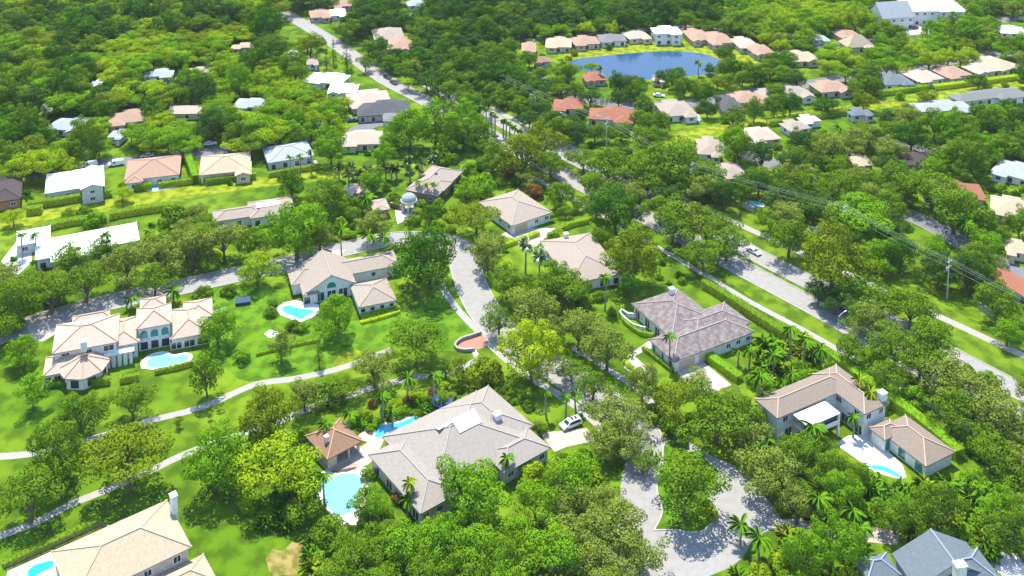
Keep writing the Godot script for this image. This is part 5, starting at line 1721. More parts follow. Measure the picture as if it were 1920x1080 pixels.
	pool([Vector2(-61.7,-261.0),Vector2(-60.4,-261.9),Vector2(-57.9,-261.0),Vector2(-55.6,-260.1),Vector2(-53.2,-259.7),Vector2(-52.8,-258.5),Vector2(-54.0,-257.6),Vector2(-54.9,-256.4),Vector2(-55.7,-255.5),Vector2(-57.8,-257.0),Vector2(-60.3,-258.5)],1.3,"keyhole-shaped turquoise pool with broad white rim beside the gable-fronted house",[Vector2(-62.8,-261.0),Vector2(-61.7,-263.5),Vector2(-59.0,-264.5),Vector2(-55.6,-263.5),Vector2(-52.1,-262.5),Vector2(-51.4,-258.5),Vector2(-52.8,-256.4),Vector2(-55.3,-254.9),Vector2(-58.3,-255.8),Vector2(-61.2,-257.9)],"white_deck", true,"pool_water")
	pool([Vector2(-89.8,-238.3),Vector2(-89.1,-240.2),Vector2(-86.7,-241.0),Vector2(-83.9,-239.7),Vector2(-81.2,-240.5),Vector2(-79.9,-239.4),Vector2(-80.1,-238.1),Vector2(-82.1,-237.0),Vector2(-85.8,-235.5),Vector2(-88.9,-236.0)],0.9,"pale blue curvy pool before the mansion's arched windows",[Vector2(-91.4,-237.6),Vector2(-90.7,-240.2),Vector2(-87.4,-242.1),Vector2(-84.3,-240.7),Vector2(-81.5,-241.3),Vector2(-79.6,-239.7),Vector2(-79.4,-237.8),Vector2(-81.9,-236.3),Vector2(-86.3,-235.0),Vector2(-90.3,-235.2)],"white_deck", true,"pool_pale")
	pool([Vector2(-30.3,-213.6),Vector2(-29.2,-215.0),Vector2(-26.6,-215.4),Vector2(-24.3,-216.4),Vector2(-22.7,-217.5),Vector2(-21.0,-217.6),Vector2(-21.7,-216.4),Vector2(-23.7,-214.8),Vector2(-25.9,-213.8),Vector2(-27.6,-212.6),Vector2(-28.7,-211.2),Vector2(-30.1,-210.9)],0.4,"slim S-shaped pool along the sprawling tan house",[Vector2(-34.7,-210.9),Vector2(-32.2,-214.1),Vector2(-26.6,-217.3),Vector2(-18.3,-220.0),Vector2(-13.5,-221.8),Vector2(-10.0,-224.6),Vector2(-7.5,-226.5),Vector2(-9.7,-218.2),Vector2(-19.1,-214.7),Vector2(-28.1,-210.4),Vector2(-29.2,-204.7),Vector2(-30.6,-202.8),Vector2(-35.8,-200.0),Vector2(-38.4,-200.7),Vector2(-37.4,-203.9),Vector2(-31.6,-209.6)],"pink_deck", true,"pool_water")
	pool([Vector2(-90.3,-175.3),Vector2(-89.8,-176.5),Vector2(-86.8,-177.7),Vector2(-86.0,-176.3),Vector2(-88.0,-174.6),Vector2(-88.6,-172.9)],0.5,"narrow teal pool at the end of the poolside terrace",[Vector2(-94.1,-175.3),Vector2(-79.8,-185.7),Vector2(-76.3,-183.1),Vector2(-86.9,-178.6),Vector2(-83.1,-172.0),Vector2(-92.3,-170.8)],"white_deck", true,"pool_teal")
	pool([Vector2(75.5,-202.1),Vector2(77.1,-202.6),Vector2(79.2,-202.1),Vector2(80.9,-200.6),Vector2(81.6,-198.9),Vector2(80.4,-199.2),Vector2(78.6,-200.6),Vector2(76.8,-201.2)],0.4,"curved turquoise pool on the brown-roofed mansion's white patio",[Vector2(70.6,-209.2),Vector2(74.3,-211.6),Vector2(80.5,-212.6),Vector2(81.6,-206.3),Vector2(83.0,-202.8),Vector2(82.5,-199.1),Vector2(80.2,-198.8),Vector2(76.4,-200.7),Vector2(73.7,-204.7)],"white_deck", true,"pool_water")
	pool([Vector2(-121.6,-332.4),Vector2(-115.7,-334.0),Vector2(-114.7,-332.0),Vector2(-117.7,-330.5),Vector2(-120.5,-330.1)],0.6,"blue pool under the pink-roofed house",[Vector2(-123.9,-331.6),Vector2(-112.6,-336.8),Vector2(-110.3,-334.0),Vector2(-113.4,-330.9),Vector2(-118.9,-328.5),Vector2(-121.7,-328.9)],"white_deck", true,"pool_water")
	pool([Vector2(-76.1,-347.6),Vector2(-70.1,-350.1),Vector2(-68.9,-348.0),Vector2(-74.5,-345.9)],0.5,"rectangular pool with three palms beside the silver-roofed house",[Vector2(-78.5,-347.1),Vector2(-69.7,-352.3),Vector2(-67.3,-347.6),Vector2(-74.0,-343.3)],"white_deck", false,"pool_water")
	pool([Vector2(66.8,-390.4),Vector2(72.3,-391.5),Vector2(72.4,-388.8),Vector2(66.9,-387.3)],0.4,"turquoise pool of the beige L-roofed house",[Vector2(65.3,-391.0),Vector2(73.8,-394.2),Vector2(74.0,-388.3),Vector2(66.1,-385.7)],"white_deck", true,"pool_water")
	pool([Vector2(91.3,-303.3),Vector2(94.8,-304.0),Vector2(96.9,-300.0),Vector2(96.8,-296.8),Vector2(94.0,-298.4)],0.5,"green pool under trees beyond the bushy median",[],"white_deck", true,"pool_water")
	pool([Vector2(76.8,-321.4),Vector2(81.0,-319.9),Vector2(80.8,-317.8),Vector2(76.7,-319.2)],0.4,"teal pool edge behind the white wall of the avenue",[],"white_deck", true,"pool_water")
	pool([Vector2(-39.6,-197.7),Vector2(-35.8,-200.0),Vector2(-32.3,-200.0),Vector2(-31.0,-197.7),Vector2(-31.8,-189.8),Vector2(-34.8,-188.1),Vector2(-37.8,-191.9)],0.5,"pale tiled terrace pool between pavilion and palms",[Vector2(-42.8,-198.5),Vector2(-35.4,-204.3),Vector2(-30.4,-201.5),Vector2(-28.8,-197.7),Vector2(-30.7,-186.4),Vector2(-33.6,-186.4),Vector2(-39.0,-192.6)],"white_deck", false,"pool_pale")
	structure("lake", slab_mesh(ring_poly([Vector2(25.9, -451.5), Vector2(27.2, -457.2), Vector2(37.3, -462.3), Vector2(62.7, -469.0), Vector2(81.0, -469.7), Vector2(93.6, -461.5), Vector2(94.7, -450.1), Vector2(91.5, -443.2), Vector2(81.7, -438.5), Vector2(57.7, -433.3), Vector2(42.8, -434.6), Vector2(33.0, -443.2)], 2.0), 0.03, 0.03), M.lake_water)
	h = thing("trampoline", "round black trampoline behind the sprawling tan house", "trampoline", Vector3(-16.2, 0, -222.4))
	ts = begin()
	lathe(ts, [Vector2(2.2, 0.88), Vector2(0.0, 0.86)], 24)
	part("mat", ts.commit(), M.navy, h)
	ts = begin()
	lathe(ts, [Vector2(2.2, 0.85), Vector2(2.55, 0.87), Vector2(2.55, 0.95), Vector2(2.2, 0.95)], 24)
	part("frame_pad", ts.commit(), M.paint_blue, h)
	for k in 8:
		var ta := TAU * k / 8.0
		ts = begin()
		tube(ts, [Vector3(cos(ta) * 2.5, 0, sin(ta) * 2.5), Vector3(cos(ta) * 2.5, 2.7, sin(ta) * 2.5)], [0.05, 0.05], 6)
		part("post", ts.commit(), M.steel, h)
	h = thing("covered_spa", "black covered spa tub on the lawn beside the mansion", "hot tub", Vector3(-72.8, 0, -263.4), 0.244)
	part("tub", box_mesh(Vector3(3.8, 0.7, 2.6)), M.dark_metal, h, Vector3(0, 0.35, 0))
	part("cover", box_mesh(Vector3(4.0, 0.16, 2.8)), M.navy, h, Vector3(0, 0.79, 0))
	part("cover_fold", box_mesh(Vector3(0.1, 0.06, 2.8)), M.dark_metal, h, Vector3(0, 0.9, 0))
	h = thing("low_wall", "low curved pale wall round the red brick plaza", "wall", Vector3.ZERO)
	lw = smooth_line([Vector2(-7.9, -249.3), Vector2(-10.9, -247.6), Vector2(-12.9, -246.5), Vector2(-14.0, -245.1), Vector2(-14.4, -243.7), Vector2(-13.7, -242.4), Vector2(-12.0, -241.8), Vector2(-9.3, -242.3)], 1.0)
	ws = begin()
	ribbon(ws, offset_line(lw, -0.2), offset_line(lw, 0.2), 0.0, 0.75)
	part("wall", ws.commit(), M.kerb, h)
	ws = begin()
	ribbon(ws, offset_line(lw, -0.28), offset_line(lw, 0.28), 0.76, 0.86)
	part("coping", ws.commit(), M.path, h)
	h = thing("domed_gazebo", "white domed gazebo on slim columns before the brown-walled house", "gazebo", Vector3(-33.0, 0, -315.6))
	gz = begin()
	lathe(gz, [Vector2(2.5, 3.6), Vector2(2.4, 4.1), Vector2(2.0, 4.8), Vector2(1.3, 5.35), Vector2(0.5, 5.6), Vector2(0.0, 5.65)], 20)
	r = part("dome", gz.commit(), M.roof_silver, h)
	gz = begin()
	tube(gz, [Vector3(0, 5.6, 0), Vector3(0, 6.1, 0)], [0.12, 0.05], 8)
	part("finial", gz.commit(), M.frame, r)
	gz = begin()
	lathe(gz, [Vector2(2.65, 3.25), Vector2(2.65, 3.6), Vector2(2.2, 3.6), Vector2(2.2, 3.25), Vector2(2.65, 3.25)], 20)
	part("entablature", gz.commit(), M.white_wall, h)
	for k in 8:
		gz = begin()
		tube(gz, [Vector3(cos(TAU * k / 8.0) * 2.4, 0, sin(TAU * k / 8.0) * 2.4), Vector3(cos(TAU * k / 8.0) * 2.4, 3.25, sin(TAU * k / 8.0) * 2.4)], [0.2, 0.16], 8)
		part("column", gz.commit(), M.white_wall, h)
	part("floor", box_mesh(Vector3(5.2, 0.14, 5.2)), M.path, h, Vector3(0, 0.09, 0))
	h = thing("garden_wall", "low red-brown brick wall beside the domed gazebo", "wall", Vector3.ZERO)
	lw = smooth_line([Vector2(-39.2, -317.8), Vector2(-34.6, -315.3)], 1.0)
	ws = begin()
	ribbon(ws, offset_line(lw, -0.2), offset_line(lw, 0.2), 0.0, 1.5)
	part("wall", ws.commit(), M.terracotta, h)
	ws = begin()
	ribbon(ws, offset_line(lw, -0.26), offset_line(lw, 0.26), 1.51, 1.62)
	part("coping", ws.commit(), M.path, h)
	h = thing("boundary_wall", "pale rendered boundary wall stub deepest in the avenue trees", "wall", Vector3.ZERO, 0.0, "boundary walls along the avenue")
	lw = smooth_line([Vector2(51.5, -344.2), Vector2(54.6, -340.0)], 2.0)
	ws = begin()
	ribbon(ws, offset_line(lw, -0.12), offset_line(lw, 0.12), 0.0, 1.9)
	part("wall", ws.commit(), M.beige_wall, h)
	ws = begin()
	ribbon(ws, offset_line(lw, -0.18), offset_line(lw, 0.18), 1.91, 2.02)
	part("coping", ws.commit(), M.kerb, h)
	h = thing("boundary_wall", "pale rendered boundary wall stub nearest the utility pole", "wall", Vector3.ZERO, 0.0, "boundary walls along the avenue")
	lw = smooth_line([Vector2(69.4, -322.5), Vector2(72.0, -318.5)], 2.0)
	ws = begin()
	ribbon(ws, offset_line(lw, -0.12), offset_line(lw, 0.12), 0.0, 1.9)
	part("wall", ws.commit(), M.beige_wall, h)
	ws = begin()
	ribbon(ws, offset_line(lw, -0.18), offset_line(lw, 0.18), 1.91, 2.02)
	part("coping", ws.commit(), M.kerb, h)
	h = thing("boundary_wall", "pale rendered boundary wall stub beside the teal pool edge", "wall", Vector3.ZERO, 0.0, "boundary walls along the avenue")
	lw = smooth_line([Vector2(73.9, -317.8), Vector2(77.1, -313.5)], 2.0)
	ws = begin()
	ribbon(ws, offset_line(lw, -0.12), offset_line(lw, 0.12), 0.0, 1.9)
	part("wall", ws.commit(), M.beige_wall, h)
	ws = begin()
	ribbon(ws, offset_line(lw, -0.18), offset_line(lw, 0.18), 1.91, 2.02)
	part("coping", ws.commit(), M.kerb, h)
	h = thing("boundary_wall", "pale rendered boundary wall stub beyond the far path by the dusky red roof", "wall", Vector3.ZERO, 0.0, "boundary walls along the avenue")
	lw = smooth_line([Vector2(124.7, -260.9), Vector2(126.9, -256.4)], 2.0)
	ws = begin()
	ribbon(ws, offset_line(lw, -0.12), offset_line(lw, 0.12), 0.0, 1.9)
	part("wall", ws.commit(), M.beige_wall, h)
	ws = begin()
	ribbon(ws, offset_line(lw, -0.18), offset_line(lw, 0.18), 1.91, 2.02)
	part("coping", ws.commit(), M.kerb, h)
	h = thing("garden_wall", "curved white garden wall with hedge before the blotchy roofed house", "wall", Vector3.ZERO)
	lw = smooth_line([Vector2(33.1, -256.4), Vector2(30.6, -256.4), Vector2(29.1, -258.5), Vector2(28.6, -257.0), Vector2(29.7, -254.3), Vector2(31.8, -251.4), Vector2(34.4, -250.2)], 1.0)
	ws = begin()
	ribbon(ws, offset_line(lw, -0.15), offset_line(lw, 0.15), 0.0, 1.3)
	part("wall", ws.commit(), M.white_wall, h)
	ws = begin()
	ribbon(ws, offset_line(lw, -0.2), offset_line(lw, 0.2), 1.31, 1.4)
	part("coping", ws.commit(), M.coping, h)
	paving("garden_patio",[Vector2(-63.7,-249.3),Vector2(-62.8,-251.2),Vector2(-60.2,-250.5),Vector2(-60.0,-248.5),Vector2(-62.0,-247.6)],0.02, M.white_deck, false, true)
	paving("stone_slab",[Vector2(-10.0,-241.8),Vector2(-9.0,-242.5),Vector2(-8.3,-240.7),Vector2(-9.3,-239.7)],0.03, M.white_deck, false, true)
	h = thing("terrace_railing", "thin dark railing along the poolside terrace of the cream house", "railing")
	lw = smooth_line([Vector2(-94.4, -175.5), Vector2(-87.8, -180.5), Vector2(-80.1, -186.0)], 2.0)
	for k in lw.size():
		part("post", box_mesh(Vector3(0.06, 1.1, 0.06)), M.dark_metal, h, Vector3(lw[k].x, 0.55, lw[k].y))
	for k in 3:
		ws = begin()
		ribbon(ws, offset_line(lw, -0.03), offset_line(lw, 0.03), 0.28 + 0.38 * k, 0.34 + 0.38 * k)
		part("rail", ws.commit(), M.dark_metal, h)
	h = thing("garden_fence", "short white picket fence beside the mansion", "fence")
	lw = smooth_line([Vector2(-79.1, -257.9), Vector2(-76.4, -259.9)], 0.5)
	for k in lw.size():
		part("picket", box_mesh(Vector3(0.1, 1.1, 0.1)), M.frame, h, Vector3(lw[k].x, 0.55, lw[k].y))
	for k in 2:
		ws = begin()
		ribbon(ws, offset_line(lw, -0.03), offset_line(lw, 0.03), 0.3 + 0.5 * k, 0.38 + 0.5 * k)
		part("rail", ws.commit(), M.frame, h)
	structure("traffic_island", slab_mesh(ring_poly([Vector2(27.7, -184.9), Vector2(30.0, -185.0), Vector2(32.6, -184.9), Vector2(34.8, -184.2), Vector2(37.0, -184.5), Vector2(39.1, -186.2), Vector2(40.6, -188.4), Vector2(40.9, -190.5), Vector2(40.2, -193.3), Vector2(43.6, -199.6), Vector2(43.9, -201.1), Vector2(41.2, -204.7), Vector2(37.6, -207.5), Vector2(34.3, -210.4), Vector2(32.9, -208.7), Vector2(31.7, -202.7), Vector2(29.7, -196.2), Vector2(29.9, -189.8)], 1.2), 0.0, 0.14), M.kerb)
	structure("island_lawn", slab_mesh(grown(ring_poly([Vector2(27.7, -184.9), Vector2(30.0, -185.0), Vector2(32.6, -184.9), Vector2(34.8, -184.2), Vector2(37.0, -184.5), Vector2(39.1, -186.2), Vector2(40.6, -188.4), Vector2(40.9, -190.5), Vector2(40.2, -193.3), Vector2(43.6, -199.6), Vector2(43.9, -201.1), Vector2(41.2, -204.7), Vector2(37.6, -207.5), Vector2(34.3, -210.4), Vector2(32.9, -208.7), Vector2(31.7, -202.7), Vector2(29.7, -196.2), Vector2(29.9, -189.8)], 1.2), -0.35), 0.1, 0.19), M.lawn_lush)

func build_5() -> void:
	car("white minivan with dark sunroofs on the drive of the sprawling tan house", 13.2, -214.8, 2.073, "paint_white", 0, true, "")
	car("white van parked on the shaded street behind the white gabled house", -148.0, -347.1, 1.992, "paint_white", 1, false, "vehicles along the shaded western street")
	car("white van parked beside the pink-roofed house", -139.1, -348.4, 1.927, "paint_white", 1, false, "vehicles along the shaded western street")
	car("silver car parked behind the pink-roofed house's ridge", -130.6, -355.2, 1.913, "paint_silver", 2, false, "vehicles along the shaded western street")
	car("white car driving on the far lanes under an avenue oak", 71.3, -289.4, -2.506, "paint_white", 2, false, "cars on the avenue")
	car("black car on the avenue beside the yellow-green lone tree", -50.6, -428.2, -2.523, "paint_dark", 2, false, "cars on the avenue")
	car("dark grey car following the black one on the avenue", -54.1, -434.9, -2.494, "paint_dark", 2, false, "cars on the avenue")
	car("dark blue car parked before the charcoal-roofed house", -61.9, -387.3, -1.300, "paint_blue", 2, false, "")
	car("red car parked on the pale car park by the church", 201.5, -505.0, -1.384, "paint_red", 2, false, "")
	car("white car parked before the beige L-roofed house", 60.7, -413.2, -1.752, "paint_white", 2, false, "")
	car("white car parked on the drive behind the cream-roofed yellow house", -111.1, -365.5, -1.274, "paint_white", 2, false, "")
	utility_pole(34.5, -362.7, 12, 0.655, "far utility pole at the bend of the avenue path")
	utility_pole(59.1, -325.5, 11.5, 0.778, "tall concrete utility pole standing on the verge beside the path")
	utility_pole(99.9, -296.2, 11.5, 0.780, "utility pole half sunk in the dark trees")
	utility_pole(118.5, -265.4, 11.5, 0.575, "utility pole behind the big avenue oaks")
	wire(Vector3(-3.6,11.2,-408.8),Vector3(35.2,11.2,-363.3),0.7,"outermost overhead cable beyond the far pole","overhead cables along the avenue")
	wire(Vector3(-4.4,11.3,-408.2),Vector3(34.5,11.3,-362.7),0.7,"middle overhead cable beyond the far pole","overhead cables along the avenue")
	wire(Vector3(-5.1,11.2,-407.6),Vector3(33.7,11.2,-362.0),0.7,"inner overhead cable beyond the far pole","overhead cables along the avenue")
	wire(Vector3(-4.8,9.6,-407.8),Vector3(34.0,9.6,-362.3),0.7,"lowest overhead cable beyond the far pole","overhead cables along the avenue")
	wire(Vector3(35.3,11.2,-363.2),Vector3(59.9,11.2,-326.0),0.7,"outermost overhead cable between the far pole and the tall verge pole","overhead cables along the avenue")
	wire(Vector3(34.5,11.3,-362.7),Vector3(59.1,11.3,-325.5),0.7,"middle overhead cable between the far pole and the tall verge pole","overhead cables along the avenue")
	wire(Vector3(33.7,11.2,-362.1),Vector3(58.3,11.2,-325.0),0.7,"inner overhead cable between the far pole and the tall verge pole","overhead cables along the avenue")
	wire(Vector3(34.0,9.6,-362.3),Vector3(58.6,9.6,-325.2),0.7,"lowest overhead cable between the far pole and the tall verge pole","overhead cables along the avenue")
	wire(Vector3(59.6,11.2,-326.3),Vector3(100.5,11.2,-297.0),0.7,"outermost overhead cable from the tall verge pole into the dark trees","overhead cables along the avenue")
	wire(Vector3(59.1,11.3,-325.5),Vector3(99.9,11.3,-296.2),0.7,"middle overhead cable from the tall verge pole into the dark trees","overhead cables along the avenue")
	wire(Vector3(58.5,11.2,-324.7),Vector3(99.4,11.2,-295.4),0.7,"inner overhead cable from the tall verge pole into the dark trees","overhead cables along the avenue")
	wire(Vector3(58.7,9.6,-325.0),Vector3(99.6,9.6,-295.7),0.7,"lowest overhead cable from the tall verge pole into the dark trees","overhead cables along the avenue")
	wire(Vector3(100.8,11.2,-296.7),Vector3(119.4,11.2,-265.9),0.7,"outermost overhead cable over the dark trees","overhead cables along the avenue")
	wire(Vector3(99.9,11.3,-296.2),Vector3(118.5,11.3,-265.4),0.7,"middle overhead cable over the dark trees","overhead cables along the avenue")
	wire(Vector3(99.1,11.2,-295.7),Vector3(117.7,11.2,-264.9),0.7,"inner overhead cable over the dark trees","overhead cables along the avenue")
	wire(Vector3(99.4,9.6,-295.9),Vector3(118.0,9.6,-265.1),0.7,"lowest overhead cable over the dark trees","overhead cables along the avenue")
	wire(Vector3(119.3,11.2,-266.0),Vector3(141.4,11.2,-234.0),0.7,"outermost overhead cable over the big avenue oaks","overhead cables along the avenue")
	wire(Vector3(118.5,11.3,-265.4),Vector3(140.6,11.3,-233.4),0.7,"middle overhead cable over the big avenue oaks","overhead cables along the avenue")
	wire(Vector3(117.8,11.2,-264.9),Vector3(139.8,11.2,-232.9),0.7,"inner overhead cable over the big avenue oaks","overhead cables along the avenue")
	wire(Vector3(118.1,9.6,-265.1),Vector3(140.1,9.6,-233.1),0.7,"lowest overhead cable over the big avenue oaks","overhead cables along the avenue")
	street_lamp(81.3, -241.8, 9.8, 0.6, "street lamp between the near pavement and the avenue")
	street_lamp(20.1, -370.2, 9.5, 2.4, "street lamp with its arm over the avenue by the shade trees")
	street_lamp(9.1, -387.3, 10, 2.4, "tall thin lamp standard near the coral roofs")
	street_lamp(-83.7, -489.4, 11, 2.0, "far street lamp at the avenue bend")
	street_lamp(34.2, -370.2, 9, 3.0, "street lamp beside the far utility pole")
	hedge([Vector2(-155.6,-316.7),Vector2(-146.9,-319.6),Vector2(-132.0,-325.9)],2.6,2.4,"mid","clipped hedge under the white two-storey house")
	hedge([Vector2(-125.7,-328.9),Vector2(-120.4,-330.5)],2.2,2.2,"mid","short clipped hedge under the pink-roofed house")
	hedge([Vector2(-118.4,-330.9),Vector2(-108.2,-334.4)],2.0,2.0,"mid","clipped hedge between pink roof pool and green strip")
	hedge([Vector2(-103.5,-333.6),Vector2(-87.6,-338.4)],2.2,2.2,"mid","clipped hedge under the cream-roofed yellow house")
	hedge([Vector2(-114.9,-351.4),Vector2(-110.6,-342.1),Vector2(-106.7,-334.0)],2.6,3.4,"fresh","tall bright hedge dividing pink-roofed and cream-roofed gardens")
	hedge([Vector2(-83.6,-339.2),Vector2(-74.0,-343.3),Vector2(-67.1,-346.3)],1.8,1.8,"mid","clipped hedge around the three-palm pool")
	hedge([Vector2(-154.1,-312.8),Vector2(-149.7,-314.2)],3,2.5,"mid","dark hedge end beside the dark brown roofed house")
	hedge([Vector2(-86.3,-233.0),Vector2(-81.7,-234.7),Vector2(-77.9,-236.7)],0.9,1.3,"mid","row of clipped shrubs along the mansion's curvy pool")
	hedge([Vector2(-109.8,-228.9),Vector2(-104.8,-228.1)],1.4,1.5,"deep","dark hedge at the mansion's corner")
	hedge([Vector2(-103.2,-228.7),Vector2(-98.9,-229.1),Vector2(-95.7,-229.6)],1.5,1.8,"mid","hedge under the octagonal bay")
	hedge([Vector2(-93.5,-229.8),Vector2(-89.3,-231.2)],1.4,1.7,"mid","hedge stub between bay and pool shrubs")
	hedge([Vector2(-39.8,-256.0),Vector2(-35.4,-257.9),Vector2(-30.2,-260.1)],1.3,1.2,"fresh","low trimmed hedge along the gable-fronted house wall")
	hedge([Vector2(-39.6,-253.8),Vector2(-34.8,-256.0),Vector2(-29.8,-258.9)],1.2,0.7,"lime","yellow-green border in front of the low trimmed hedge")
	hedge([Vector2(47.9,-240.1),Vector2(50.2,-236.3),Vector2(54.4,-230.2)],2.6,1.9,"fresh","boxy bright hedge beside the garage drive")
	hedge([Vector2(28.6,-257.9),Vector2(29.5,-253.6),Vector2(32.9,-248.9),Vector2(36.2,-248.0)],0.8,1.2,"fresh","curved hedge hugging the white garden wall")
	hedge([Vector2(32.8,-242.9),Vector2(36.1,-238.0),Vector2(39.0,-233.4)],1.0,1.0,"mid","dark low hedge under the garage house side windows")
	hedge([Vector2(27.5,-237.6),Vector2(29.7,-233.8),Vector2(32.3,-229.1)],1.2,0.9,"lime","yellow-green hedge along the garage house walk")
	hedge([Vector2(53.1,-271.2),Vector2(59.6,-262.4),Vector2(65.9,-252.6),Vector2(72.4,-243.6)],2.4,2.4,"mid","long hedge between blotchy roofed garden and avenue")
	hedge([Vector2(78.8,-238.0),Vector2(82.9,-230.4),Vector2(87.9,-221.5),Vector2(92.4,-212.6),Vector2(95.9,-204.3)],3.0,2.6,"fresh","long bushy hedge behind the brown-roofed mansion")
	hedge([Vector2(15.6,-303.3),Vector2(19.9,-306.0),Vector2(23.8,-307.6)],2.0,1.6,"fresh","bright hedge beyond the pale tan house")
	hedge([Vector2(-4.8,-291.2),Vector2(1.6,-295.2),Vector2(8.1,-300.0)],1.6,1.2,"lime","yellow-green hedge before the silver palms")
	hedge([Vector2(8.0,-308.0),Vector2(13.2,-311.8)],1.2,1.0,"mid","low hedge along the open-garage house")
	hedge([Vector2(98.5,-383.1),Vector2(119.1,-390.4),Vector2(135.4,-395.8)],3,2.2,"mid","clipped hedge along the western canal strip")
	hedge([Vector2(151.3,-414.0),Vector2(162.6,-417.6),Vector2(175.0,-421.9)],2.6,2.2,"fresh","trimmed hedge under the slate canal house")
	hedge([Vector2(156.1,-400.2),Vector2(168.6,-404.7)],2.4,2.0,"mid","hedge on the canal's near bank")
	hedge([Vector2(177.4,-421.3),Vector2(198.2,-427.5),Vector2(223.6,-435.2)],3,2,"lime","lime-green hedge along the eastern canal strip")
	hedge([Vector2(47.1,-382.6),Vector2(57.0,-387.3)],2.4,2.0,"mid","hedge between coral veranda house and canal")
	hedge([Vector2(-72.7,-426.3),Vector2(-65.9,-418.9),Vector2(-57.3,-412.9)],3,2.6,"deep","dark hedge beside the avenue's white roofs")
	hedge([Vector2(-52.4,-409.3),Vector2(-43.8,-399.7),Vector2(-38.0,-394.7)],2.4,2.0,"fresh","hedge behind the charcoal-roofed house")
	hedge([Vector2(-63.6,-240.1),Vector2(-57.5,-242.9),Vector2(-48.8,-246.2)],0.5,0.8,"mid","thin line of young shrubs across the lawn")
	hedge([Vector2(-58.6,-340.0),Vector2(-48.1,-343.3)],2.2,1.6,"mid","low hedge along the green strip near the palms")
	hedge([Vector2(-148.4,-296.8),Vector2(-140.6,-304.9),Vector2(-127.4,-309.3)],3.2,2.0,"mid","rough hedge behind the brilliant white roof")
	hedge([Vector2(-126.8,-310.0),Vector2(-118.8,-313.5),Vector2(-109.6,-316.3)],3.0,2.2,"mid","dark hedge above the bright lawn corner")
	hedge([Vector2(-95.5,-176.5),Vector2(-88.7,-181.5),Vector2(-81.3,-187.3)],1.6,1.1,"mid","low rough hedge outside the terrace railing")
	hedge([Vector2(-108.3,-313.5),Vector2(-105.7,-306.6),Vector2(-103.3,-300.0)],2.0,2.6,"mid","hedge edge closing the bright lawn corner")
	P(38.2,-235.3,8.5,2.3,"frond",0,1,5.1,4,0,2,0)
	P(24.8,-259.7,9.5,2.4,"frond",0,1,0.1,4,5,2,1)
	P(56.4,-219.4,9.0,3.3,"frond",0,1,4.8,4,5,7,0)
	P(68.5,-238.7,8.0,3.0,"frond",0,1,5.0,4,5,2,2)
	P(64.7,-205.9,6.5,3.4,"frond",0,1,4.5,0,2,7,2)
	P(78.9,-218.8,8.5,2.2,"frond_yellow",0,1,1.8,4,1,7,2)
	P(80.4,-215.9,7.5,2.6,"frond_yellow",0,1,1.5,4,1,7,1)
	P(75.1,-211.0,5.0,2.2,"frond",0,1,0.1,0,2,7,1)
	P(59.5,-184.3,7.5,3.3,"frond",0,1,4.9,4,2,6,0)
	P(66.1,-183.5,5.5,3.0,"frond",0,1,3.7,0,1,6,0)
	P(65.4,-177.6,7.0,3.2,"frond",0,1,4.8,0,2,6,0)
	P(44.0,-181.7,4.0,3.0,"frond",0,1,2.6,5,5,6,2)
	P(46.7,-177.9,4.5,3.2,"frond",0,1,3.1,5,5,6,1)
	P(-20.5,-190.3,6.0,2.1,"frond_yellow",0,1,0.7,0,2,98,0)
	P(-20.7,-188.7,3.5,2.1,"frond",0,1,2.4,5,2,98,0)
	P(-37.7,-190.9,7.0,2.4,"frond",0,1,4.3,0,0,98,0)
	P(-24.1,-223.1,6.0,2.6,"frond",0,1,2.6,0,1,93,1)
	P(-18.2,-222.8,7.0,2.8,"frond",0,1,4.9,0,1,93,2)
	P(-29.3,-216.7,6.0,2.4,"frond",0,1,5.5,0,2,93,0)
	P(-26.8,-214.5,4.0,1.8,"frond",0,1,5.7,5,2,93,0)
	P(-36.0,-212.2,5.0,2.4,"frond",0,1,4.8,0,1,1,2)
	P(-40.7,-208.8,5.0,2.4,"frond",0,1,5.2,0,1,1,1)
	P(3.8,-278.4,8.0,3.6,"silver",1,1,1.1,4,2,8,0)
	P(7.8,-275.0,7.0,3.6,"silver",1,1,5.9,0,2,8,0)
	P(-49.7,-286.2,9.0,3.2,"frond",0,1,2.8,4,1,4,2)
	P(-41.6,-284.1,8.5,3.2,"frond",0,1,3.0,4,1,4,1)
	P(-37.0,-283.5,8.0,2.8,"frond",0,1,1.4,4,1,4,3)
	P(-45.5,-309.5,7.0,3.4,"frond",0,1,0.7,0,2,12,0)
	P(-30.5,-323.4,6.0,1.9,"frond_yellow",0,1,5.2,0,2,10,0)
	P(-27.7,-321.5,6.0,1.9,"frond_yellow",0,1,5.7,0,0,10,0)
	P(-25.1,-321.1,6.0,1.8,"frond",0,1,3.4,0,0,10,0)
	P(-116.8,-283.1,9.0,2.2,"frond",0,1,2.3,4,2,14,0)
	P(-106.5,-288.5,7.0,2.2,"frond",0,1,4.9,0,5,14,0)
	P(-101.9,-260.4,3.0,2.6,"frond",0,1,5.3,5,1,3,1)
	P(-91.5,-263.4,3.5,2.8,"frond",0,1,1.4,5,1,3,2)
	P(-75.7,-339.4,7.0,2.0,"frond",0,1,4.1,0,0,97,2)
	P(-72.8,-340.3,7.0,2.0,"frond",0,1,1.3,0,0,97,1)
	P(-69.5,-342.3,8.0,2.0,"frond",0,1,6.1,4,0,97,0)
	P(12.1,-217.6,5.0,1.6,"frond",0,1,0.6,0,5,0,0)
	P(7.8,-217.3,6.5,1.6,"frond",0,1,3.1,0,2,0,0)
	P(14.6,-219.2,4.5,2.2,"frond",0,1,2.9,5,5,0,0)
	P(66.0,-227.6,4.0,2.6,"frond",0,1,2.7,5,1,7,0)
	P(63.0,-233.2,5.0,3.0,"frond",0,1,0.7,0,3,2,0)
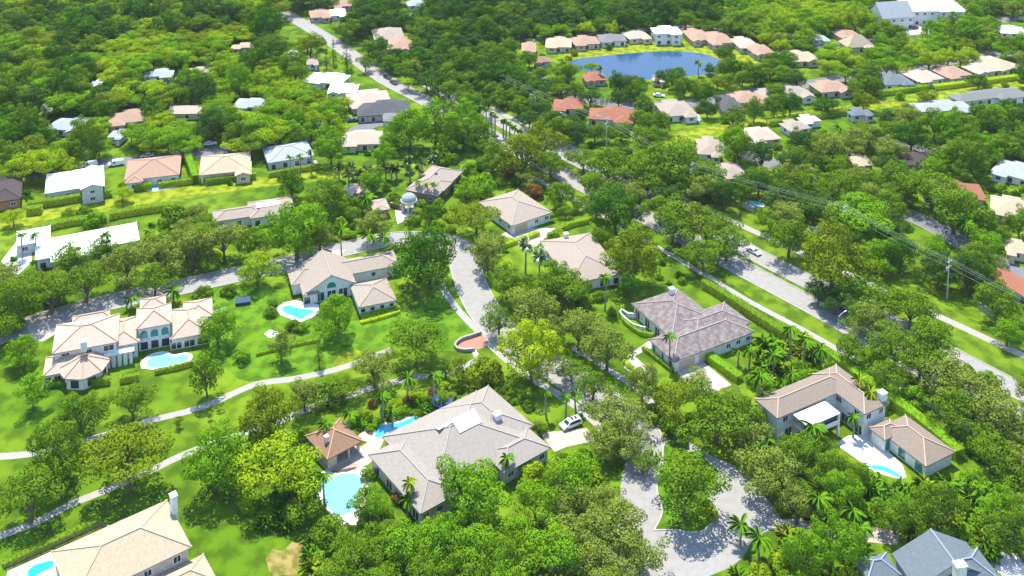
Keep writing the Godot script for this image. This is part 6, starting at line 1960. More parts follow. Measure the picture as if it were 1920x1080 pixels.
	P(71.7,-237.0,6.0,3.0,"frond",0,1,4.0,0,4,7,2)
	P(57.7,-235.3,5.0,2.6,"frond",0,1,0.1,0,0,2,0)
	P(55.2,-235.8,4.0,2.4,"frond",0,1,4.4,5,0,2,0)
	P(75.2,-235.3,5.0,2.8,"frond",0,1,0.6,0,4,7,1)
	P(81.3,-437.3,6.0,2.6,"frond",0,1,2.0,0,5,55,0)
	P(37.9,-429.2,6.0,2.4,"frond_grey",1,1,3.9,0,2,54,0)
	P(-178.0,-380.6,7.0,3.6,"silver",1,1,3.2,0,2,20,0)
	P(-71.3,-367.8,6.0,3.2,"silver",1,1,4.0,0,2,34,0)
	P(120.0,-364.4,7.0,2.8,"frond",0,1,3.6,0,0,82,0)
	P(97.3,-325.2,7.0,3.0,"frond",0,1,4.4,0,5,60,0)
	P(134.6,-291.3,8.0,3.0,"frond",0,1,1.0,4,2,90,0)
	P(-143.3,-286.9,7.0,2.2,"frond",0,1,4.8,0,2,14,2)
	P(-139.4,-286.9,7.0,2.2,"frond",0,1,6.0,0,2,14,1)
	P(-1.1,-198.3,5.0,2.2,"frond",0,1,6.1,0,0,0,0)
	P(10.0,-198.0,4.0,2.4,"frond_yellow",0,1,0.6,5,2,0,0)
	P(-58.8,-336.9,5.0,3.0,"frond_grey",1,1,4.2,0,1,11,3)
	P(-54.7,-330.7,5.1,3.0,"frond_grey",1,1,2.9,0,1,11,1)
	P(-54.5,-338.1,4.1,3.0,"frond_grey",1,1,0.5,5,1,11,4)
	P(-51.3,-332.7,4.2,3.0,"frond_grey",1,1,4.8,5,1,11,1)
	P(-49.5,-335.3,3.9,3.0,"frond_grey",1,1,1.1,5,1,11,2)
	P(-47.4,-332.7,5.0,3.0,"frond_grey",1,1,3.6,0,1,11,2)
	P(-45.5,-337.0,3.6,3.0,"frond_grey",1,1,4.9,5,1,11,3)
	P(-43.1,-337.2,4.0,3.0,"frond_grey",1,1,2.5,5,1,11,5)
	P(-40.8,-336.0,4.7,3.0,"frond_grey",1,1,4.6,0,1,11,4)
	P(-39.3,-337.7,3.7,3.0,"frond_grey",1,1,5.9,5,1,10,3)
	P(-35.9,-343.0,4.0,3.0,"frond_grey",1,1,6.1,5,1,10,4)
	P(-34.6,-334.8,4.1,3.0,"frond_grey",1,1,2.3,5,1,10,1)
	P(-31.3,-332.5,5.4,3.0,"frond_grey",1,1,2.3,0,1,10,1)
	P(-31.0,-339.6,4.7,3.0,"frond_grey",1,1,2.6,0,1,10,2)
	P(-27.6,-343.4,4.2,3.0,"frond_grey",1,1,0.0,5,1,10,2)
	P(-27.2,-346.3,4.6,3.0,"frond_grey",1,1,4.8,0,1,10,3)
	P(-12.0,-384.3,6.7,2.0,"frond",1,0,0.2,0,5,57,0)
	P(-10.0,-379.1,7.9,2.0,"frond",1,0,1.7,4,5,57,2)
	P(-7.6,-376.6,7.4,2.0,"frond",1,0,4.7,4,5,57,1)
	P(-6.4,-372.4,7.9,2.0,"frond",1,0,2.7,4,3,57,1)
	P(-3.2,-372.2,6.2,2.0,"frond",1,0,6.2,0,3,57,1)
	P(-2.3,-371.3,6.4,2.0,"frond",1,0,1.9,0,3,57,2)
	P(-0.9,-366.2,7.3,2.0,"frond",1,0,2.7,4,3,57,2)
	P(0.9,-362.1,7.8,2.0,"frond",1,0,0.9,4,3,57,3)
	P(3.0,-362.7,6.2,2.0,"frond",1,0,0.8,0,3,57,3)

func build_6() -> void:
	T("areca0","frond",[[93.5,-191.5,.92,.92,2,2,95,2],[90.2,-195.0,.94,.97,2,2,95,1],[-9.9,-179.7,.86,.81,2,3,0,4],[-19.4,-181.9,.83,1.02,2,0,98,6],[84.5,-180.2,.78,.85,2,1,6,1],[-3.3,-183.1,.77,.7,2,3,0,1],[90.2,-178.4,.75,.91,2,2,6,1],[44.1,-167.0,.69,.65,2,5,6,3],[47.2,-171.1,.67,.55,2,5,6,1],[84.8,-188.2,.72,.59,2,0,95,6],[54.4,-169.9,.62,.76,0,5,6,1],[-48.4,-185.8,.63,.54,0,2,98,3],[-48.3,-200.4,.66,.64,2,2,1,2],[-44.4,-185.6,.55,.65,0,0,98,0],[-46.3,-187.9,.55,.62,0,2,98,2],[-46.1,-207.2,.56,.56,0,2,1,1],[60.5,-234.0,.62,.73,0,0,2,0],[-56.7,-201.7,.51,.43,0,2,1,6],[74.3,-241.1,.6,.64,0,4,7,0],[66.0,-239.3,.57,.61,0,5,2,1],[-41.1,-198.6,.48,.43,0,0,1,1],[-45.4,-199.0,.47,.58,0,0,1,2],[-19.3,-219.8,.44,.51,0,2,93,4],[-33.5,-214.3,.42,.5,0,2,93,3],[-22.6,-222.1,.41,.52,0,1,93,4],[-20.7,-220.2,.41,.47,0,1,93,3],[-28.8,-218.9,.4,.48,0,1,93,2],[-14.3,-226.4,.39,.34,0,1,93,5],[-12.8,-223.6,.36,.37,0,2,93,5],[-26.9,-218.6,.34,.34,1,1,93,1],[-145.2,-285.3,.37,.4,0,2,14,0],[-111.7,-305.3,.38,.39,0,4,14,0],[-65.3,-354.9,.4,.37,0,1,97,0],[9.7,-267.5,.3,.33,1,0,8,0],[-149.7,-282.1,.24,.3,1,2,14,0],[-45.2,-357.0,.25,.23,1,2,34,0]])
	T("areca0","frond_yellow",[[84.7,-195.0,.94,.96,2,0,95,1],[-28.1,-168.8,.77,.86,2,3,98,0],[-14.6,-183.3,.8,.79,2,3,0,1],[6.6,-182.5,.77,.87,2,3,0,3],[51.4,-177.5,.75,.93,2,5,6,2],[86.7,-186.2,.77,.89,2,0,95,4],[0.7,-183.7,.73,.65,2,3,0,2],[61.0,-191.4,.72,.91,2,2,95,0],[15.4,-180.6,.66,.66,2,3,0,6],[16.7,-198.3,.67,.62,2,5,0,0],[61.8,-239.3,.71,.89,2,2,2,0],[66.9,-231.9,.66,.82,2,4,7,1],[74.4,-246.6,.69,.6,2,5,2,5],[64.1,-236.4,.65,.7,2,5,2,1],[65.8,-234.2,.62,.61,0,5,2,2]])
	T("areca1","frond",[[-23.5,-172.5,.94,.83,2,3,98,0],[-33.5,-177.8,.92,1.19,2,0,98,3],[-12.6,-181.3,.9,1.02,2,3,0,2],[2.1,-168.2,.83,1.02,2,3,0,7],[78.5,-191.5,.92,.91,2,0,95,4],[89.7,-187.1,.79,.65,2,0,95,8],[-31.9,-173.3,.72,.62,2,0,98,7],[60.9,-168.5,.67,.62,2,2,6,2],[41.8,-173.4,.69,.67,2,5,6,4],[2.9,-182.4,.7,.87,2,3,0,3],[44.7,-169.3,.64,.55,2,5,6,2],[39.5,-167.6,.63,.54,0,5,6,3],[59.8,-188.2,.68,.61,2,5,95,0],[79.7,-194.7,.7,.72,2,0,95,1],[61.8,-186.7,.67,.65,2,1,6,2],[69.7,-189.9,.67,.78,2,0,95,7],[69.9,-187.5,.63,.69,0,0,95,3],[77.0,-188.7,.63,.64,0,0,95,2],[-54.8,-198.3,.65,.53,2,2,1,4],[-41.0,-196.3,.63,.72,0,2,98,1],[76.1,-197.0,.63,.61,0,0,95,1],[-48.2,-209.2,.55,.64,0,2,1,4],[-58.7,-203.1,.53,.59,0,2,1,7],[-47.7,-205.2,.49,.61,0,2,1,3],[-27.6,-216.9,.42,.38,0,1,93,1],[-20.5,-218.9,.4,.44,0,2,93,2],[-35.0,-215.2,.32,.26,1,2,93,0],[-153.3,-288.6,.38,.4,0,5,14,0],[11.2,-329.5,.43,.47,0,4,9,0],[-132.5,-294.5,.37,.44,0,1,14,0],[-98.0,-303.6,.36,.32,0,2,13,0],[-1.9,-289.7,.34,.28,1,0,9,0],[-109.3,-292.2,.32,.35,1,5,14,0],[-95.0,-333.4,.32,.35,1,0,17,0],[-24.8,-286.0,.21,.25,1,4,4,0],[12.9,-307.5,.21,.19,1,2,9,0]])
	T("areca1","frond_yellow",[[11.6,-170.6,.84,.84,2,3,0,8],[56.3,-167.9,.74,.61,2,2,6,2],[9.2,-168.6,.73,.95,2,3,0,9],[-25.1,-181.3,.64,.6,2,0,98,1],[78.3,-183.2,.63,.75,0,1,6,0],[54.2,-177.9,.62,.58,0,5,6,0],[72.0,-240.7,.68,.56,2,5,2,4],[67.1,-241.3,.66,.71,2,5,2,2],[72.3,-248.2,.66,.56,2,5,2,3],[67.4,-243.8,.56,.63,0,5,2,1]])
	T("areca2","frond",[[64.0,-242.2,1.14,1.21,2,2,2,0],[58.8,-170.8,.75,.95,2,2,6,3],[14.8,-183.3,.8,.91,2,3,0,6],[-26.1,-178.7,.76,.67,2,0,98,5],[-37.8,-177.7,.72,.82,2,0,98,4],[74.0,-194.0,.78,.8,2,0,95,2],[74.7,-189.8,.76,.75,2,0,95,5],[54.7,-208.7,.83,.83,2,5,7,0],[93.2,-188.1,.74,.8,2,0,95,9],[-2.3,-176.2,.67,.88,2,3,0,5],[-30.8,-179.1,.68,.64,2,0,98,2],[-37.8,-180.8,.68,.69,2,0,98,1],[81.8,-193.0,.68,.77,2,0,95,3],[62.8,-225.2,.77,.76,2,1,7,1],[41.3,-169.4,.6,.59,0,5,6,2],[-44.7,-201.1,.68,.82,2,2,1,1],[62.2,-189.2,.63,.58,0,2,95,0],[-51.2,-199.4,.66,.61,2,2,1,3],[-53.5,-200.6,.62,.68,0,2,1,5],[74.5,-238.8,.72,.9,2,4,7,0],[74.0,-233.0,.67,.69,2,1,7,2],[64.0,-228.1,.64,.57,0,1,7,0],[-47.1,-202.3,.52,.6,0,2,1,2],[69.2,-242.7,.6,.65,0,5,2,2],[61.5,-235.9,.57,.62,0,2,2,0],[-31.0,-214.6,.42,.49,0,2,93,1],[13.9,-268.2,.43,.58,0,0,8,0],[8.2,-317.6,.46,.42,0,1,9,0],[-24.1,-221.2,.32,.32,1,1,93,2],[-52.0,-357.0,.45,.55,0,0,34,0],[-119.5,-300.9,.33,.34,1,1,14,2],[-133.3,-279.8,.26,.24,1,0,14,0],[-61.4,-354.6,.31,.36,1,0,34,0],[-124.4,-302.3,.27,.29,1,1,14,1],[26.3,-225.3,.2,.18,1,3,2,0]])
	T("areca2","frond_yellow",[[5.1,-177.7,.91,.97,2,3,0,5],[-36.4,-174.5,.88,1.07,2,0,98,2],[86.3,-190.8,.92,.91,2,0,95,2],[53.7,-183.2,.73,.64,2,5,6,1],[79.8,-187.6,.74,.7,2,0,95,3],[5.7,-169.3,.66,.6,2,3,0,7],[90.9,-182.3,.68,.91,2,2,6,1],[11.6,-185.1,.69,.69,2,3,0,4],[43.2,-171.4,.64,.71,2,5,6,3],[61.0,-229.0,.69,.72,2,4,7,2],[58.9,-223.1,.63,.63,0,5,7,0]])
	T("bush0","deep",[[-43.1,-199.3,.4,.31,0,0,1,0],[58.8,-355.5,.53,.44,2,2,59,0],[123.0,-370.3,.44,.47,0,0,83,0],[-49.4,-303.5,.29,.26,0,0,12,0],[138.9,-403.9,.37,.36,0,0,66,0],[43.3,-283.1,.25,.24,1,5,8,0],[45.6,-472.6,.37,.41,0,0,45,0],[-10.5,-312.3,.23,.17,1,2,9,0]])
	T("bush0","fresh",[[97.5,-188.8,.63,.47,2,5,95,1],[92.1,-185.4,.58,.57,2,0,95,0],[123.5,-228.9,.59,.54,2,3,86,0],[66.0,-225.4,.56,.45,2,1,7,2],[70.0,-228.7,.54,.6,2,1,7,3],[57.5,-228.8,.5,.47,2,3,2,1],[85.1,-233.0,.51,.47,2,4,7,1],[69.1,-233.5,.47,.51,0,4,7,2],[76.7,-232.8,.46,.55,0,1,7,2],[39.0,-282.4,.55,.52,2,2,8,0],[39.6,-204.3,.4,.29,0,5,7,4],[59.0,-231.2,.44,.43,0,3,2,1],[12.6,-201.1,.37,.36,0,2,0,2],[71.2,-233.9,.42,.33,0,4,7,1],[-22.8,-302.2,.5,.54,2,0,101,0],[161.8,-327.0,.49,.53,2,0,87,0],[-23.9,-317.4,.48,.46,0,0,10,0],[33.0,-288.9,.43,.42,0,2,8,0],[116.3,-372.4,.53,.5,2,2,82,0],[122.2,-338.8,.48,.44,0,0,89,0],[19.3,-381.0,.49,.44,2,0,57,0],[106.7,-363.8,.46,.52,0,0,82,1],[-16.1,-224.4,.29,.26,0,1,93,3],[42.1,-374.0,.47,.5,0,0,56,0],[-25.5,-217.6,.27,.27,1,1,93,1],[-18.1,-329.5,.39,.3,0,2,10,1],[159.2,-410.4,.47,.5,0,0,67,0],[38.0,-351.0,.4,.41,0,5,59,0],[122.2,-399.9,.44,.34,0,0,65,0],[-17.1,-221.9,.24,.18,1,1,93,3],[218.4,-429.7,.44,.39,0,2,70,0],[-131.2,-332.2,.32,.23,0,2,16,0],[114.9,-366.3,.34,.33,0,0,82,2],[41.7,-275.2,.25,.23,1,5,8,0]])
	T("bush0","lime",[[50.2,-174.9,.57,.6,2,5,6,0],[4.4,-198.2,.6,.53,2,2,0,0],[62.0,-172.3,.46,.54,0,2,6,0],[9.7,-200.6,.39,.4,0,2,0,0],[-12.1,-315.3,.5,.53,2,2,9,0],[15.0,-252.3,.38,.4,0,5,100,0],[-27.6,-220.8,.32,.29,0,1,93,2],[-73.0,-298.7,.39,.3,0,0,13,2],[-71.6,-301.8,.34,.39,0,2,13,1],[-29.6,-308.9,.29,.23,0,0,101,2],[-46.2,-301.4,.28,.23,0,0,12,1],[-30.6,-349.8,.32,.29,0,4,10,1],[7.7,-256.7,.22,.21,1,2,100,0],[22.7,-250.8,.2,.16,1,5,2,0]])
	T("bush0","mid",[[-42.6,-222.5,.81,.77,2,1,1,0],[-129.2,-250.3,.75,.68,2,5,3,0],[89.8,-189.9,.53,.41,2,0,95,3],[47.6,-219.2,.55,.41,2,3,2,1],[72.9,-199.8,.49,.41,0,2,95,1],[-22.5,-348.5,.82,.74,2,4,10,1],[54.0,-189.9,.38,.38,0,5,95,3],[-59.2,-319.5,.59,.59,2,2,11,0],[56.7,-194.2,.36,.29,0,5,95,1],[-64.9,-300.0,.52,.55,2,2,13,0],[-135.1,-311.8,.51,.49,2,0,15,1],[49.3,-222.3,.38,.33,0,3,2,0],[10.6,-203.7,.34,.29,0,2,0,2],[-2.4,-346.2,.55,.51,2,4,10,2],[-4.3,-332.1,.52,.45,2,5,10,0],[-19.7,-222.4,.28,.28,0,1,93,0],[-34.5,-216.5,.27,.32,1,2,93,0],[36.8,-353.4,.4,.47,0,5,59,2],[-14.0,-334.8,.37,.36,0,2,10,0],[2.3,-224.8,.25,.26,1,4,0,0],[82.0,-385.9,.4,.44,0,0,63,0],[37.1,-372.6,.32,.25,0,0,56,0],[4.5,-220.7,.19,.18,1,1,0,5],[-5.4,-225.2,.19,.15,1,1,0,6],[157.3,-455.7,.36,.33,0,0,73,0]])
	T("bush0","olive",[[74.2,-397.1,.44,.4,0,2,63,0],[97.0,-361.8,.38,.36,0,0,61,0],[25.6,-458.6,.37,.28,0,0,43,2],[14.0,-461.4,.34,.33,0,2,52,0]])
	T("bush0","red",[[-23.2,-192.4,.31,.26,0,2,98,0],[-32.0,-221.8,.29,.27,0,1,93,0],[-18.5,-225.7,.24,.23,1,1,93,2]])
	T("bush1","deep",[[-45.3,-192.0,.7,.67,2,2,98,0],[28.7,-363.5,.35,.35,0,3,56,0],[-157.6,-322.5,.28,.22,0,2,19,2],[11.9,-326.7,.27,.23,1,4,9,0]])
	T("bush1","fresh",[[92.8,-222.4,.73,.62,2,2,7,0],[88.0,-182.6,.57,.41,2,1,6,0],[106.1,-193.4,.51,.49,2,5,95,3],[95.1,-196.9,.5,.48,2,2,95,1],[103.1,-195.8,.49,.44,2,5,95,2],[89.2,-236.9,.56,.57,2,4,7,2],[41.0,-214.3,.48,.46,0,3,2,2],[67.0,-229.4,.47,.36,0,1,7,1],[49.8,-209.1,.44,.51,0,5,7,2],[12.7,-199.1,.39,.31,0,5,0,0],[50.0,-216.9,.39,.41,0,5,7,3],[-14.7,-341.8,.57,.63,2,1,10,2],[-11.5,-345.4,.54,.47,2,4,10,1],[143.7,-315.9,.48,.37,0,0,84,0],[-20.6,-340.1,.49,.49,2,1,10,1],[-8.3,-347.7,.5,.44,2,4,10,2],[-16.5,-334.2,.46,.38,0,1,10,0],[134.5,-331.1,.43,.42,0,1,84,0],[164.9,-462.5,.51,.39,2,0,73,0],[26.4,-258.1,.28,.32,0,2,2,0],[43.8,-272.7,.2,.18,1,4,2,1]])
	T("bush1","lime",[[14.9,-200.3,.39,.44,0,5,0,0],[-50.6,-299.1,.47,.38,0,0,12,2],[-21.7,-223.5,.35,.31,0,1,93,3],[-19.7,-309.2,.46,.38,0,2,101,1],[-54.6,-317.5,.45,.45,0,0,11,0],[-15.7,-227.4,.33,.28,0,1,93,4],[-26.3,-220.5,.29,.27,0,1,93,1],[-55.1,-300.7,.38,.31,0,0,12,3],[54.2,-222.9,.26,.26,1,5,7,0],[-24.4,-220.0,.25,.21,1,1,93,0]])
	T("bush1","mid",[[100.7,-194.6,.64,.63,2,5,95,1],[32.4,-217.2,.57,.53,2,3,2,2],[87.2,-193.4,.49,.44,2,0,95,2],[18.3,-265.4,.58,.56,2,0,8,0],[109.2,-231.9,.51,.47,2,5,7,2],[5.9,-212.4,.44,.4,0,2,0,1],[32.6,-291.7,.54,.59,2,2,8,0],[-77.5,-267.4,.48,.44,0,5,91,0],[-56.8,-251.1,.42,.39,0,0,91,0],[-52.8,-302.7,.5,.55,2,0,12,0],[23.7,-265.1,.42,.36,0,0,8,0],[-77.4,-317.9,.47,.49,0,1,13,0],[-42.4,-303.2,.45,.49,0,0,12,2],[64.3,-354.7,.51,.46,2,2,59,0],[-35.8,-289.7,.42,.39,0,3,12,0],[-37.0,-317.8,.45,.4,0,2,101,1],[7.3,-264.4,.37,.32,0,3,8,0],[1.1,-333.3,.43,.38,0,4,9,0],[3.6,-221.2,.27,.27,1,1,0,4],[-12.2,-226.9,.27,.31,1,0,100,2],[-3.5,-225.8,.26,.28,1,0,100,3],[-3.0,-468.7,.51,.46,2,2,52,0],[-41.7,-329.1,.33,.37,0,2,11,0],[-39.7,-304.0,.29,.31,0,0,12,1],[182.7,-347.2,.3,.31,0,2,87,0],[0.6,-222.4,.2,.15,1,1,0,2],[-2.7,-224.0,.18,.16,1,1,0,3]])
	T("bush1","olive",[[163.9,-309.3,.43,.41,0,2,85,0],[29.5,-375.0,.52,.44,2,0,56,0],[-69.0,-478.6,.4,.43,0,2,36,0]])
	T("bush2","deep",[[82.3,-415.4,.52,.54,2,1,62,0],[-159.9,-324.4,.34,.38,0,2,19,1],[125.9,-411.7,.36,.4,0,2,66,0]])
	T("bush2","fresh",[[-9.7,-326.5,1.15,1.08,2,2,10,0],[35.3,-211.1,.66,.77,2,3,2,2],[61.8,-194.9,.58,.46,2,2,95,2],[84.7,-221.4,.56,.58,2,1,7,1],[97.3,-197.3,.5,.51,2,2,95,3],[-53.2,-190.0,.48,.35,0,2,98,0],[2.8,-200.1,.49,.42,0,2,0,1],[89.8,-239.6,.56,.48,2,4,7,3],[-66.6,-237.6,.48,.43,0,2,92,0],[-56.2,-204.2,.4,.36,0,2,1,2],[-45.5,-203.6,.38,.32,0,2,1,1],[5.9,-268.6,.46,.48,0,0,8,0],[-53.7,-250.5,.39,.33,0,0,91,0],[-29.1,-316.6,.48,.45,0,2,101,0],[170.2,-328.0,.47,.38,0,0,87,0],[-52.1,-319.9,.44,.42,0,0,11,1],[36.5,-375.7,.51,.4,2,0,56,0],[-48.6,-297.4,.4,.34,0,0,12,0],[-15.9,-222.7,.3,.31,0,1,93,2],[-31.2,-213.4,.28,.22,0,2,93,0],[4.4,-458.2,.53,.49,2,0,52,0],[147.5,-312.7,.36,.33,0,2,85,0],[-23.6,-219.0,.24,.22,1,1,93,2],[-0.5,-276.3,.24,.18,1,2,8,0]])
	T("bush2","lime",[[45.7,-174.0,.46,.43,0,5,6,0],[-23.6,-289.1,.52,.52,2,3,101,2],[21.9,-255.0,.41,.37,0,5,2,0],[-30.1,-312.3,.4,.35,0,0,101,1],[-30.3,-215.8,.26,.21,1,2,93,1],[12.4,-204.0,.24,.21,1,2,0,0],[-17.2,-325.4,.37,.36,0,2,10,0],[-37.8,-348.0,.34,.28,0,4,10,2],[-66.8,-305.9,.29,.31,0,2,13,2]])
	T("bush2","mid",[[-40.6,-187.2,.92,.79,2,0,98,1],[101.1,-207.0,.75,.66,2,5,95,2],[81.8,-190.4,.6,.48,2,0,95,1],[8.8,-196.0,.6,.56,2,2,0,0],[20.0,-260.5,.62,.57,2,3,8,0],[15.0,-203.5,.46,.44,0,5,0,0],[55.3,-197.3,.44,.47,0,5,95,2],[19.4,-252.8,.52,.49,2,5,2,0],[59.8,-194.0,.4,.48,0,2,95,2],[-31.3,-305.8,.6,.47,2,0,101,0],[-51.0,-308.6,.58,.67,2,2,12,0],[36.6,-208.2,.39,.37,0,5,7,2],[-139.5,-310.3,.55,.48,2,0,15,2],[-19.3,-301.0,.44,.34,0,0,101,0],[143.2,-383.5,.53,.55,2,2,81,0],[-21.7,-218.0,.29,.22,0,2,93,0],[41.3,-357.2,.45,.45,0,5,59,1],[-7.2,-226.9,.29,.31,0,0,100,1],[0.6,-226.9,.29,.23,0,0,100,3],[-37.2,-213.2,.27,.22,1,1,1,0],[59.1,-256.8,.31,.27,0,2,2,0],[-64.6,-262.2,.31,.27,0,2,91,2],[155.9,-388.5,.42,.38,0,2,79,0],[208.6,-424.5,.41,.31,0,0,70,0]])
	T("bush2","olive",[[150.1,-300.8,.46,.4,0,0,85,0],[76.4,-330.3,.45,.49,0,0,60,2],[170.1,-387.7,.53,.6,2,0,79,0],[116.0,-278.5,.32,.26,0,2,86,0],[70.4,-331.4,.36,.36,0,0,60,1],[184.7,-388.7,.39,.31,0,2,79,0],[132.8,-328.5,.32,.35,0,2,84,0],[28.6,-464.5,.41,.43,0,0,43,1]])
	T("bush2","red",[[0.0,-340.2,.8,.74,2,5,10,0],[7.0,-324.9,.69,.64,2,1,9,0]])
	T("bush3","deep",[[-49.9,-203.7,.42,.37,0,2,1,0],[124.2,-283.8,.53,.57,2,1,86,0],[138.7,-259.8,.45,.38,0,0,86,0],[76.0,-420.9,.52,.5,2,2,55,0],[165.7,-325.0,.34,.35,0,0,87,0],[47.1,-276.2,.26,.25,1,4,2,0],[204.2,-401.6,.33,.28,0,2,80,0]])
	T("bush3","fresh",[[96.6,-193.6,.63,.51,2,2,95,4],[-130.2,-306.1,.72,.62,2,1,14,0],[113.0,-228.9,.51,.57,2,5,7,0],[51.4,-212.7,.44,.49,0,5,7,1],[-70.4,-295.0,.48,.57,0,0,13,2],[139.5,-337.1,.52,.5,2,0,88,0],[-77.9,-299.5,.45,.41,0,0,13,1],[-7.3,-317.9,.43,.43,0,1,9,1],[12.5,-298.4,.39,.32,0,2,9,0],[-61.0,-324.8,.41,.41,0,2,11,2],[-25.3,-218.9,.27,.24,0,1,93,1],[-15.0,-330.6,.38,.34,0,2,10,2],[-51.5,-314.7,.35,.25,0,0,11,2],[104.6,-308.6,.34,.3,0,3,89,0],[-36.0,-214.9,.24,.27,1,2,93,0],[145.8,-388.6,.39,.37,0,2,81,0],[-57.2,-324.9,.31,.28,0,2,11,1],[47.5,-273.0,.26,.29,1,4,2,2],[-7.7,-320.9,.3,.31,0,1,9,2],[167.8,-384.2,.32,.26,0,0,79,0]])
	T("bush3","gold",[[39.0,-190.2,.35,.3,0,5,95,0],[39.8,-188.3,.28,.26,0,5,6,0]])
	T("bush3","lime",[[37.0,-287.6,.58,.57,2,2,8,0],[-65.1,-314.9,.58,.57,2,2,11,0],[-27.4,-291.2,.49,.54,2,3,101,1],[-60.1,-296.4,.5,.43,2,3,12,0],[-62.8,-294.3,.46,.55,0,5,13,0],[-17.9,-312.7,.44,.39,0,2,101,2],[-63.0,-308.2,.43,.46,0,2,13,3],[-83.6,-297.2,.41,.42,0,0,13,1],[-70.0,-297.9,.4,.36,0,0,13,3],[-53.1,-305.6,.4,.44,0,2,12,0],[-32.7,-217.1,.28,.32,0,2,93,0],[-14.0,-224.1,.26,.25,1,2,93,2],[-28.8,-285.4,.21,.22,1,4,4,0]])
	T("bush3","mid",[[-35.0,-182.3,.78,.69,2,0,98,2],[103.6,-192.3,.76,.87,2,5,95,3],[-104.7,-306.8,1.08,.95,2,5,13,0],[98.5,-179.1,.64,.71,2,5,6,0],[87.5,-179.4,.52,.4,2,2,6,0],[-84.0,-264.8,.63,.58,2,4,3,0],[59.8,-225.6,.5,.45,2,5,7,1],[-45.4,-209.8,.46,.53,0,2,1,0],[72.2,-231.2,.47,.38,0,1,7,0],[53.9,-216.8,.42,.44,0,5,7,1],[-30.1,-198.9,.36,.32,0,1,98,0],[-25.1,-188.1,.35,.3,0,2,98,0],[-63.8,-257.6,.4,.35,0,2,91,1],[-38.3,-322.0,.49,.44,2,1,101,0],[-12.9,-338.5,.48,.36,0,1,10,0],[36.0,-293.0,.41,.33,0,2,8,2],[-0.3,-323.8,.45,.44,0,1,9,0],[-21.0,-286.5,.4,.33,0,3,9,0],[29.4,-284.9,.4,.4,0,2,8,1],[-1.1,-226.1,.29,.3,0,0,100,2],[2.7,-223.2,.28,.24,0,1,0,2],[-1.4,-223.0,.28,.21,0,1,0,1],[146.5,-317.1,.37,.32,0,0,84,0],[-0.4,-225.0,.26,.24,1,1,0,7],[-22.3,-313.2,.35,.37,0,2,101,2],[3.9,-220.1,.24,.2,1,1,0,1],[159.6,-328.9,.32,.34,0,0,87,0],[201.1,-423.1,.38,.32,0,0,69,0],[-3.6,-229.0,.18,.16,1,0,100,1]])
	T("bush3","olive",[[-7.0,-230.0,1,.95,2,0,100,0],[134.4,-381.8,.52,.41,2,0,81,0],[38.6,-364.1,.4,.34,0,3,56,0],[132.8,-335.7,.35,.42,0,0,88,0],[69.4,-348.4,.35,.31,0,0,59,0]])
	T("bush3","red",[[-24.1,-222.8,.27,.23,1,1,93,1]])
	T("cone0","mid",[[-47.0,-235.4,.52,.52,1,3,91,0],[-80.3,-451.5,.85,.82,1,2,38,0]])
	T("cone0","pine",[[-73.0,-443.7,.99,1,1,2,38,2],[-81.9,-443.4,.76,.74,1,2,38,1]])
	T("flat0","fresh",[[-177.7,-392.4,1.41,1.57,3,1,20,0],[-91.2,-384.4,1.25,1.49,2,0,26,0],[-157.4,-346.8,1.13,1.36,2,3,23,0],[-151.7,-396.5,1.24,1.08,2,1,21,0],[-145.5,-532.6,1.61,1.59,3,5,39,1],[-183.1,-516.1,1.48,1.37,3,4,27,2],[-83.6,-399.8,1.14,1,2,0,30,0],[-267.3,-520.7,1.4,1.78,3,4,24,2],[-102.0,-378.6,1.02,.99,0,0,26,0],[-187.8,-449.0,1.19,1,2,4,24,3],[-90.9,-377.4,.99,1.16,0,3,26,0],[-157.9,-471.4,1.19,1.27,2,5,27,1],[-224.4,-460.8,1.15,1.03,2,4,24,5],[-117.3,-363.1,.92,.75,0,4,16,2],[143.6,-495.2,1.19,1.1,2,1,75,0],[-83.7,-407.1,.98,.97,0,2,30,0],[162.7,-525.0,1.18,1.14,2,5,77,0],[-134.8,-459.1,1.03,1.28,0,0,27,0],[-242.7,-534.6,1.18,1.49,2,4,24,8],[146.5,-462.3,.94,1.03,0,2,73,0],[170.3,-457.6,.93,1.14,0,0,73,1],[-154.9,-465.0,.93,1.08,0,5,27,0],[-108.5,-424.3,.81,.73,0,5,29,0],[-122.2,-478.4,.9,.88,0,1,27,1],[-132.9,-480.6,.88,.9,0,1,27,2]])
	T("flat0","lime",[[-143.4,-400.7,1.4,1.61,3,2,22,0],[-196.4,-371.5,1.3,1.38,2,5,20,0],[-166.4,-335.7,1.16,1.47,2,1,19,1],[-98.8,-373.9,1.28,1.39,2,3,26,0],[-155.9,-401.5,1.28,1.24,2,1,21,0],[151.6,-508.0,1.33,1.61,2,4,74,1],[-113.4,-428.9,1.1,1.29,2,5,28,0],[-242.4,-541.5,1.34,1.22,2,5,27,4],[-168.2,-469.3,1.15,1.01,2,4,25,4],[-127.3,-367.6,.9,.86,0,2,23,3],[-149.4,-512.3,1.22,1.36,2,4,27,1],[-141.1,-476.4,1.13,1.01,2,2,27,0],[170.2,-535.3,1.25,1.47,2,4,77,1],[-152.5,-449.7,1.02,1.23,0,1,25,0],[-103.3,-409.5,.93,.92,0,1,26,0],[-142.4,-445.5,.99,.94,0,1,28,0],[168.6,-439.3,.97,.83,0,1,68,0],[-188.4,-458.4,.98,1.19,0,4,24,2],[-170.0,-459.0,.91,1.01,0,4,25,4],[151.5,-456.8,.88,1.02,0,0,73,0],[180.3,-461.6,.87,.81,0,2,73,0]])
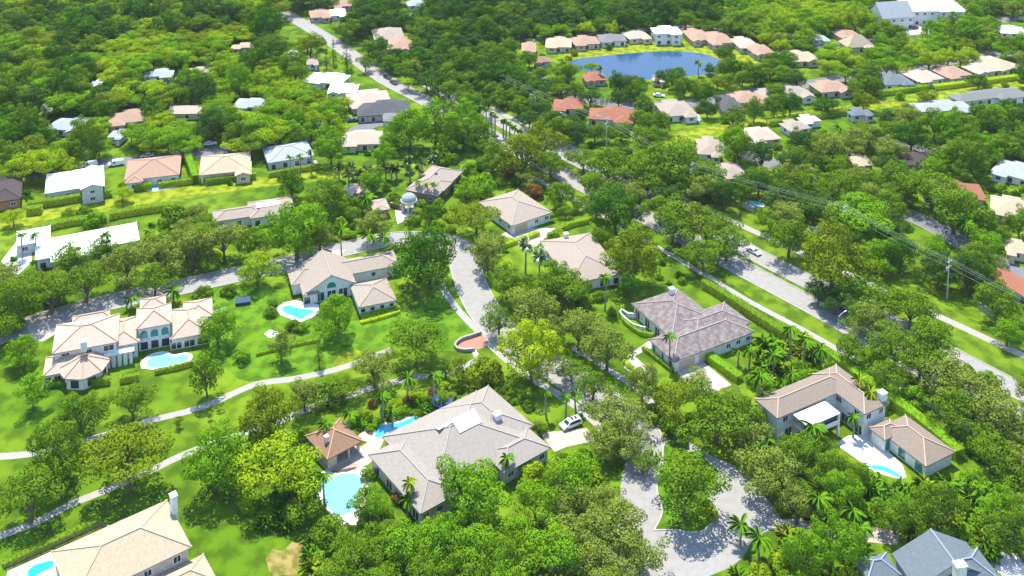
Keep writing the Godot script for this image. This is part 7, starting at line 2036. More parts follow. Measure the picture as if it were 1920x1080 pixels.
	T("flat0","olive",[[-185.9,-350.1,1.35,1.36,3,3,20,0],[-158.0,-395.2,1.48,1.37,3,1,21,0],[-237.3,-468.8,1.55,1.33,3,5,24,0],[-176.2,-405.3,1.25,1.54,2,0,24,0],[-84.6,-382.6,1.18,1.42,2,5,26,0],[-263.8,-537.6,1.63,2.1,3,4,24,3],[-119.2,-445.8,1.12,1.04,2,2,28,0],[-145.0,-524.1,1.3,1.31,2,5,39,2],[-151.0,-470.7,1.14,1.29,2,5,27,1],[-221.9,-452.0,1.08,1.06,2,5,24,1],[-146.7,-476.2,1.02,1.12,0,2,27,0],[-168.1,-474.7,1.01,1.3,0,5,27,3],[-112.1,-390.9,.81,.99,0,0,26,0],[-170.0,-464.0,.9,.74,0,4,25,2]])
	T("flat1","fresh",[[105.8,-298.3,1.87,1.84,3,4,86,0],[-123.1,-355.5,1.27,1.61,2,1,16,0],[-171.6,-388.4,1.27,1.64,2,1,20,0],[-163.1,-341.6,1.12,1.26,2,1,19,0],[-224.7,-481.7,1.39,1.37,3,4,24,1],[-76.7,-384.4,1.11,.96,2,3,31,0],[-115.4,-396.7,1.11,1.07,2,2,26,0],[-205.2,-439.8,1.2,1.22,2,5,24,1],[-162.1,-351.0,.95,.97,0,3,23,0],[-139.7,-365.1,.96,1.14,0,2,23,1],[-156.4,-458.0,1.19,1.31,2,4,25,1],[-115.8,-358.6,.92,.86,0,4,16,1],[148.6,-517.1,1.29,1.21,2,4,74,2],[162.7,-512.1,1.27,1.62,2,4,74,1],[-118.8,-411.9,.96,.82,0,1,26,3],[-115.5,-420.7,.97,1.2,0,4,26,2],[-68.9,-397.2,.86,.78,0,2,31,0],[162.6,-450.0,.96,1.19,0,0,73,2],[-120.2,-398.8,.85,.99,0,2,22,0],[-109.2,-420.2,.89,1,0,4,26,1],[140.5,-520.4,.99,1.04,0,4,75,0]])
	T("flat1","lime",[[-86.8,-361.7,1.3,1.58,2,1,18,1],[-136.2,-524.3,1.57,1.56,3,5,39,1],[-257.5,-526.2,1.42,1.77,3,4,24,3],[-107.9,-381.2,.99,1.19,0,0,26,1],[-164.6,-504.1,1.28,1.1,2,4,27,2],[-158.6,-360.5,.93,.81,0,2,23,2],[-178.3,-481.5,1.21,1.1,2,5,27,2],[-194.9,-450.3,1.1,1.03,2,4,24,1],[-88.9,-406.9,.99,1.28,0,2,30,0],[-96.8,-418.7,1.02,1.06,0,2,29,0],[-145.3,-481.7,1.12,1.02,2,5,27,1],[-191.7,-524.1,1.18,1.12,2,4,27,3],[-176.4,-452.8,.99,.85,0,4,25,3],[-155.1,-541.0,1.15,1.32,2,5,39,3],[-98.5,-382.2,.82,.92,0,0,26,2],[161.8,-533.3,1.12,1.01,2,4,77,2],[-236.9,-531.9,1.12,1.31,2,5,27,3],[-180.5,-438.0,.89,1.03,0,1,24,0],[-80.2,-378.0,.77,.73,0,5,34,0],[-150.1,-549.3,1.1,.98,2,5,39,2],[-127.2,-479.5,.95,.85,0,1,27,1],[165.9,-529.8,1.01,1.04,0,4,77,1],[-130.9,-485.7,.93,1.11,0,1,27,3]])
	T("flat1","mid",[[-39.6,-223.9,.79,.78,0,2,93,0]])
	T("flat1","olive",[[-243.3,-521.0,1.57,2.04,3,4,24,2],[-233.5,-453.3,1.32,1.51,2,5,24,4],[-112.1,-538.7,1.4,1.54,3,2,41,0],[-132.3,-491.6,1.15,1.08,2,4,27,0],[-199.8,-483.3,1.1,1.22,2,4,24,2],[-172.2,-447.8,.99,.82,0,4,25,1],[-79.5,-405.0,.82,.88,0,0,30,1],[-164.9,-478.8,.9,.98,0,5,27,2]])
	T("flat2","fresh",[[-92.4,-366.3,1.27,1.64,2,1,18,0],[-155.9,-373.5,1.12,1.02,2,2,23,0],[-230.2,-459.2,1.36,1.73,3,5,24,0],[-215.0,-513.1,1.49,1.49,3,5,27,0],[-110.2,-376.1,1.09,1.06,2,3,26,0],[-170.4,-517.8,1.44,1.39,3,4,27,1],[-126.4,-374.9,.96,.8,0,0,22,0],[-213.0,-489.1,1.22,1.52,2,4,24,6],[-278.5,-546.5,1.27,1.34,2,4,24,9],[-183.9,-378.9,.87,.8,0,2,20,0],[-242.2,-528.0,1.17,1.5,2,4,24,7],[-100.8,-413.9,.86,.83,0,1,26,2],[-185.9,-436.5,.87,.92,0,1,24,0]])
	T("flat2","lime",[[-48.3,-193.9,1.57,1.61,3,2,98,0],[-158.8,-337.2,1.27,1.49,2,1,19,2],[-154.8,-408.1,1.38,1.19,3,3,25,0],[-213.8,-452.4,1.49,1.3,3,4,24,1],[-176.6,-489.0,1.6,1.49,3,5,27,2],[-171.6,-398.4,1.15,1.14,2,1,20,0],[-100.1,-423.4,1.11,1.34,2,2,29,0],[-173.9,-337.2,.87,.79,0,1,19,1],[-180.7,-461.7,1.16,1.36,2,4,25,3],[149.6,-428.2,1.07,.94,2,2,67,0],[-76.0,-379.2,.95,.76,0,4,34,0],[139.2,-501.2,1.24,1.17,2,1,75,0],[-155.0,-365.9,.91,1.15,0,2,23,1],[151.2,-498.6,1.21,1.24,2,1,74,0],[-163.8,-464.4,1.12,1.48,2,4,25,1],[-100.2,-368.0,.88,.86,0,4,18,2],[-76.1,-391.4,.87,.82,0,2,31,0],[-126.8,-320.8,.7,.72,1,0,16,0],[-161.2,-455.4,.95,1.18,0,4,25,1],[135.7,-524.5,.99,1,0,4,75,1],[170.9,-522.6,.99,1.2,0,5,77,0],[130.1,-538.1,1.01,1.21,0,4,75,2],[-137.3,-482.0,.9,1.02,0,1,27,2],[-43.6,-419.9,.77,.79,0,4,31,0]])
	T("flat2","mid",[[-134.8,-360.6,1.1,1.18,2,2,23,0],[-115.4,-371.2,.98,.98,0,3,22,0]])
	T("flat2","olive",[[-218.1,-470.2,1.52,1.32,3,4,24,1],[-138.5,-395.6,1.11,1.32,2,2,22,0],[-233.5,-447.3,1.24,1.29,2,5,24,3],[-134.1,-540.4,1.42,1.53,3,5,39,0],[-145.4,-408.1,1.08,1.13,2,4,22,0],[-93.7,-410.7,1.02,.92,0,1,26,0],[-227.7,-445.7,1.08,1.05,2,5,24,2],[-140.4,-516.4,1.2,1.05,2,5,39,1],[-135.3,-417.6,.92,.95,0,0,28,0],[-94.0,-397.2,.88,1.11,0,2,26,1],[-93.6,-392.1,.86,1.04,0,2,26,2],[-75.7,-397.3,.87,.76,0,2,31,0]])
	T("flat3","fresh",[[-188.6,-398.0,1.62,1.97,3,3,24,0],[-182.8,-364.4,1.13,1.09,2,0,20,0],[-123.2,-407.6,1.25,1.33,2,1,22,0],[-222.5,-426.8,1.2,1.21,2,5,24,3],[-161.2,-430.5,1.21,1.38,2,2,25,1],[-189.7,-442.6,1.18,1.08,2,4,24,2],[-193.9,-491.4,1.27,1.58,2,5,27,3],[-179.8,-475.4,1.21,1.21,2,4,25,2],[-215.2,-426.6,1.08,1.31,2,5,24,2],[127.4,-513.5,1.29,1.52,2,4,75,2],[-117.1,-352.6,.89,1.07,0,1,16,0],[-147.5,-354.9,.88,.9,0,0,23,0],[-119.0,-368.0,.9,.82,0,3,22,0],[-174.3,-442.7,1.07,1.07,2,4,24,1],[173.4,-529.1,1.25,1.08,2,4,77,1],[-121.9,-505.9,1.18,1.34,2,5,39,0],[-134.2,-446.2,1.03,1.14,0,1,28,1],[-180.5,-496.0,1.12,1.02,2,5,27,2],[-98.8,-407.4,.87,.92,0,1,26,1],[-88.1,-413.5,.84,1.1,0,0,29,0],[-142.6,-452.8,.89,1.2,0,1,28,3],[141.8,-527.7,1.03,1.11,0,4,74,0],[176.3,-518.8,1.01,.92,0,2,77,0],[35.1,-440.1,.72,.73,1,1,54,0]])
	T("flat3","lime",[[-85.9,-368.2,1.24,1.24,2,1,18,2],[-118.2,-437.6,1.36,1.34,3,2,28,0],[-164.5,-493.3,1.51,1.25,3,5,27,1],[-133.7,-377.1,1.12,1.08,2,0,22,0],[-169.8,-423.3,1.2,1.21,2,2,24,0],[-100.1,-357.7,1.01,.89,0,1,17,0],[-129.8,-357.8,1,.83,0,2,23,4],[-147.0,-448.1,1.22,1.12,2,1,28,0],[-224.0,-441.4,1.18,1.05,2,5,24,0],[-285.9,-550.4,1.45,1.79,3,4,24,4],[-89.1,-392.5,.99,1.04,0,2,26,0],[137.6,-506.9,1.26,1.38,2,4,75,1],[126.4,-501.3,1.24,1.13,2,4,75,2],[-154.4,-304.9,.76,.79,0,0,19,0],[-164.8,-443.2,1.07,1.29,2,1,25,0],[-137.1,-532.0,1.25,1.58,2,5,39,1],[110.9,-522.4,1.04,1.26,0,4,48,1],[-135.0,-472.1,.93,1.09,0,2,27,0],[120.7,-528.9,.99,.97,0,4,48,2],[168.8,-541.6,.98,1.25,0,4,77,2]])
	T("flat3","mid",[[-23.4,-235.8,1.48,1.47,3,2,100,0],[-93.1,-354.2,1.19,1.27,2,2,18,0]])
	T("flat3","olive",[[-78.7,-195.2,1.74,1.8,3,1,5,0],[-110.4,-451.4,1.29,1.42,2,2,37,0],[-106.6,-429.6,1.18,1.59,2,5,29,0],[-174.3,-476.7,1.16,1.25,2,5,27,2],[-135.6,-486.6,1.12,1.18,2,1,27,0],[-171.9,-429.1,.88,.8,0,1,24,0],[-149.2,-462.0,.93,1.06,0,5,27,1],[-183.3,-442.7,.89,.95,0,4,24,1],[-127.4,-451.2,.87,.82,0,1,28,0]])
	T("flat4","fresh",[[-192.0,-362.0,1.57,1.96,3,5,20,0],[-83.4,-388.1,1.17,.96,2,5,26,0],[-186.6,-373.3,1.08,1.28,2,2,20,0],[-122.2,-362.0,1,1.19,0,5,23,0],[-207.6,-467.5,1.25,1.42,2,4,24,4],[-162.5,-436.6,1.15,1.39,2,2,25,2],[-89.7,-401.2,1.04,1.32,0,2,26,0],[-172.1,-542.3,1.36,1.24,3,5,39,2],[-133.4,-366.0,.93,1.06,0,2,23,2],[155.0,-540.2,1.2,1.33,2,4,77,2],[142.9,-509.4,1.11,.98,2,4,75,1],[-132.2,-451.0,.93,.77,0,1,28,2],[192.5,-462.2,.94,1.02,0,4,70,0],[-121.9,-418.8,.78,.75,0,3,28,0]])
	T("flat4","lime",[[-152.4,-340.9,.96,.88,0,1,15,0],[-174.7,-461.2,1.21,1.23,2,4,25,2],[-236.6,-524.0,1.35,1.32,3,4,24,2],[-168.7,-341.6,.9,1.04,0,1,19,2],[-174.0,-435.0,1.12,1.4,2,1,24,0],[-175.4,-549.2,1.37,1.44,3,5,39,2],[-94.8,-466.2,1.16,1.03,2,1,37,0],[-92.4,-372.2,.93,1.14,0,4,18,1],[-157.6,-354.3,.87,1.13,0,0,23,0],[-257.6,-500.4,1.21,1.04,2,4,24,2],[-249.1,-539.2,1.29,1.13,2,4,24,3],[154.9,-524.2,1.2,1.41,2,4,74,2],[133.9,-517.8,1.17,1.35,2,4,75,3],[152.8,-532.1,1.19,1.19,2,4,74,3],[148.7,-539.7,1.2,1.23,2,5,77,0],[-168.4,-452.8,1,.89,0,4,25,2],[178.6,-509.6,1.1,1.33,2,2,77,0],[-181.6,-449.4,.96,.86,0,4,24,1],[138.9,-440.0,.9,1.06,0,0,72,0],[-179.8,-456.5,.93,.98,0,4,25,5],[-185.4,-467.3,.88,.76,0,4,25,6]])
	T("flat4","mid",[[-114.5,-386.0,1.15,1.31,2,0,26,0]])
	T("flat4","olive",[[-10.9,-300.4,1.38,1.45,3,2,9,0],[-182.2,-384.3,1.23,1.1,2,2,20,0],[-121.1,-518.8,1.48,1.63,3,2,39,0],[-192.2,-388.0,1.11,1.29,2,5,20,0],[-158.2,-413.7,1.09,1.23,2,0,25,0],[-195.2,-468.0,1.2,1.06,2,4,24,1],[-138.0,-549.2,1.37,1.14,3,5,41,0],[-146.3,-540.8,1.28,1.13,2,5,39,3],[-168.1,-435.8,.96,1.17,0,2,25,0],[-178.2,-468.8,1.03,1.11,0,4,25,3],[-176.9,-447.1,.96,.93,0,4,24,2],[-77.0,-401.6,.83,.68,0,0,30,2]])
	T("oak0","deep",[[105.6,-289.9,1.15,.96,2,5,86,0]])
	T("oak0","fresh",[[12.8,-194.0,1.2,1.07,2,5,0,0]])
	T("oak0","mid",[[53.8,-331.0,2.19,1.99,3,2,60,0],[92.9,-234.4,1.4,1.28,3,4,7,1],[102.9,-251.1,1.42,1.36,3,5,86,0],[14.1,-258.3,1.46,1.38,3,3,8,0],[62.3,-285.1,1.4,1.22,3,4,2,2],[46.0,-306.1,1.3,1.2,2,4,8,0],[107.6,-315.7,1.33,1.51,2,3,89,3],[18.8,-223.7,.95,.84,0,5,0,0],[-100.9,-284.5,1.15,1.13,2,3,13,3],[-3.4,-248.3,1,.95,0,2,100,0],[117.5,-311.5,1.11,1.09,2,5,84,1],[-135.5,-401.0,1.41,1.27,3,1,22,0],[111.1,-336.3,1.17,1.01,2,0,89,0],[101.6,-322.2,1.09,.87,2,3,89,2],[109.8,-283.6,.95,.97,0,5,86,0],[-213.3,-416.0,1.35,1.13,2,5,24,1],[120.1,-325.4,1.06,.93,0,0,89,0],[100.5,-346.2,1.12,1.01,2,2,89,0],[-127.8,-266.2,.87,.75,0,3,14,1],[-251.2,-502.8,1.58,1.34,3,4,24,1],[17.2,-366.0,1.16,1.36,2,3,56,0],[66.6,-204.0,.67,.59,1,2,95,0],[-91.4,-423.4,1.31,1.46,2,2,29,0],[-267.9,-547.4,1.67,1.77,3,4,24,3],[-152.7,-360.9,1.1,.88,2,0,23,0],[-212.2,-409.2,1.24,1.18,2,5,24,2],[-38.5,-484.4,1.38,1.37,3,1,35,0],[23.8,-426.0,1.22,1.25,2,2,54,0],[133.2,-480.5,1.36,1.43,2,2,75,0],[128.5,-366.1,1.05,.81,0,0,83,0],[49.9,-408.8,1.14,1.09,2,0,55,0],[-46.0,-432.5,1.17,1.03,2,5,30,0],[235.9,-497.2,1.33,1.11,2,2,76,0],[-30.1,-472.0,1.26,1.08,2,5,35,0],[42.5,-533.4,1.42,1.57,3,4,46,0],[-27.4,-550.2,1.44,1.59,3,5,42,0]])
	T("oak0","olive",[[36.4,-215.4,1.17,1.14,2,3,2,0],[-203.5,-426.2,1.54,1.48,3,5,24,0],[-199.4,-454.2,1.39,1.15,3,4,24,1],[-216.6,-442.3,1.18,1.36,2,5,24,2]])
	T("oak0","pine",[[-207.4,-395.4,1.34,1.08,2,5,20,0],[-141.5,-506.3,1.66,1.79,3,4,27,2],[142.0,-376.8,1.15,1.13,2,0,81,0],[-237.0,-484.6,1.43,1.74,3,4,24,2],[-41.9,-460.3,1.33,1.03,2,2,35,0],[-70.4,-497.6,1.41,1.19,3,1,36,0],[17.2,-375.4,1.04,1.14,0,0,57,0],[-241.6,-549.2,1.47,1.17,3,5,27,3],[-33.2,-461.1,1.24,1.05,2,5,35,0]])
	T("oak0","sage",[[20.2,-179.5,1.31,1.21,2,3,0,2],[5.5,-250.5,1.51,1.36,3,2,100,0],[23.0,-234.6,1.37,1.33,2,5,2,0],[-91.6,-280.7,1.5,1.43,3,3,13,2],[-83.5,-284.7,1.44,1.39,3,3,13,1],[42.6,-219.5,.98,1.17,0,3,2,1],[98.9,-301.4,1.14,1.15,2,3,60,0],[38.0,-316.6,1.18,1.03,2,4,8,0],[147.5,-374.4,1.29,1.36,2,0,81,0],[-139.4,-266.8,.91,.85,0,3,14,1],[124.7,-359.2,1.17,1.15,2,1,89,3],[112.4,-354.8,1.09,1.12,2,1,89,2],[-99.2,-289.3,.79,.68,0,3,13,1],[151.3,-349.9,.93,.77,0,2,88,1]])
	T("oak1","fresh",[[0.0,-178.9,1.04,.92,0,3,0,0],[-158.6,-444.7,1.25,1.04,2,1,25,0]])
	T("oak1","mid",[[44.7,-209.2,1.6,1.41,3,5,7,0],[134.3,-315.1,2.01,1.75,3,0,84,0],[-28.4,-174.4,1.07,1.01,0,0,98,0],[96.7,-229.4,1.25,1.41,2,4,7,0],[97.3,-255.6,1.31,1.2,2,5,86,1],[54.6,-279.0,1.42,1.24,3,4,2,1],[44.0,-323.8,1.37,1.31,2,5,60,0],[88.6,-226.9,.98,.9,0,1,7,0],[100.5,-293.4,1.13,1.17,2,5,86,2],[89.8,-251.0,.95,.87,0,4,7,2],[24.8,-342.3,1.27,1.16,2,4,9,2],[126.9,-318.3,1.15,1.16,2,2,84,2],[-181.7,-341.9,1.2,1.36,2,4,19,0],[-135.7,-255.0,.91,.98,0,3,14,2],[14.2,-230.2,.8,.69,0,5,100,0],[-150.9,-488.0,1.62,1.67,3,4,27,0],[104.5,-327.4,1.1,.94,2,3,89,1],[27.5,-200.5,.66,.61,1,5,0,0],[-227.3,-432.2,1.34,1.19,2,5,24,3],[97.6,-315.2,.97,.78,0,3,60,1],[79.3,-301.8,.92,.93,0,3,60,2],[13.8,-379.8,1.09,.87,2,0,57,0],[-5.1,-507.0,1.43,1.66,3,4,52,2],[163.3,-372.2,1.01,.8,0,3,79,0],[-17.7,-422.2,1.12,1.03,2,3,53,0]])
	T("oak1","olive",[[-199.6,-518.8,1.6,1.38,3,5,27,1],[-160.6,-523.0,1.56,1.56,3,5,39,0],[-229.7,-535.9,1.49,1.35,3,5,27,5],[-100.6,-429.0,1.17,1.24,2,2,29,0]])
	T("oak1","pine",[[35.0,-338.5,1.43,1.26,3,5,59,0],[-199.5,-402.0,1.66,1.5,3,5,24,0],[50.2,-314.8,1.2,1.16,2,3,60,4],[85.5,-258.1,.97,.91,0,5,2,2],[99.3,-307.5,1.08,1.03,2,3,60,5],[149.1,-344.2,1.11,.95,2,2,88,0],[115.7,-298.8,.96,.81,0,5,90,0],[129.0,-340.0,1.06,.98,0,2,89,0],[-35.6,-418.4,1.27,1.22,2,5,31,0],[148.4,-419.5,1.23,1.33,2,2,67,0],[31.6,-400.6,1.18,1.04,2,2,57,0],[13.2,-414.6,1.18,1,2,1,57,0],[-136.9,-407.9,1.15,1.29,2,1,22,0],[-187.1,-491.7,1.36,1.18,2,5,27,1],[-187.9,-504.5,1.35,1.05,2,5,27,2],[-127.0,-437.7,1.16,1.28,2,2,28,0]])
	T("oak1","sage",[[52.1,-193.9,1.28,1.25,2,5,95,0],[23.5,-212.0,1.3,1.13,2,5,0,0],[49.7,-205.0,1.18,1.09,2,5,7,0],[-99.8,-277.8,1.56,1.46,3,4,3,2],[17.6,-186.3,1.03,.99,0,5,0,3],[101.7,-184.7,1.01,.96,0,5,95,2],[25.0,-206.2,1.07,.94,0,5,0,4],[-32.5,-228.3,1.14,1.05,2,1,93,0],[111.5,-204.5,.97,.91,0,5,95,4],[106.6,-201.3,.88,.77,0,5,95,1],[61.5,-320.7,1.26,1.19,2,0,60,0],[120.6,-354.9,1.26,1.27,2,1,89,1],[-141.0,-270.8,.9,.87,0,0,14,0],[97.3,-331.0,1.07,1.11,0,5,60,0],[116.4,-330.0,.98,1.04,0,0,89,0],[84.1,-332.7,.9,.73,0,2,60,0]])
	T("oak2","deep",[[91.0,-303.7,1.27,1.23,2,3,60,0],[81.1,-325.1,1.21,1.19,2,0,60,0],[87.1,-318.8,1.01,1.02,0,3,60,0]])
	T("oak2","mid",[[48.2,-294.9,1.81,1.63,3,5,8,1],[100.8,-200.8,1.21,1.06,2,5,95,0],[203.6,-224.6,1.34,1.19,2,5,86,4],[60.2,-199.6,1.15,1.07,2,2,95,0],[81.0,-287.1,1.53,1.49,3,3,60,0],[58.1,-293.7,1.57,1.45,3,5,8,2],[58.2,-200.5,.99,.86,0,2,95,0],[-131.1,-262.3,1.27,1.12,2,3,14,0],[-129.3,-243.1,1.15,1.04,2,5,3,0],[82.5,-237.3,1.02,.94,0,4,7,1],[-89.7,-286.8,1.14,1.25,2,3,13,1],[54.1,-211.5,.81,.73,0,5,7,0],[13.1,-339.4,1.26,1.15,2,4,9,1],[140.1,-364.1,1.21,1.19,2,1,88,0],[120.6,-307.1,1.02,.92,0,5,84,1],[-16.8,-393.9,1.24,1.14,2,5,33,0],[-119.2,-542.5,1.57,1.29,3,5,41,0],[108.3,-406.2,1.17,1.03,2,0,64,0],[49.0,-214.3,.63,.54,1,5,7,0],[3.5,-259.6,.73,.68,1,1,100,0],[-0.6,-448.1,1.22,.94,2,2,53,0],[95.2,-530.7,1.39,1.52,3,4,48,0]])
	T("oak2","olive",[[-211.0,-460.9,1.58,1.42,3,4,24,2],[-176.3,-523.1,1.56,1.43,3,4,27,2],[-225.9,-473.9,1.27,1.38,2,4,24,2]])
	T("oak2","pine",[[82.3,-261.9,.98,.88,0,5,2,1],[68.0,-315.9,1.16,1.26,2,3,60,1],[107.6,-341.8,1.12,.84,2,2,89,0],[-184.5,-484.4,1.56,1.29,3,5,27,1],[-12.8,-389.0,1.14,1.14,2,5,57,0],[44.2,-410.5,1.16,1.43,2,0,54,0],[-195.8,-534.3,1.49,1.43,3,4,27,4],[12.4,-501.2,1.39,1.33,3,4,43,0]])
	T("oak2","sage",[[107.2,-209.7,1.38,1.31,3,5,7,3],[100.2,-223.8,1.46,1.34,3,5,7,1],[-6.8,-278.4,1.49,1.32,3,5,8,1],[12.4,-188.9,1.02,.74,0,5,0,1],[84.1,-298.8,1.45,1.3,3,3,60,0],[56.1,-186.6,.92,.97,0,5,6,0],[-56.6,-289.6,1.24,1.16,2,4,4,0],[-93.1,-290.9,1.12,.97,2,0,13,0],[-123.0,-264.9,1.03,1.05,0,3,14,2],[119.0,-220.0,.86,.89,0,5,7,0],[91.0,-331.6,1.08,1.1,2,2,60,0],[26.6,-309.7,.96,1.01,0,5,9,0],[67.3,-321.6,.97,.98,0,0,60,0],[51.4,-221.0,.64,.49,1,5,7,1]])
	T("oak3","deep",[[2.4,-414.2,1.23,1.27,2,4,57,0]])
	T("oak3","fresh",[[7.4,-173.4,1.27,1.14,2,3,0,0],[4.7,-187.7,1.04,.96,0,0,0,0],[129.0,-486.9,1.37,1.42,2,2,75,0]])
	T("oak3","mid",[[34.2,-188.7,1.61,1.54,3,5,6,0],[-95.1,-187.1,1.4,1.29,3,1,94,0],[135.1,-300.9,2,1.79,3,1,90,0],[-31.7,-168.8,1,.99,0,3,98,1],[-122.2,-258.3,1.46,1.29,3,5,3,0],[98.1,-212.8,1.16,1.1,2,2,7,0],[-115.2,-263.8,1.42,1.29,3,4,3,0],[-22.8,-168.8,.92,.86,0,3,98,2],[32.2,-332.0,1.67,1.52,3,5,9,0],[-85.6,-216.8,1.04,.99,0,0,92,0],[112.4,-309.0,1.29,1.06,2,5,84,2],[26.0,-321.5,1.33,1.22,2,5,9,0],[-202.2,-413.4,1.64,1.72,3,5,24,0],[-97.5,-266.4,1.07,1,0,1,3,0],[65.3,-327.6,1.3,1.25,2,0,60,0],[57.5,-191.8,.7,.59,1,5,95,0],[156.7,-369.5,1.25,1.44,2,4,88,0],[108.6,-304.6,1.01,1.25,0,5,84,2],[-93.8,-298.4,.95,.88,0,2,13,0],[-25.5,-405.0,1.27,1.24,2,4,33,0],[-207.1,-509.5,1.47,1.71,3,5,27,0],[-27.5,-431.3,1.22,1.05,2,4,31,0],[-86.0,-279.4,.81,.65,0,3,13,2],[-162.1,-421.4,1.18,1.09,2,0,25,0],[-99.6,-293.3,.82,.65,0,3,13,1],[-249.8,-476.7,1.27,1.15,2,5,24,4],[2.5,-507.8,1.35,1.42,2,4,43,0],[-231.5,-490.6,1.3,1.07,2,4,24,0],[-77.5,-482.3,1.27,1.38,2,2,36,1],[-7.1,-287.8,.77,.77,0,0,9,0]])
	T("oak3","olive",[[-167.8,-347.3,1.31,1.27,2,4,19,0],[-211.1,-523.1,1.6,1.58,3,5,27,3],[-91.9,-456.8,1.39,1.58,3,2,37,0],[-244.9,-508.9,1.47,1.55,3,4,24,4],[-214.2,-436.7,1.19,1.33,2,5,24,1]])
	T("oak3","pine",[[99.3,-286.8,1.24,1,2,5,86,0],[84.9,-309.8,1.33,1.25,2,3,60,2],[94.7,-337.9,1.37,1.25,2,2,60,2],[112.6,-294.6,1.11,.93,2,4,86,0],[191.9,-372.2,1.24,1.44,2,3,79,0],[-107.0,-445.4,1.44,1.61,3,0,37,0],[10.9,-385.9,1.21,1.07,2,0,57,0],[-176.8,-512.6,1.55,1.23,3,4,27,3],[-112.7,-530.2,1.58,1.38,3,1,39,0],[-143.2,-496.7,1.48,1.08,3,4,27,1],[97.9,-504.1,1.44,1.62,3,1,48,0],[-32.4,-436.7,1.24,1.12,2,3,35,0],[173.3,-357.8,1.02,.81,0,1,87,0],[-190.4,-478.7,1.32,1.11,2,4,25,0],[22.4,-373.3,1.04,.94,0,0,56,0],[-199.9,-511.7,1.39,1.06,3,5,27,2],[127.8,-332.7,.9,.88,0,0,89,0]])
	T("oak3","sage",[[104.8,-217.5,1.42,1.29,3,5,7,2],[23.1,-173.8,1.06,1.01,0,3,0,1],[17.2,-167.3,.97,1.05,0,3,0,2],[16.7,-242.6,1.31,1.28,2,5,100,0],[54.2,-293.8,1.49,1.43,3,5,8,2],[114.2,-209.4,.96,.86,0,5,95,5],[113.8,-316.2,1.24,1.09,2,3,89,0],[46.0,-216.6,.7,.69,1,5,7,2],[156.7,-352.4,.99,.81,0,2,88,2],[151.1,-382.0,1.03,1.08,0,2,81,0]])
	T("oak4","deep",[[8.3,-409.1,1.37,1.09,3,1,57,0]])
	T("oak4","fresh",[[-19.7,-174.6,1.17,1.1,2,3,98,0],[124.8,-244.3,.92,.81,0,3,86,0],[-147.9,-456.4,1.26,1,2,1,28,0]])
	T("oak4","lime",[[147.6,-448.9,1.27,1.04,2,2,72,0],[195.0,-449.7,1.21,.99,2,1,70,0],[183.7,-442.2,1.18,1.21,2,1,69,0]])
	T("oak4","mid",[[102.0,-236.0,1.47,1.41,3,4,7,2],[-6.3,-167.1,1,1.08,0,3,0,0],[41.5,-328.2,1.65,1.51,3,5,60,0],[-1.4,-264.6,1.31,1.14,2,1,100,0],[90.9,-259.8,1.26,1.12,2,5,86,3],[48.1,-351.4,1.67,1.59,3,2,59,0],[-124.2,-274.6,1.25,1.21,2,0,14,0],[-75.9,-285.1,1.22,1.1,2,3,13,2],[127.0,-326.2,1.34,1.38,2,2,84,1],[-118.1,-282.0,1.05,.98,0,2,14,0],[93.9,-321.3,1.16,1.25,2,3,60,0],[-204.0,-386.2,1.35,1.12,2,5,20,0],[-14.2,-495.7,1.46,1.12,3,4,52,1],[-43.1,-490.3,1.37,1.3,2,2,36,2],[-11.9,-455.7,1.26,1.18,2,2,52,0],[-233.1,-518.1,1.37,.99,3,4,24,2],[-1.4,-456.1,1.2,1.34,2,0,52,0]])
	T("oak4","olive",[[-253.2,-489.8,1.66,1.59,3,4,24,3],[-182.1,-530.5,1.61,1.32,3,4,27,3],[-200.2,-526.7,1.59,1.69,3,5,27,2],[-197.0,-418.7,1.25,1.15,2,2,24,0],[-192.5,-462.0,1.32,1.35,2,4,24,1],[-217.0,-530.6,1.47,1.61,3,5,27,4],[-156.7,-515.3,1.39,1.5,3,4,27,1]])
	T("oak4","pine",[[118.2,-271.1,1.36,1.17,2,2,86,0],[92.3,-312.2,1.12,1.04,2,3,60,3],[23.9,-367.1,1.27,.99,2,3,56,0],[86.2,-343.3,1.15,1.33,2,2,60,1],[101.9,-351.9,1.14,1.41,2,0,61,0],[-217.4,-479.8,1.43,1.19,3,4,24,1],[-197.4,-435.9,1.3,.99,2,5,24,0],[-73.4,-506.2,1.41,1.5,3,3,40,0],[-72.7,-512.9,1.35,1.15,2,2,40,0]])
	T("oak4","sage",[[15.4,-172.2,1.15,1.09,2,3,0,3],[10.7,-178.2,1.1,.93,2,3,0,1],[-107.4,-271.8,1.53,1.47,3,4,3,1],[19.9,-203.8,1.03,.91,0,5,0,2],[107.6,-196.6,.96,1.03,0,5,95,3],[30.1,-221.4,1.07,1.23,0,3,2,2],[91.4,-247.8,1.14,1.11,2,4,7,0],[-41.7,-295.7,1.26,1.15,2,0,12,0],[-47.5,-220.0,.93,.86,0,1,1,0],[112.3,-346.3,1.39,1.43,3,2,89,0],[132.6,-349.1,1.39,1.16,3,2,88,0],[9.4,-243.2,.92,.82,0,2,100,0],[-95.3,-286.1,.95,.77,0,3,13,2],[-139.1,-260.4,.87,.73,0,3,14,3],[-98.3,-308.2,.88,.67,0,2,13,0],[227.1,-483.3,1.3,1.01,2,2,76,0]])
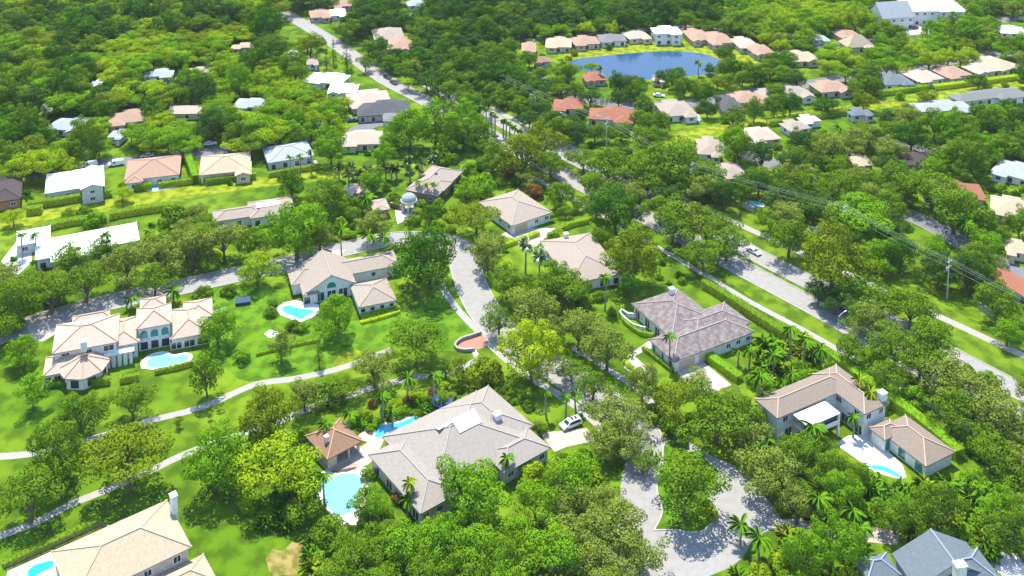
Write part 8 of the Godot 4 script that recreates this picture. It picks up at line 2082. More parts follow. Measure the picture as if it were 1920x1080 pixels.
	T("round0","deep",[[-22.8,-270.0,1.92,1.99,3,5,4,0],[-110.0,-435.2,1.69,1.8,3,3,37,0],[-190.1,-368.7,1.24,1.31,2,2,20,0],[-209.4,-481.1,1.55,1.85,3,4,24,2],[-176.1,-361.5,1.14,1.52,2,0,20,0],[-206.6,-533.3,1.63,1.46,3,4,27,0],[217.9,-423.4,1.23,1.43,2,0,70,0],[-23.5,-476.4,1.35,1.39,2,5,35,0],[-30.3,-412.5,1.17,1.22,2,4,32,0],[-172.9,-351.5,.99,.81,0,3,20,0],[191.4,-384.2,1.01,1.17,0,3,80,0],[80.7,-511.5,1.32,1.36,2,4,48,1],[-26.9,-536.9,1.36,1.28,2,5,42,1],[83.2,-533.1,1.31,1.24,2,4,48,4],[-67.5,-508.3,1.23,1.45,2,4,36,1]])
	T("round0","fresh",[[-61.3,-195.7,1.41,1.47,3,1,5,0],[-18.1,-366.8,1.77,1.71,3,5,33,0],[96.3,-183.9,.83,1.03,0,5,6,2],[51.0,-167.8,.76,.65,0,5,6,3],[104.6,-279.4,1.19,1.04,2,5,86,0],[161.6,-366.1,1.3,1.57,2,4,88,0],[-78.9,-364.1,1.29,1.07,2,1,18,0],[-119.1,-236.2,.86,.88,0,5,3,0],[166.1,-348.3,1.1,1.15,0,1,87,1],[-113.2,-414.4,1.28,1.58,2,1,26,0],[-42.9,-363.8,.98,1,0,2,34,2],[230.0,-550.1,1.37,1.64,2,4,78,0],[190.0,-377.7,.93,1.12,0,3,79,0]])
	T("round0","lime",[[-123.7,-428.9,1.27,1.45,2,2,28,1],[-121.0,-423.9,1.14,1.26,2,2,28,2]])
	T("round0","mid",[[-94.2,-209.6,1.31,1.26,2,3,92,0],[12.6,-262.0,1.36,1.35,2,3,8,0],[65.6,-195.4,.99,.95,0,2,95,0],[-11.9,-169.9,.87,.86,0,3,98,1],[-59.1,-312.6,1.35,1.31,2,0,11,0],[-150.2,-350.0,1.44,1.9,3,0,23,0],[-6.4,-340.6,1.28,1.21,2,5,10,0],[167.8,-369.1,1.15,1.14,2,3,79,0],[183.7,-356.4,1.04,1.01,0,4,87,0],[-18.9,-399.3,1.15,1.16,2,5,33,0],[87.8,-324.3,.92,1,0,0,60,0],[-185.4,-358.4,1.01,.91,0,3,20,0],[-135.5,-382.3,1.04,.96,0,0,22,0],[213.7,-488.5,1.27,1.41,2,3,77,0],[-8.2,-353.6,.89,1,0,4,10,0]])
	T("round0","pine",[[-8.2,-427.0,1.55,1.47,3,3,53,0],[-153.4,-504.8,1.57,1.78,3,4,27,2],[-229.5,-510.6,1.43,1.41,3,4,24,3],[-6.7,-522.8,1.46,1.27,3,5,42,0],[-238.8,-511.9,1.41,1.82,3,4,24,4],[-225.8,-503.5,1.38,1.13,2,4,24,2],[-59.9,-515.8,1.4,1.39,2,3,42,0],[109.7,-543.1,1.43,1.72,3,4,48,1],[51.9,-497.8,1.28,1.19,2,1,46,1],[39.0,-528.0,1.33,1.67,2,4,46,2],[-76.9,-494.6,1.24,1.44,2,2,36,0],[106.5,-549.3,1.36,1.17,2,4,48,2],[2.0,-495.3,1.21,1.01,2,4,43,1]])
	T("round1","deep",[[31.6,-299.7,1.76,1.8,3,1,8,0],[-198.3,-475.5,1.61,1.69,3,4,24,1],[-60.0,-301.3,.91,.94,0,2,12,0],[-10.5,-418.2,1.21,1.44,2,5,57,0],[180.5,-351.8,.99,.92,0,1,87,0],[-94.7,-360.4,.98,1.22,0,2,18,0],[-193.4,-455.9,1.2,1.14,2,4,24,2],[-158.0,-386.0,1.01,1.03,0,2,21,0],[-25.1,-306.2,.79,.75,0,0,101,0],[-181.4,-544.9,1.37,1.34,2,5,39,2],[-46.8,-442.9,1.11,1,2,3,35,2],[-144.0,-547.0,1.34,1.7,2,5,39,1],[-8.8,-539.8,1.33,1.25,2,5,42,3],[103.3,-425.1,1.05,1.06,0,1,64,0]])
	T("round1","fresh",[[-5.9,-172.9,1.18,1.13,2,3,0,0],[65.9,-188.6,.92,1.08,0,0,95,0],[-69.2,-378.0,1.19,1.43,2,1,34,0],[141.2,-308.6,.97,1.12,0,2,85,0],[149.1,-492.8,1.32,1.24,2,1,75,1],[-67.8,-362.2,.98,1.13,0,2,34,1],[233.9,-461.7,1.17,1.47,2,4,71,0],[202.2,-484.6,1.18,1.26,2,3,77,0]])
	T("round1","lime",[[-70.9,-271.9,1.11,1.05,2,1,91,0]])
	T("round1","mid",[[83.0,-184.7,.95,1.24,0,1,6,2],[126.6,-254.0,1.26,1.3,2,0,86,0],[-1.2,-171.7,.87,1.05,0,3,0,0],[-22.8,-178.5,.86,.75,0,0,98,0],[174.0,-352.0,1.45,1.21,3,1,87,0],[-179.9,-411.6,1.51,1.61,3,0,24,0],[-132.6,-504.2,1.62,1.62,3,4,27,0],[150.9,-332.9,1.08,.99,0,1,84,0],[15.4,-317.2,1.03,1,0,2,9,0],[-215.4,-539.1,1.68,1.87,3,5,27,2],[149.3,-338.9,1.06,1.26,0,0,88,0],[-219.0,-492.3,1.48,1.29,3,4,24,1],[-206.6,-419.8,1.27,1.18,2,5,24,1],[-217.8,-499.1,1.4,1.54,2,4,24,2],[114.8,-495.7,1.39,1.39,2,4,49,0],[-189.6,-418.0,1.14,1.29,2,2,24,1],[234.0,-453.5,1.2,1.33,2,2,71,0],[197.8,-531.0,1.36,1.66,2,1,78,0],[102.8,-391.3,.98,1.12,0,2,83,0],[-14.5,-434.0,1.08,1.27,0,5,53,0],[-176.0,-370.4,.92,.93,0,0,20,0],[-204.5,-486.8,1.17,1.37,2,4,24,1]])
	T("round1","pine",[[-186.6,-390.3,1.49,1.53,3,1,20,0],[-200.4,-495.0,1.67,1.82,3,5,27,0],[-125.0,-401.8,1.34,1.58,2,1,22,0],[-204.0,-461.3,1.41,1.62,3,4,24,1],[29.4,-498.3,1.41,1.34,3,4,44,1],[4.0,-514.7,1.43,1.58,3,4,43,0],[-190.0,-471.5,1.22,1.35,2,4,24,1],[-26.6,-459.1,1.15,1.45,2,5,35,0],[-12.8,-520.7,1.25,1.64,2,5,42,0]])
	T("round2","deep",[[128.6,-271.4,1.06,1.09,0,2,86,0],[142.5,-298.4,1.15,1.01,2,1,90,0],[-3.3,-421.1,1.58,1.49,3,3,53,0],[143.9,-358.0,1.33,1.42,2,1,88,0],[-118.9,-488.1,1.69,2.12,3,1,27,2],[74.5,-320.2,1.09,.96,0,0,60,0],[-164.9,-387.4,1.2,1.16,2,1,20,0],[-12.5,-474.2,1.43,1.81,3,2,52,0],[-164.0,-411.5,1.23,.99,2,2,24,0],[42.1,-506.9,1.5,1.57,3,4,45,0],[-167.9,-355.8,1.03,1.18,0,0,20,2],[51.3,-371.2,1.06,.96,0,0,56,0],[177.4,-370.6,1.03,1.19,0,3,79,0],[-18.0,-449.4,1.22,1.1,2,5,52,0],[-105.7,-545.7,1.47,1.62,3,2,41,0],[92.7,-536.8,1.41,1.72,3,4,48,0],[-191.4,-377.2,1.01,1.15,0,2,20,0],[-169.9,-488.3,1.28,1.46,2,5,27,1],[31.7,-264.1,.69,.93,1,1,2,0],[124.4,-395.1,.99,.8,0,2,81,0],[-14.5,-507.3,1.23,1.51,2,4,52,0],[-39.1,-504.6,1.21,1.4,2,4,36,2]])
	T("round2","fresh",[[-62.8,-285.8,1.96,2.01,3,4,4,0],[-28.5,-187.8,.79,.79,0,0,98,0],[48.7,-339.2,1.15,1.3,2,5,60,0],[184.2,-380.9,1.24,1.11,2,0,79,0],[-132.9,-412.9,1.24,1.59,2,1,22,0],[216.6,-478.4,1.36,1.69,2,5,76,2],[145.6,-502.9,1.37,1.22,2,1,75,2],[59.5,-336.2,.91,.94,0,2,60,0],[-14.6,-318.7,.86,.89,0,2,10,0],[170.1,-373.5,.9,1.07,0,0,79,0]])
	T("round2","lime",[[-105.0,-417.9,1.16,1.17,2,1,26,0],[128.5,-493.4,1.22,1.48,2,5,75,0],[-68.5,-391.7,.98,.99,0,0,31,0]])
	T("round2","mid",[[-129.1,-252.1,1.52,1.46,3,5,3,0],[131.9,-277.0,1.25,1.02,2,1,86,0],[-23.4,-357.7,1.44,1.43,3,4,10,0],[-242.0,-477.0,1.65,1.37,3,4,24,2],[56.2,-339.9,1.18,1.12,2,2,60,0],[-190.9,-408.5,1.34,1.66,2,2,24,2],[-163.8,-485.7,1.57,1.83,3,5,27,1],[-12.6,-361.9,1.17,1.16,2,4,10,0],[-225.2,-516.9,1.63,1.33,3,4,24,3],[-186.8,-430.8,1.34,1.52,2,1,24,0],[145.4,-413.5,1.18,1.22,2,2,66,0],[-235.5,-499.5,1.36,1.62,2,4,24,3],[60.2,-326.6,.91,.89,0,2,60,2],[-222.3,-526.7,1.33,1.73,2,5,27,0],[119.0,-548.9,1.36,1.3,2,4,48,0],[55.8,-375.4,.94,1.07,0,0,58,0],[-194.9,-485.6,1.19,1.32,2,4,25,0]])
	T("round2","olive",[[88.2,-268.9,2.06,2.18,3,5,2,0],[3.7,-339.6,1.74,1.79,3,4,9,0],[10.4,-351.5,1.61,1.62,3,3,56,0]])
	T("round2","pine",[[124.6,-267.9,1.19,1.36,2,2,86,0],[-206.8,-404.5,1.61,1.35,3,5,24,0],[-20.4,-482.8,1.5,1.63,3,5,52,0],[-164.8,-545.2,1.58,1.92,3,5,39,0],[-113.7,-463.3,1.28,1.12,2,2,27,0],[-36.8,-467.2,1.25,1.16,2,2,35,2],[21.1,-497.7,1.31,1.38,2,4,44,0],[72.4,-531.0,1.38,1.73,2,4,46,3],[78.3,-549.3,1.43,1.45,3,4,48,2]])
	T("round3","deep",[[-179.1,-399.7,1.49,1.81,3,0,24,0],[-179.8,-353.1,1.27,1.48,2,3,20,0],[-30.4,-448.5,1.45,1.36,3,3,35,0],[-72.3,-322.7,1.05,1.08,0,1,13,0],[-116.1,-479.1,1.51,1.91,3,1,27,1],[-192.5,-512.8,1.54,1.49,3,5,27,0],[-196.5,-379.4,1.14,1.34,2,5,20,0],[179.1,-359.6,1.07,.88,0,4,87,0],[77.6,-402.1,1.11,1.14,2,2,63,0],[-226.2,-496.7,1.33,1.12,2,4,24,3],[118.9,-437.7,1.17,1.06,2,0,72,0],[-60.2,-456.1,1.17,1.29,2,0,35,0],[-235.1,-549.0,1.39,1.33,2,5,27,2],[-139.5,-386.7,.99,1.06,0,2,22,0],[105.2,-528.4,1.33,1.51,2,4,48,3],[-17.3,-535.5,1.34,1.11,2,5,42,2],[109.4,-392.3,.99,1.11,0,1,83,0],[-258.8,-550.0,1.36,1.65,2,4,24,4],[94.4,-523.9,1.29,1.27,2,4,48,2]])
	T("round3","fresh",[[-12.8,-174.3,1.14,1.16,2,3,98,0],[-28.1,-362.1,1.94,1.97,3,3,33,0],[-4.4,-180.0,.81,.69,0,3,0,1],[-73.9,-243.7,1.05,1.08,0,2,92,0],[57.1,-177.1,.76,.93,0,2,6,2],[167.3,-353.9,1.07,1.03,0,1,87,2],[-44.9,-348.2,.94,.93,0,0,34,0],[110.3,-533.0,1.4,1.78,2,4,48,2]])
	T("round3","gold",[[4.8,-230.7,1.56,1.6,3,0,100,0]])
	T("round3","lime",[[156.7,-503.6,1.33,1.19,2,1,74,3],[169.5,-497.5,1.3,1.65,2,1,74,2],[158.0,-519.2,1.28,1.13,2,4,74,0]])
	T("round3","mid",[[-95.0,-197.7,1.33,1.36,2,4,94,0],[-15.5,-166.7,1.09,1.03,0,3,98,2],[74.7,-184.4,.99,.83,0,1,6,1],[94.6,-179.1,.91,.97,0,2,6,0],[158.9,-343.0,1.3,1.16,2,2,87,0],[-200.9,-391.9,1.47,1.85,3,5,20,0],[-107.7,-458.2,1.5,1.37,3,2,37,0],[153.5,-297.0,.96,1.12,0,1,90,2],[-181.0,-370.0,1.17,1.48,2,2,20,0],[-208.0,-434.5,1.34,1.53,2,5,24,2],[143.5,-293.1,.9,.95,0,1,90,1],[-5.2,-442.7,1.27,1.28,2,2,53,0],[-4.4,-401.9,1.01,.81,0,5,57,0],[178.3,-379.5,.95,1.19,0,0,79,0],[93.6,-385.9,.94,1.1,0,0,63,0],[173.8,-483.1,1.16,.99,2,2,74,0]])
	T("round3","olive",[[-53.3,-208.3,1.39,1.45,2,2,1,0],[33.8,-272.4,1.67,1.76,3,2,8,0],[80.7,-353.9,1.18,1.11,2,2,59,0]])
	T("round3","pine",[[-208.4,-493.5,1.5,1.65,3,4,24,2],[19.1,-505.3,1.48,1.54,3,4,44,2],[73.3,-510.0,1.44,1.65,3,4,47,0],[-164.7,-395.5,1.1,1.04,2,1,21,0],[-39.6,-473.9,1.27,1.32,2,2,35,1],[73.4,-519.2,1.37,1.42,2,4,47,0],[6.7,-521.8,1.34,1.8,2,4,43,2],[-36.1,-549.4,1.35,1.57,2,2,42,0],[41.1,-548.2,1.34,1.2,2,4,46,4],[-162.6,-513.5,1.24,1.47,2,4,27,2],[40.3,-522.1,1.25,1.22,2,4,46,1]])
	T("round4","deep",[[-184.7,-424.3,1.55,1.69,3,2,24,0],[110.2,-278.1,1.03,1.18,0,5,86,0],[-105.0,-372.4,1.25,1.17,2,3,26,0],[161.6,-354.6,1.16,1.26,2,1,87,0],[-169.4,-529.4,1.54,1.34,3,5,39,0],[-20.3,-430.2,1.2,1.33,2,5,53,2],[-10.4,-438.4,1.21,1.34,2,5,53,1],[-200.8,-444.0,1.22,1.48,2,4,24,1],[-126.8,-499.8,1.36,1.2,2,4,27,0],[-42.4,-449.0,1.21,.99,2,3,35,1],[-169.0,-360.7,.98,.99,0,0,20,1],[-152.7,-355.0,.94,.98,0,0,23,0],[57.4,-495.8,1.26,1.48,2,1,46,0],[18.4,-547.4,1.3,1.54,2,5,42,4]])
	T("round4","fresh",[[-8.4,-186.4,1.47,1.49,3,0,0,0],[-1.4,-166.9,.94,1.06,0,3,0,2],[61.9,-175.6,.9,1.15,0,2,6,1],[53.6,-173.4,.88,1.07,0,5,6,1],[-16.4,-178.9,.86,.74,0,3,98,0],[-37.2,-361.3,1.65,1.68,3,2,34,0],[-44.7,-248.1,1.15,1.18,2,0,91,0],[136.9,-284.5,1.16,1.12,2,2,90,0],[78.2,-348.6,1.24,1.52,2,2,59,0],[-63.7,-348.6,1.22,1.27,2,2,97,0],[121.1,-279.8,.91,1.13,0,2,86,0],[144.5,-335.7,.94,1.02,0,1,84,0],[-46.2,-327.3,.91,.93,0,2,11,0],[-81.7,-372.4,.98,1.29,0,4,18,0],[-74.3,-368.8,.94,1,0,2,34,3],[116.3,-524.6,1.28,1.39,2,4,48,1],[220.7,-492.3,1.19,1.14,2,5,76,1]])
	T("round4","lime",[[-69.3,-371.8,.99,1.18,0,2,34,1],[158.1,-496.5,1.28,1.33,2,1,74,1],[119.7,-501.2,1.28,1.3,2,4,49,0],[-75.2,-374.3,.95,1.07,0,2,34,2]])
	T("round4","mid",[[155.0,-337.4,1.41,1.77,3,2,87,0],[70.0,-193.7,.76,.73,0,0,95,0],[-173.9,-344.4,1.28,1.22,2,4,19,0],[187.2,-362.3,1.12,1.08,2,4,87,0],[-217.5,-421.1,1.29,1.34,2,5,24,3],[-159.0,-550.0,1.66,1.6,3,5,39,0],[-94.7,-429.6,1.29,1.57,2,2,29,0],[65.2,-337.0,.99,.88,0,2,60,1],[-21.7,-437.8,1.23,1.43,2,5,53,0],[-101.1,-362.6,.98,1.13,0,5,18,0],[-124.0,-492.5,1.27,1.6,2,4,27,0],[111.5,-433.3,1.1,1.02,2,4,65,0],[120.7,-445.3,1.13,1.02,2,2,72,0],[-124.2,-527.2,1.32,1.49,2,5,39,0],[92.5,-432.4,1.08,1.11,0,4,64,0],[181.9,-478.0,1.17,1.19,2,2,73,0],[70.9,-412.5,1,.98,0,0,55,0]])
	T("round4","pine",[[-110.8,-368.6,1.3,1.38,2,3,22,0],[-220.5,-433.2,1.35,1.39,2,5,24,0],[-156.9,-497.7,1.52,1.75,3,4,27,1],[-14.4,-467.8,1.33,1.17,2,2,52,0],[-181.4,-502.6,1.37,1.72,2,5,27,0],[-149.9,-405.0,1.11,1.09,2,4,21,0],[-14.0,-481.0,1.23,1.27,2,5,52,0],[-28.9,-505.0,1.27,1.61,2,5,36,0],[89.3,-527.4,1.31,1.04,2,4,48,1],[-150.4,-498.4,1.23,1.16,2,4,27,1],[55.8,-503.3,1.23,1.25,2,1,46,2]])
	T("young0","mid",[[-68.3,-216.8,.18,.19,1,3,92,0]])
	T("young1","olive",[[-12.7,-230.2,.68,.68,1,0,100,0]])
	T("young2","fresh",[[-109.9,-220.5,.91,.91,0,3,3,0]])
	T("young2","mid",[[-15.9,-230.9,.54,.56,1,0,100,0]])
	T("young2","olive",[[-74.5,-214.3,.28,.29,1,3,92,0]])
	T("young3","mid",[[-71.1,-224.5,1.03,1.15,0,0,92,0]])
	T("young3","sage",[[-56.7,-237.8,.84,.89,0,0,91,0]])
	var far_oaks := Node3D.new()
	far_oaks.name = "distant_trees"
	far_oaks.set_meta("kind", "stuff")
	far_oaks.set_meta("label", "small far-off oaks of the streets and woods beyond the named ones")
	far_oaks.set_meta("category", "trees")
	add_child(far_oaks)
	distant("round",4,"deep",[[-31.2,-544.1,1.29],[-13.8,-512.7,1.18],[67.6,-421.0,.97],[-67.3,-530.9,1.15],[-11.4,-502.7,1.07],[-17.8,-442.1,.95],[95.9,-451.8,.96],[39.1,-515.0,1.03],[95.0,-549.9,1.01]], far_oaks)
	distant("round",3,"mid",[[205.8,-474.5,1.13],[215.7,-547.8,1.29],[-268.0,-512.6,1.17],[239.2,-548.4,1.24],[-30.0,-441.5,1],[-10.6,-446.4,1.01],[-55.2,-296.2,.63],[247.5,-548.2,1]], far_oaks)
	distant("round",3,"pine",[[-5.5,-497.9,1.19],[-128.0,-534.0,1.25],[-218.4,-545.1,1.27],[34.1,-512.3,1.18],[-4.5,-475.4,1.09],[-23.3,-464.2,1],[-26.8,-482.7,1.03],[102.2,-538.8,1.12],[-20.0,-509.7,1.01]], far_oaks)
	distant("round",3,"fresh",[[144.7,-550.5,1.31],[119.7,-516.8,1.21],[218.2,-484.1,1.12],[-127.8,-413.2,.87],[122.6,-534.7,1.03]], far_oaks)
	distant("round",0,"mid",[[84.6,-381.9,.92],[-162.7,-535.9,1.24],[114.9,-540.1,1.15],[22.5,-436.2,.9],[51.9,-397.0,.76]], far_oaks)
	distant("round",0,"lime",[[-116.1,-407.7,.97],[-65.6,-369.2,.87],[-125.7,-417.1,.94],[132.7,-508.8,1.01]], far_oaks)
	distant("round",1,"mid",[[250.1,-528.7,1.25],[-10.1,-413.0,.95],[-3.7,-434.1,.97],[-47.6,-313.9,.69],[7.5,-448.3,.92],[70.9,-430.0,.78]], far_oaks)
	distant("round",4,"pine",[[4.5,-481.6,1.14],[85.1,-520.1,1.22],[-38.6,-496.5,1.11],[11.5,-540.5,1.12],[-80.6,-499.5,1.03],[-83.4,-547.7,1.02],[46.3,-549.6,1.01]], far_oaks)
	distant("round",2,"pine",[[67.5,-498.3,1.17],[95.6,-543.3,1.26],[29.0,-491.2,1.12],[20.4,-530.4,1.18],[79.3,-519.0,1.14],[49.1,-508.2,1.08],[20.3,-538.6,1.14]], far_oaks)
	distant("round",0,"pine",[[-114.6,-470.1,1.1],[1.3,-550.1,1.28],[-267.6,-528.9,1.23],[-37.4,-516.3,1.2],[-249.8,-550.4,1.27],[-38.2,-510.3,1.18],[-155.5,-532.1,1.19],[-191.3,-547.3,1.22],[-48.6,-495.1,1.1],[13.4,-494.6,1.09],[9.5,-534.3,1.12],[65.3,-520.4,1.07],[11.3,-513.5,1.04],[-61.0,-500.8,1.01]], far_oaks)
	distant("round",2,"fresh",[[138.7,-475.3,1.11],[235.4,-517.6,1.2],[121.5,-510.9,1.18],[-108.3,-410.8,.94],[124.4,-506.4,1.06],[141.2,-543.1,1.03]], far_oaks)
	distant("round",2,"lime",[[166.4,-506.8,1.16],[143.7,-536.6,1.2],[139.0,-513.6,1.14],[125.7,-522.5,1.08],[116.5,-507.4,1.01]], far_oaks)
	distant("round",1,"deep",[[-36.1,-446.2,1.03],[70.4,-504.8,1.14],[-15.2,-542.1,1.22],[-113.3,-547.6,1.08],[85.7,-543.8,1.06],[86.5,-538.6,1.04],[63.7,-427.4,.73],[113.8,-402.0,.56]], far_oaks)
	distant("round",4,"mid",[[1.7,-401.6,.93],[-7.4,-409.0,.91]], far_oaks)
	distant("round",2,"mid",[[128.3,-549.3,1.24],[25.7,-409.2,.91],[135.6,-547.7,1.2],[111.3,-502.8,1.04],[106.5,-519.0,1.07]], far_oaks)
	distant("round",0,"deep",[[96.5,-435.4,.99],[0.9,-524.6,1.18],[-44.1,-499.8,1.1],[-45.6,-512.6,1.12],[100.6,-524.2,1.11],[-3.0,-528.9,1.07],[-20.7,-541.0,1.03],[86.3,-438.7,.61]], far_oaks)
	distant("round",1,"pine",[[-52.5,-450.1,1.02],[-21.0,-525.3,1.07],[6.2,-542.6,1.1],[-36.0,-528.4,1.05],[-1.5,-545.4,1.01]], far_oaks)
	distant("round",1,"fresh",[[120.3,-541.4,1.2],[174.3,-514.2,1.13],[114.1,-511.6,1]], far_oaks)
	distant("round",3,"deep",[[-30.0,-512.5,1.14],[-20.7,-549.2,1.09],[6.8,-548.3,1.06]], far_oaks)
	distant("round",0,"fresh",[[187.8,-526.5,1.17],[-70.5,-382.6,.84],[163.9,-538.7,1.16],[254.2,-533.5,1.06]], far_oaks)
	distant("round",4,"olive",[[140.4,-398.4,.89],[167.4,-402.1,.82]], far_oaks)
	distant("round",2,"deep",[[-23.4,-448.7,1],[25.7,-542.6,1.18],[196.0,-421.0,.91],[-22.5,-504.4,1.07],[100.3,-512.9,1.08],[-20.2,-498.0,1.03]], far_oaks)
	distant("round",1,"lime",[[141.1,-489.5,1.02],[117.3,-534.0,1.11],[170.5,-517.8,1.08]], far_oaks)
	distant("round",4,"fresh",[[212.6,-495.0,1.04],[130.3,-527.6,1.07],[136.3,-538.4,1.04],[269.6,-550.2,1.05]], far_oaks)
	distant("round",3,"lime",[[-130.2,-403.0,.83]], far_oaks)
	distant("round",4,"lime",[[134.2,-492.8,1],[146.7,-528.2,1.04]], far_oaks)
	distant("oak",0,"fresh",[[229.5,-491.4,1.28],[175.6,-495.8,1.22]], far_oaks)
	distant("oak",3,"mid",[[-246.2,-487.2,1.27],[180.7,-483.8,1.25],[226.8,-461.3,1.15],[61.0,-500.3,1.24],[268.0,-518.9,1.27],[-200.9,-547.8,1.34],[158.3,-447.4,1.08],[181.6,-468.8,1.12],[28.7,-548.4,1.28],[115.4,-484.7,1.11],[10.4,-399.2,.92],[170.1,-451.0,1.03],[110.1,-490.8,1.07],[91.0,-423.3,.92],[179.2,-454.1,.98],[178.3,-537.2,1.14],[182.0,-494.6,1.05],[220.1,-468.6,1],[97.7,-424.4,.9],[192.8,-547.7,1.12],[16.9,-515.0,1.03],[114.8,-444.7,.9],[92.5,-497.4,.96],[170.2,-462.7,.89],[68.8,-547.3,1.02],[267.9,-545.5,1.01]], far_oaks)
	distant("oak",2,"olive",[[-206.8,-473.7,1.24],[-197.9,-503.4,1.29],[-174.1,-496.6,1.24],[-138.9,-449.9,1.06],[-223.5,-509.2,1.15],[86.1,-420.4,.93]], far_oaks)
	distant("oak",4,"mid",[[29.8,-506.8,1.32],[12.9,-519.5,1.34],[44.1,-495.0,1.27],[25.8,-292.0,.76],[-63.2,-535.8,1.35],[86.4,-502.4,1.24],[2.6,-391.4,.96],[61.6,-541.6,1.28],[239.6,-464.0,1.1],[101.4,-434.8,1.02],[-53.8,-440.6,1.03],[199.1,-462.0,1.07],[-74.3,-545.7,1.25],[186.4,-548.3,1.23],[-252.9,-520.4,1.15],[173.1,-549.2,1.2],[-66.3,-463.1,1.01],[-206.6,-515.5,1.12],[-25.7,-423.8,.92],[55.4,-530.9,1.13],[-279.6,-540.3,1.15],[-43.3,-542.5,1.15],[-69.6,-540.4,1.11],[116.6,-489.5,.99],[223.1,-548.2,1.06],[4.2,-432.3,.83],[127.8,-533.7,1.02],[-77.2,-537.5,.99]], far_oaks)
	distant("oak",0,"sage",[[107.1,-352.8,.93],[104.0,-356.6,.92],[134.7,-471.6,1.17],[-99.7,-297.6,.75],[198.9,-537.9,1.01],[234.4,-546.3,.98]], far_oaks)
	distant("oak",3,"pine",[[59.5,-516.7,1.34],[9.2,-528.1,1.32],[-2.7,-410.0,1.01],[-196.9,-543.2,1.31],[-263.8,-507.6,1.22],[1.1,-500.8,1.19],[6.4,-379.7,.91],[76.5,-390.8,.93],[8.8,-393.1,.91],[4.0,-427.1,.97],[51.2,-419.9,.93],[4.3,-487.8,1.06],[-68.8,-517.9,1.12],[43.6,-418.6,.9],[33.2,-519.5,1.1],[-46.6,-549.9,1.14],[-67.6,-545.3,1.13],[62.9,-509.0,1.02]], far_oaks)
	distant("oak",2,"mid",[[-5.2,-515.2,1.33],[-249.7,-528.6,1.33],[30.5,-367.8,.92],[270.9,-525.5,1.28],[8.2,-495.5,1.17],[177.2,-488.2,1.15],[182.3,-517.7,1.18],[-37.3,-451.3,1.02],[173.5,-470.5,1.05],[147.1,-442.7,.99],[103.7,-491.8,1.07],[14.1,-489.6,1.06],[-30.0,-498.2,1.03],[178.9,-542.5,1.07],[47.7,-530.0,1.03],[-90.3,-473.1,.84]], far_oaks)
	distant("oak",0,"pine",[[-76.0,-530.0,1.37],[-71.8,-490.4,1.25],[-100.9,-532.9,1.33],[-56.5,-447.0,1.12],[-258.9,-513.5,1.2],[47.1,-501.8,1.15],[56.3,-523.0,1.19],[-241.5,-496.6,1.12],[-34.4,-478.1,1.02],[-6.6,-454.1,.93],[43.5,-542.3,1]], far_oaks)
	distant("oak",1,"pine",[[182.3,-371.3,.97],[-193.1,-429.1,1.11],[131.9,-362.0,.94],[110.7,-359.4,.92],[25.6,-512.8,1.27],[-98.7,-540.3,1.31],[-113.4,-444.2,1.08],[-205.9,-543.2,1.26],[-13.4,-528.3,1.2],[-212.3,-501.4,1.13],[230.1,-443.3,.99],[66.7,-534.4,1.12],[89.2,-516.4,1.04],[-25.2,-498.4,.99]], far_oaks)
	distant("oak",2,"fresh",[[-146.9,-442.1,1.14],[206.2,-537.0,1.37],[-142.5,-460.0,1.15],[201.5,-470.0,1.15],[198.8,-474.4,1],[277.1,-541.6,1.11],[261.8,-537.4,1.08],[198.6,-545.9,1.06]], far_oaks)
	distant("oak",1,"mid",[[-36.6,-540.6,1.38],[-45.1,-482.7,1.23],[-28.7,-490.0,1.24],[154.6,-378.7,.97],[20.3,-409.7,1.03],[-231.3,-471.0,1.17],[27.9,-533.0,1.31],[-225.0,-466.8,1.15],[6.1,-422.6,1.02],[154.7,-433.5,1.05],[174.9,-463.0,1.11],[-61.4,-510.0,1.21],[113.7,-427.4,1.02],[-217.8,-522.6,1.2],[-43.5,-469.1,1.06],[-18.4,-472.9,1.05],[1.1,-440.4,.98],[-81.7,-486.6,1.08],[257.2,-544.1,1.19],[133.2,-498.8,1.09],[29.3,-526.9,1.14],[38.0,-495.5,1.07],[66.7,-529.1,1.12],[98.3,-496.3,1.04],[56.3,-537.4,1.12],[-3.0,-484.1,1.01],[-8.3,-488.9,1.02],[1.4,-536.1,1.1],[68.6,-539.5,1.1],[74.3,-540.2,1.1],[-101.3,-549.9,1.11],[53.3,-492.3,.92],[-82.4,-541.7,1]], far_oaks)
	distant("oak",0,"mid",[[11.9,-423.7,1.09],[49.4,-381.0,.98],[86.9,-549.7,1.37],[82.4,-365.5,.92],[141.6,-409.3,1.03],[35.0,-368.1,.91],[40.5,-368.9,.9],[3.3,-396.3,.95],[18.9,-415.7,.97],[243.6,-524.0,1.19],[-54.5,-510.6,1.1],[24.4,-520.7,1.08],[-64.7,-442.5,.92],[17.0,-309.4,.65],[44.9,-524.4,1.03],[35.1,-501.7,.98],[48.9,-538.6,1.02],[-94.8,-550.2,1.03],[21.1,-315.1,.59],[-54.6,-550.2,.99]], far_oaks)
	distant("oak",2,"sage",[[126.2,-471.7,1.21],[133.3,-355.5,.92],[271.9,-532.2,1.27],[230.0,-448.9,1.06],[261.1,-504.5,1.05],[257.1,-529.3,1.01]], far_oaks)
	distant("oak",2,"pine",[[119.4,-420.4,1.08],[-251.3,-509.4,1.26],[-20.1,-458.4,1.11],[35.6,-542.0,1.3],[-188.6,-536.5,1.28],[101.4,-545.0,1.28],[226.7,-436.3,1.02],[26.9,-381.7,.9],[-40.4,-444.1,1.03],[-41.2,-531.6,1.2],[17.7,-523.9,1.18],[-174.1,-535.2,1.17],[61.3,-535.0,1.17],[22.1,-491.6,1.01],[-225.9,-548.6,1.12],[-64.4,-520.2,1.02],[56.8,-510.1,.98]], far_oaks)
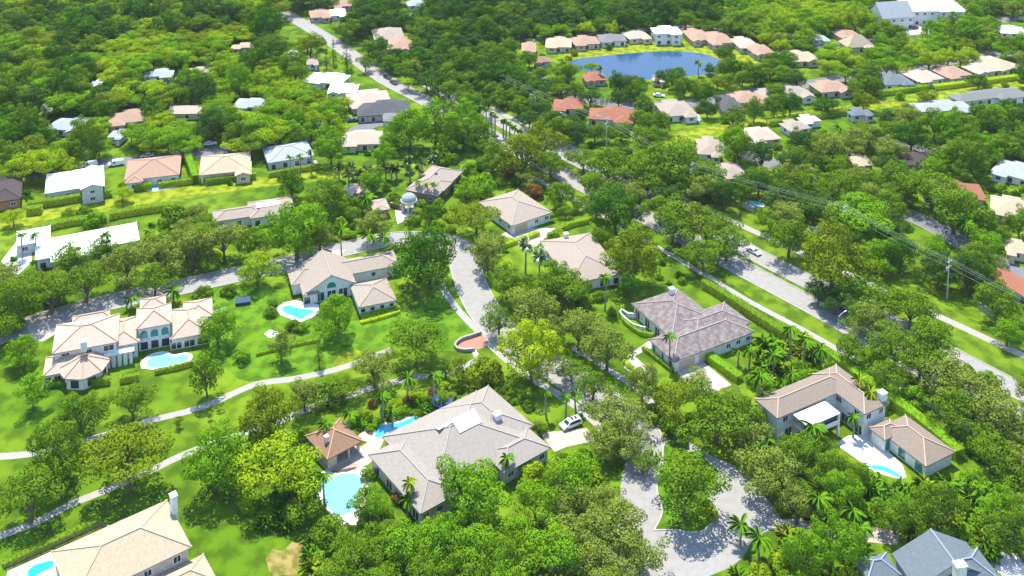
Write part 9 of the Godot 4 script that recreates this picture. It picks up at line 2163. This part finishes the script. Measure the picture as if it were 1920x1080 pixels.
	distant("oak",4,"pine",[[-16.8,-489.2,1.24],[51.7,-388.1,.99],[52.3,-413.7,1.04],[42.5,-400.3,.98],[-29.2,-530.7,1.26],[-15.5,-427.2,1.02],[-225.2,-490.6,1.11],[153.1,-424.3,.95],[11.1,-403.7,.9],[-130.6,-513.5,1.14],[46.6,-516.2,1.14],[-151.8,-522.4,1.14],[-61.5,-544.9,1.18],[-24.5,-544.1,1.14],[91.6,-506.0,1.04],[-185.9,-548.9,1.12],[-53.4,-503.7,1.02],[-34.0,-506.6,1.01],[-80.2,-506.9,.99],[49.4,-521.8,1.01],[55.5,-546.4,1.05]], far_oaks)
	distant("oak",3,"fresh",[[162.7,-436.3,1.1],[143.0,-429.2,1.07],[-138.3,-465.8,1.11],[174.5,-441.7,1.02],[181.7,-529.2,1.2],[133.6,-466.5,1.05],[192.0,-537.1,1.14],[-181.0,-433.2,.93],[189.6,-458.0,.95],[166.6,-454.9,.93]], far_oaks)
	distant("oak",0,"lime",[[205.3,-452.1,1.13],[188.3,-445.8,1.1],[123.1,-487.1,1.13],[153.1,-442.9,1.02]], far_oaks)
	distant("oak",1,"fresh",[[196.1,-467.5,1.15],[141.0,-448.7,1.1],[247.0,-540.4,1.27],[207.6,-488.9,1.15],[116.4,-431.9,1],[265.5,-529.5,1.22],[122.1,-481.6,1.11],[24.4,-487.3,1.12],[223.5,-457.1,1.02],[211.0,-473.6,1.04],[15.8,-484.4,.98],[164.1,-546.2,1.05]], far_oaks)
	distant("oak",3,"olive",[[106.5,-428.9,1.04],[-190.4,-497.7,1.18],[-119.9,-549.4,1.22]], far_oaks)
	distant("oak",4,"sage",[[225.6,-495.7,1.19],[258.5,-521.7,1.18],[-42.8,-436.4,.97],[33.2,-283.6,.61],[209.7,-546.0,1.1],[273.4,-545.2,1.02]], far_oaks)
	distant("oak",0,"olive",[[-239.2,-459.3,1.09],[-143.8,-466.6,.99],[-114.3,-455.0,.96],[-163.7,-472.1,.99],[-154.2,-481.6,.89]], far_oaks)
	distant("oak",1,"lime",[[185.1,-459.9,1.09]], far_oaks)
	distant("oak",1,"sage",[[132.5,-369.3,.88],[108.1,-497.9,1.17],[165.4,-378.4,.89],[140.4,-481.5,1.13],[4.7,-330.8,.76],[148.8,-523.1,1.06]], far_oaks)
	distant("oak",4,"fresh",[[-124.3,-445.1,1.05],[226.2,-474.6,1.11],[21.0,-431.2,1],[176.1,-477.5,1.01],[203.2,-465.0,.99],[47.6,-416.1,.88],[109.1,-507.8,1.04]], far_oaks)
	distant("oak",3,"lime",[[35.4,-488.1,1.12],[124.6,-464.9,.96]], far_oaks)
	distant("oak",4,"olive",[[-156.6,-477.0,1.09],[-143.2,-490.6,1.09],[-151.4,-444.2,.95]], far_oaks)
	distant("oak",3,"sage",[[189.2,-532.1,1.19],[238.6,-528.1,1.14],[243.1,-536.4,1.08],[272.4,-539.4,1.02]], far_oaks)
	distant("oak",2,"lime",[[184.0,-455.2,.99],[48.8,-490.8,.97],[120.4,-476.0,.92]], far_oaks)
	distant("oak",1,"olive",[[76.3,-415.4,.9],[209.3,-465.3,.99]], far_oaks)
	distant("oak",4,"lime",[[199.6,-447.1,.94],[184.3,-464.8,.89]], far_oaks)
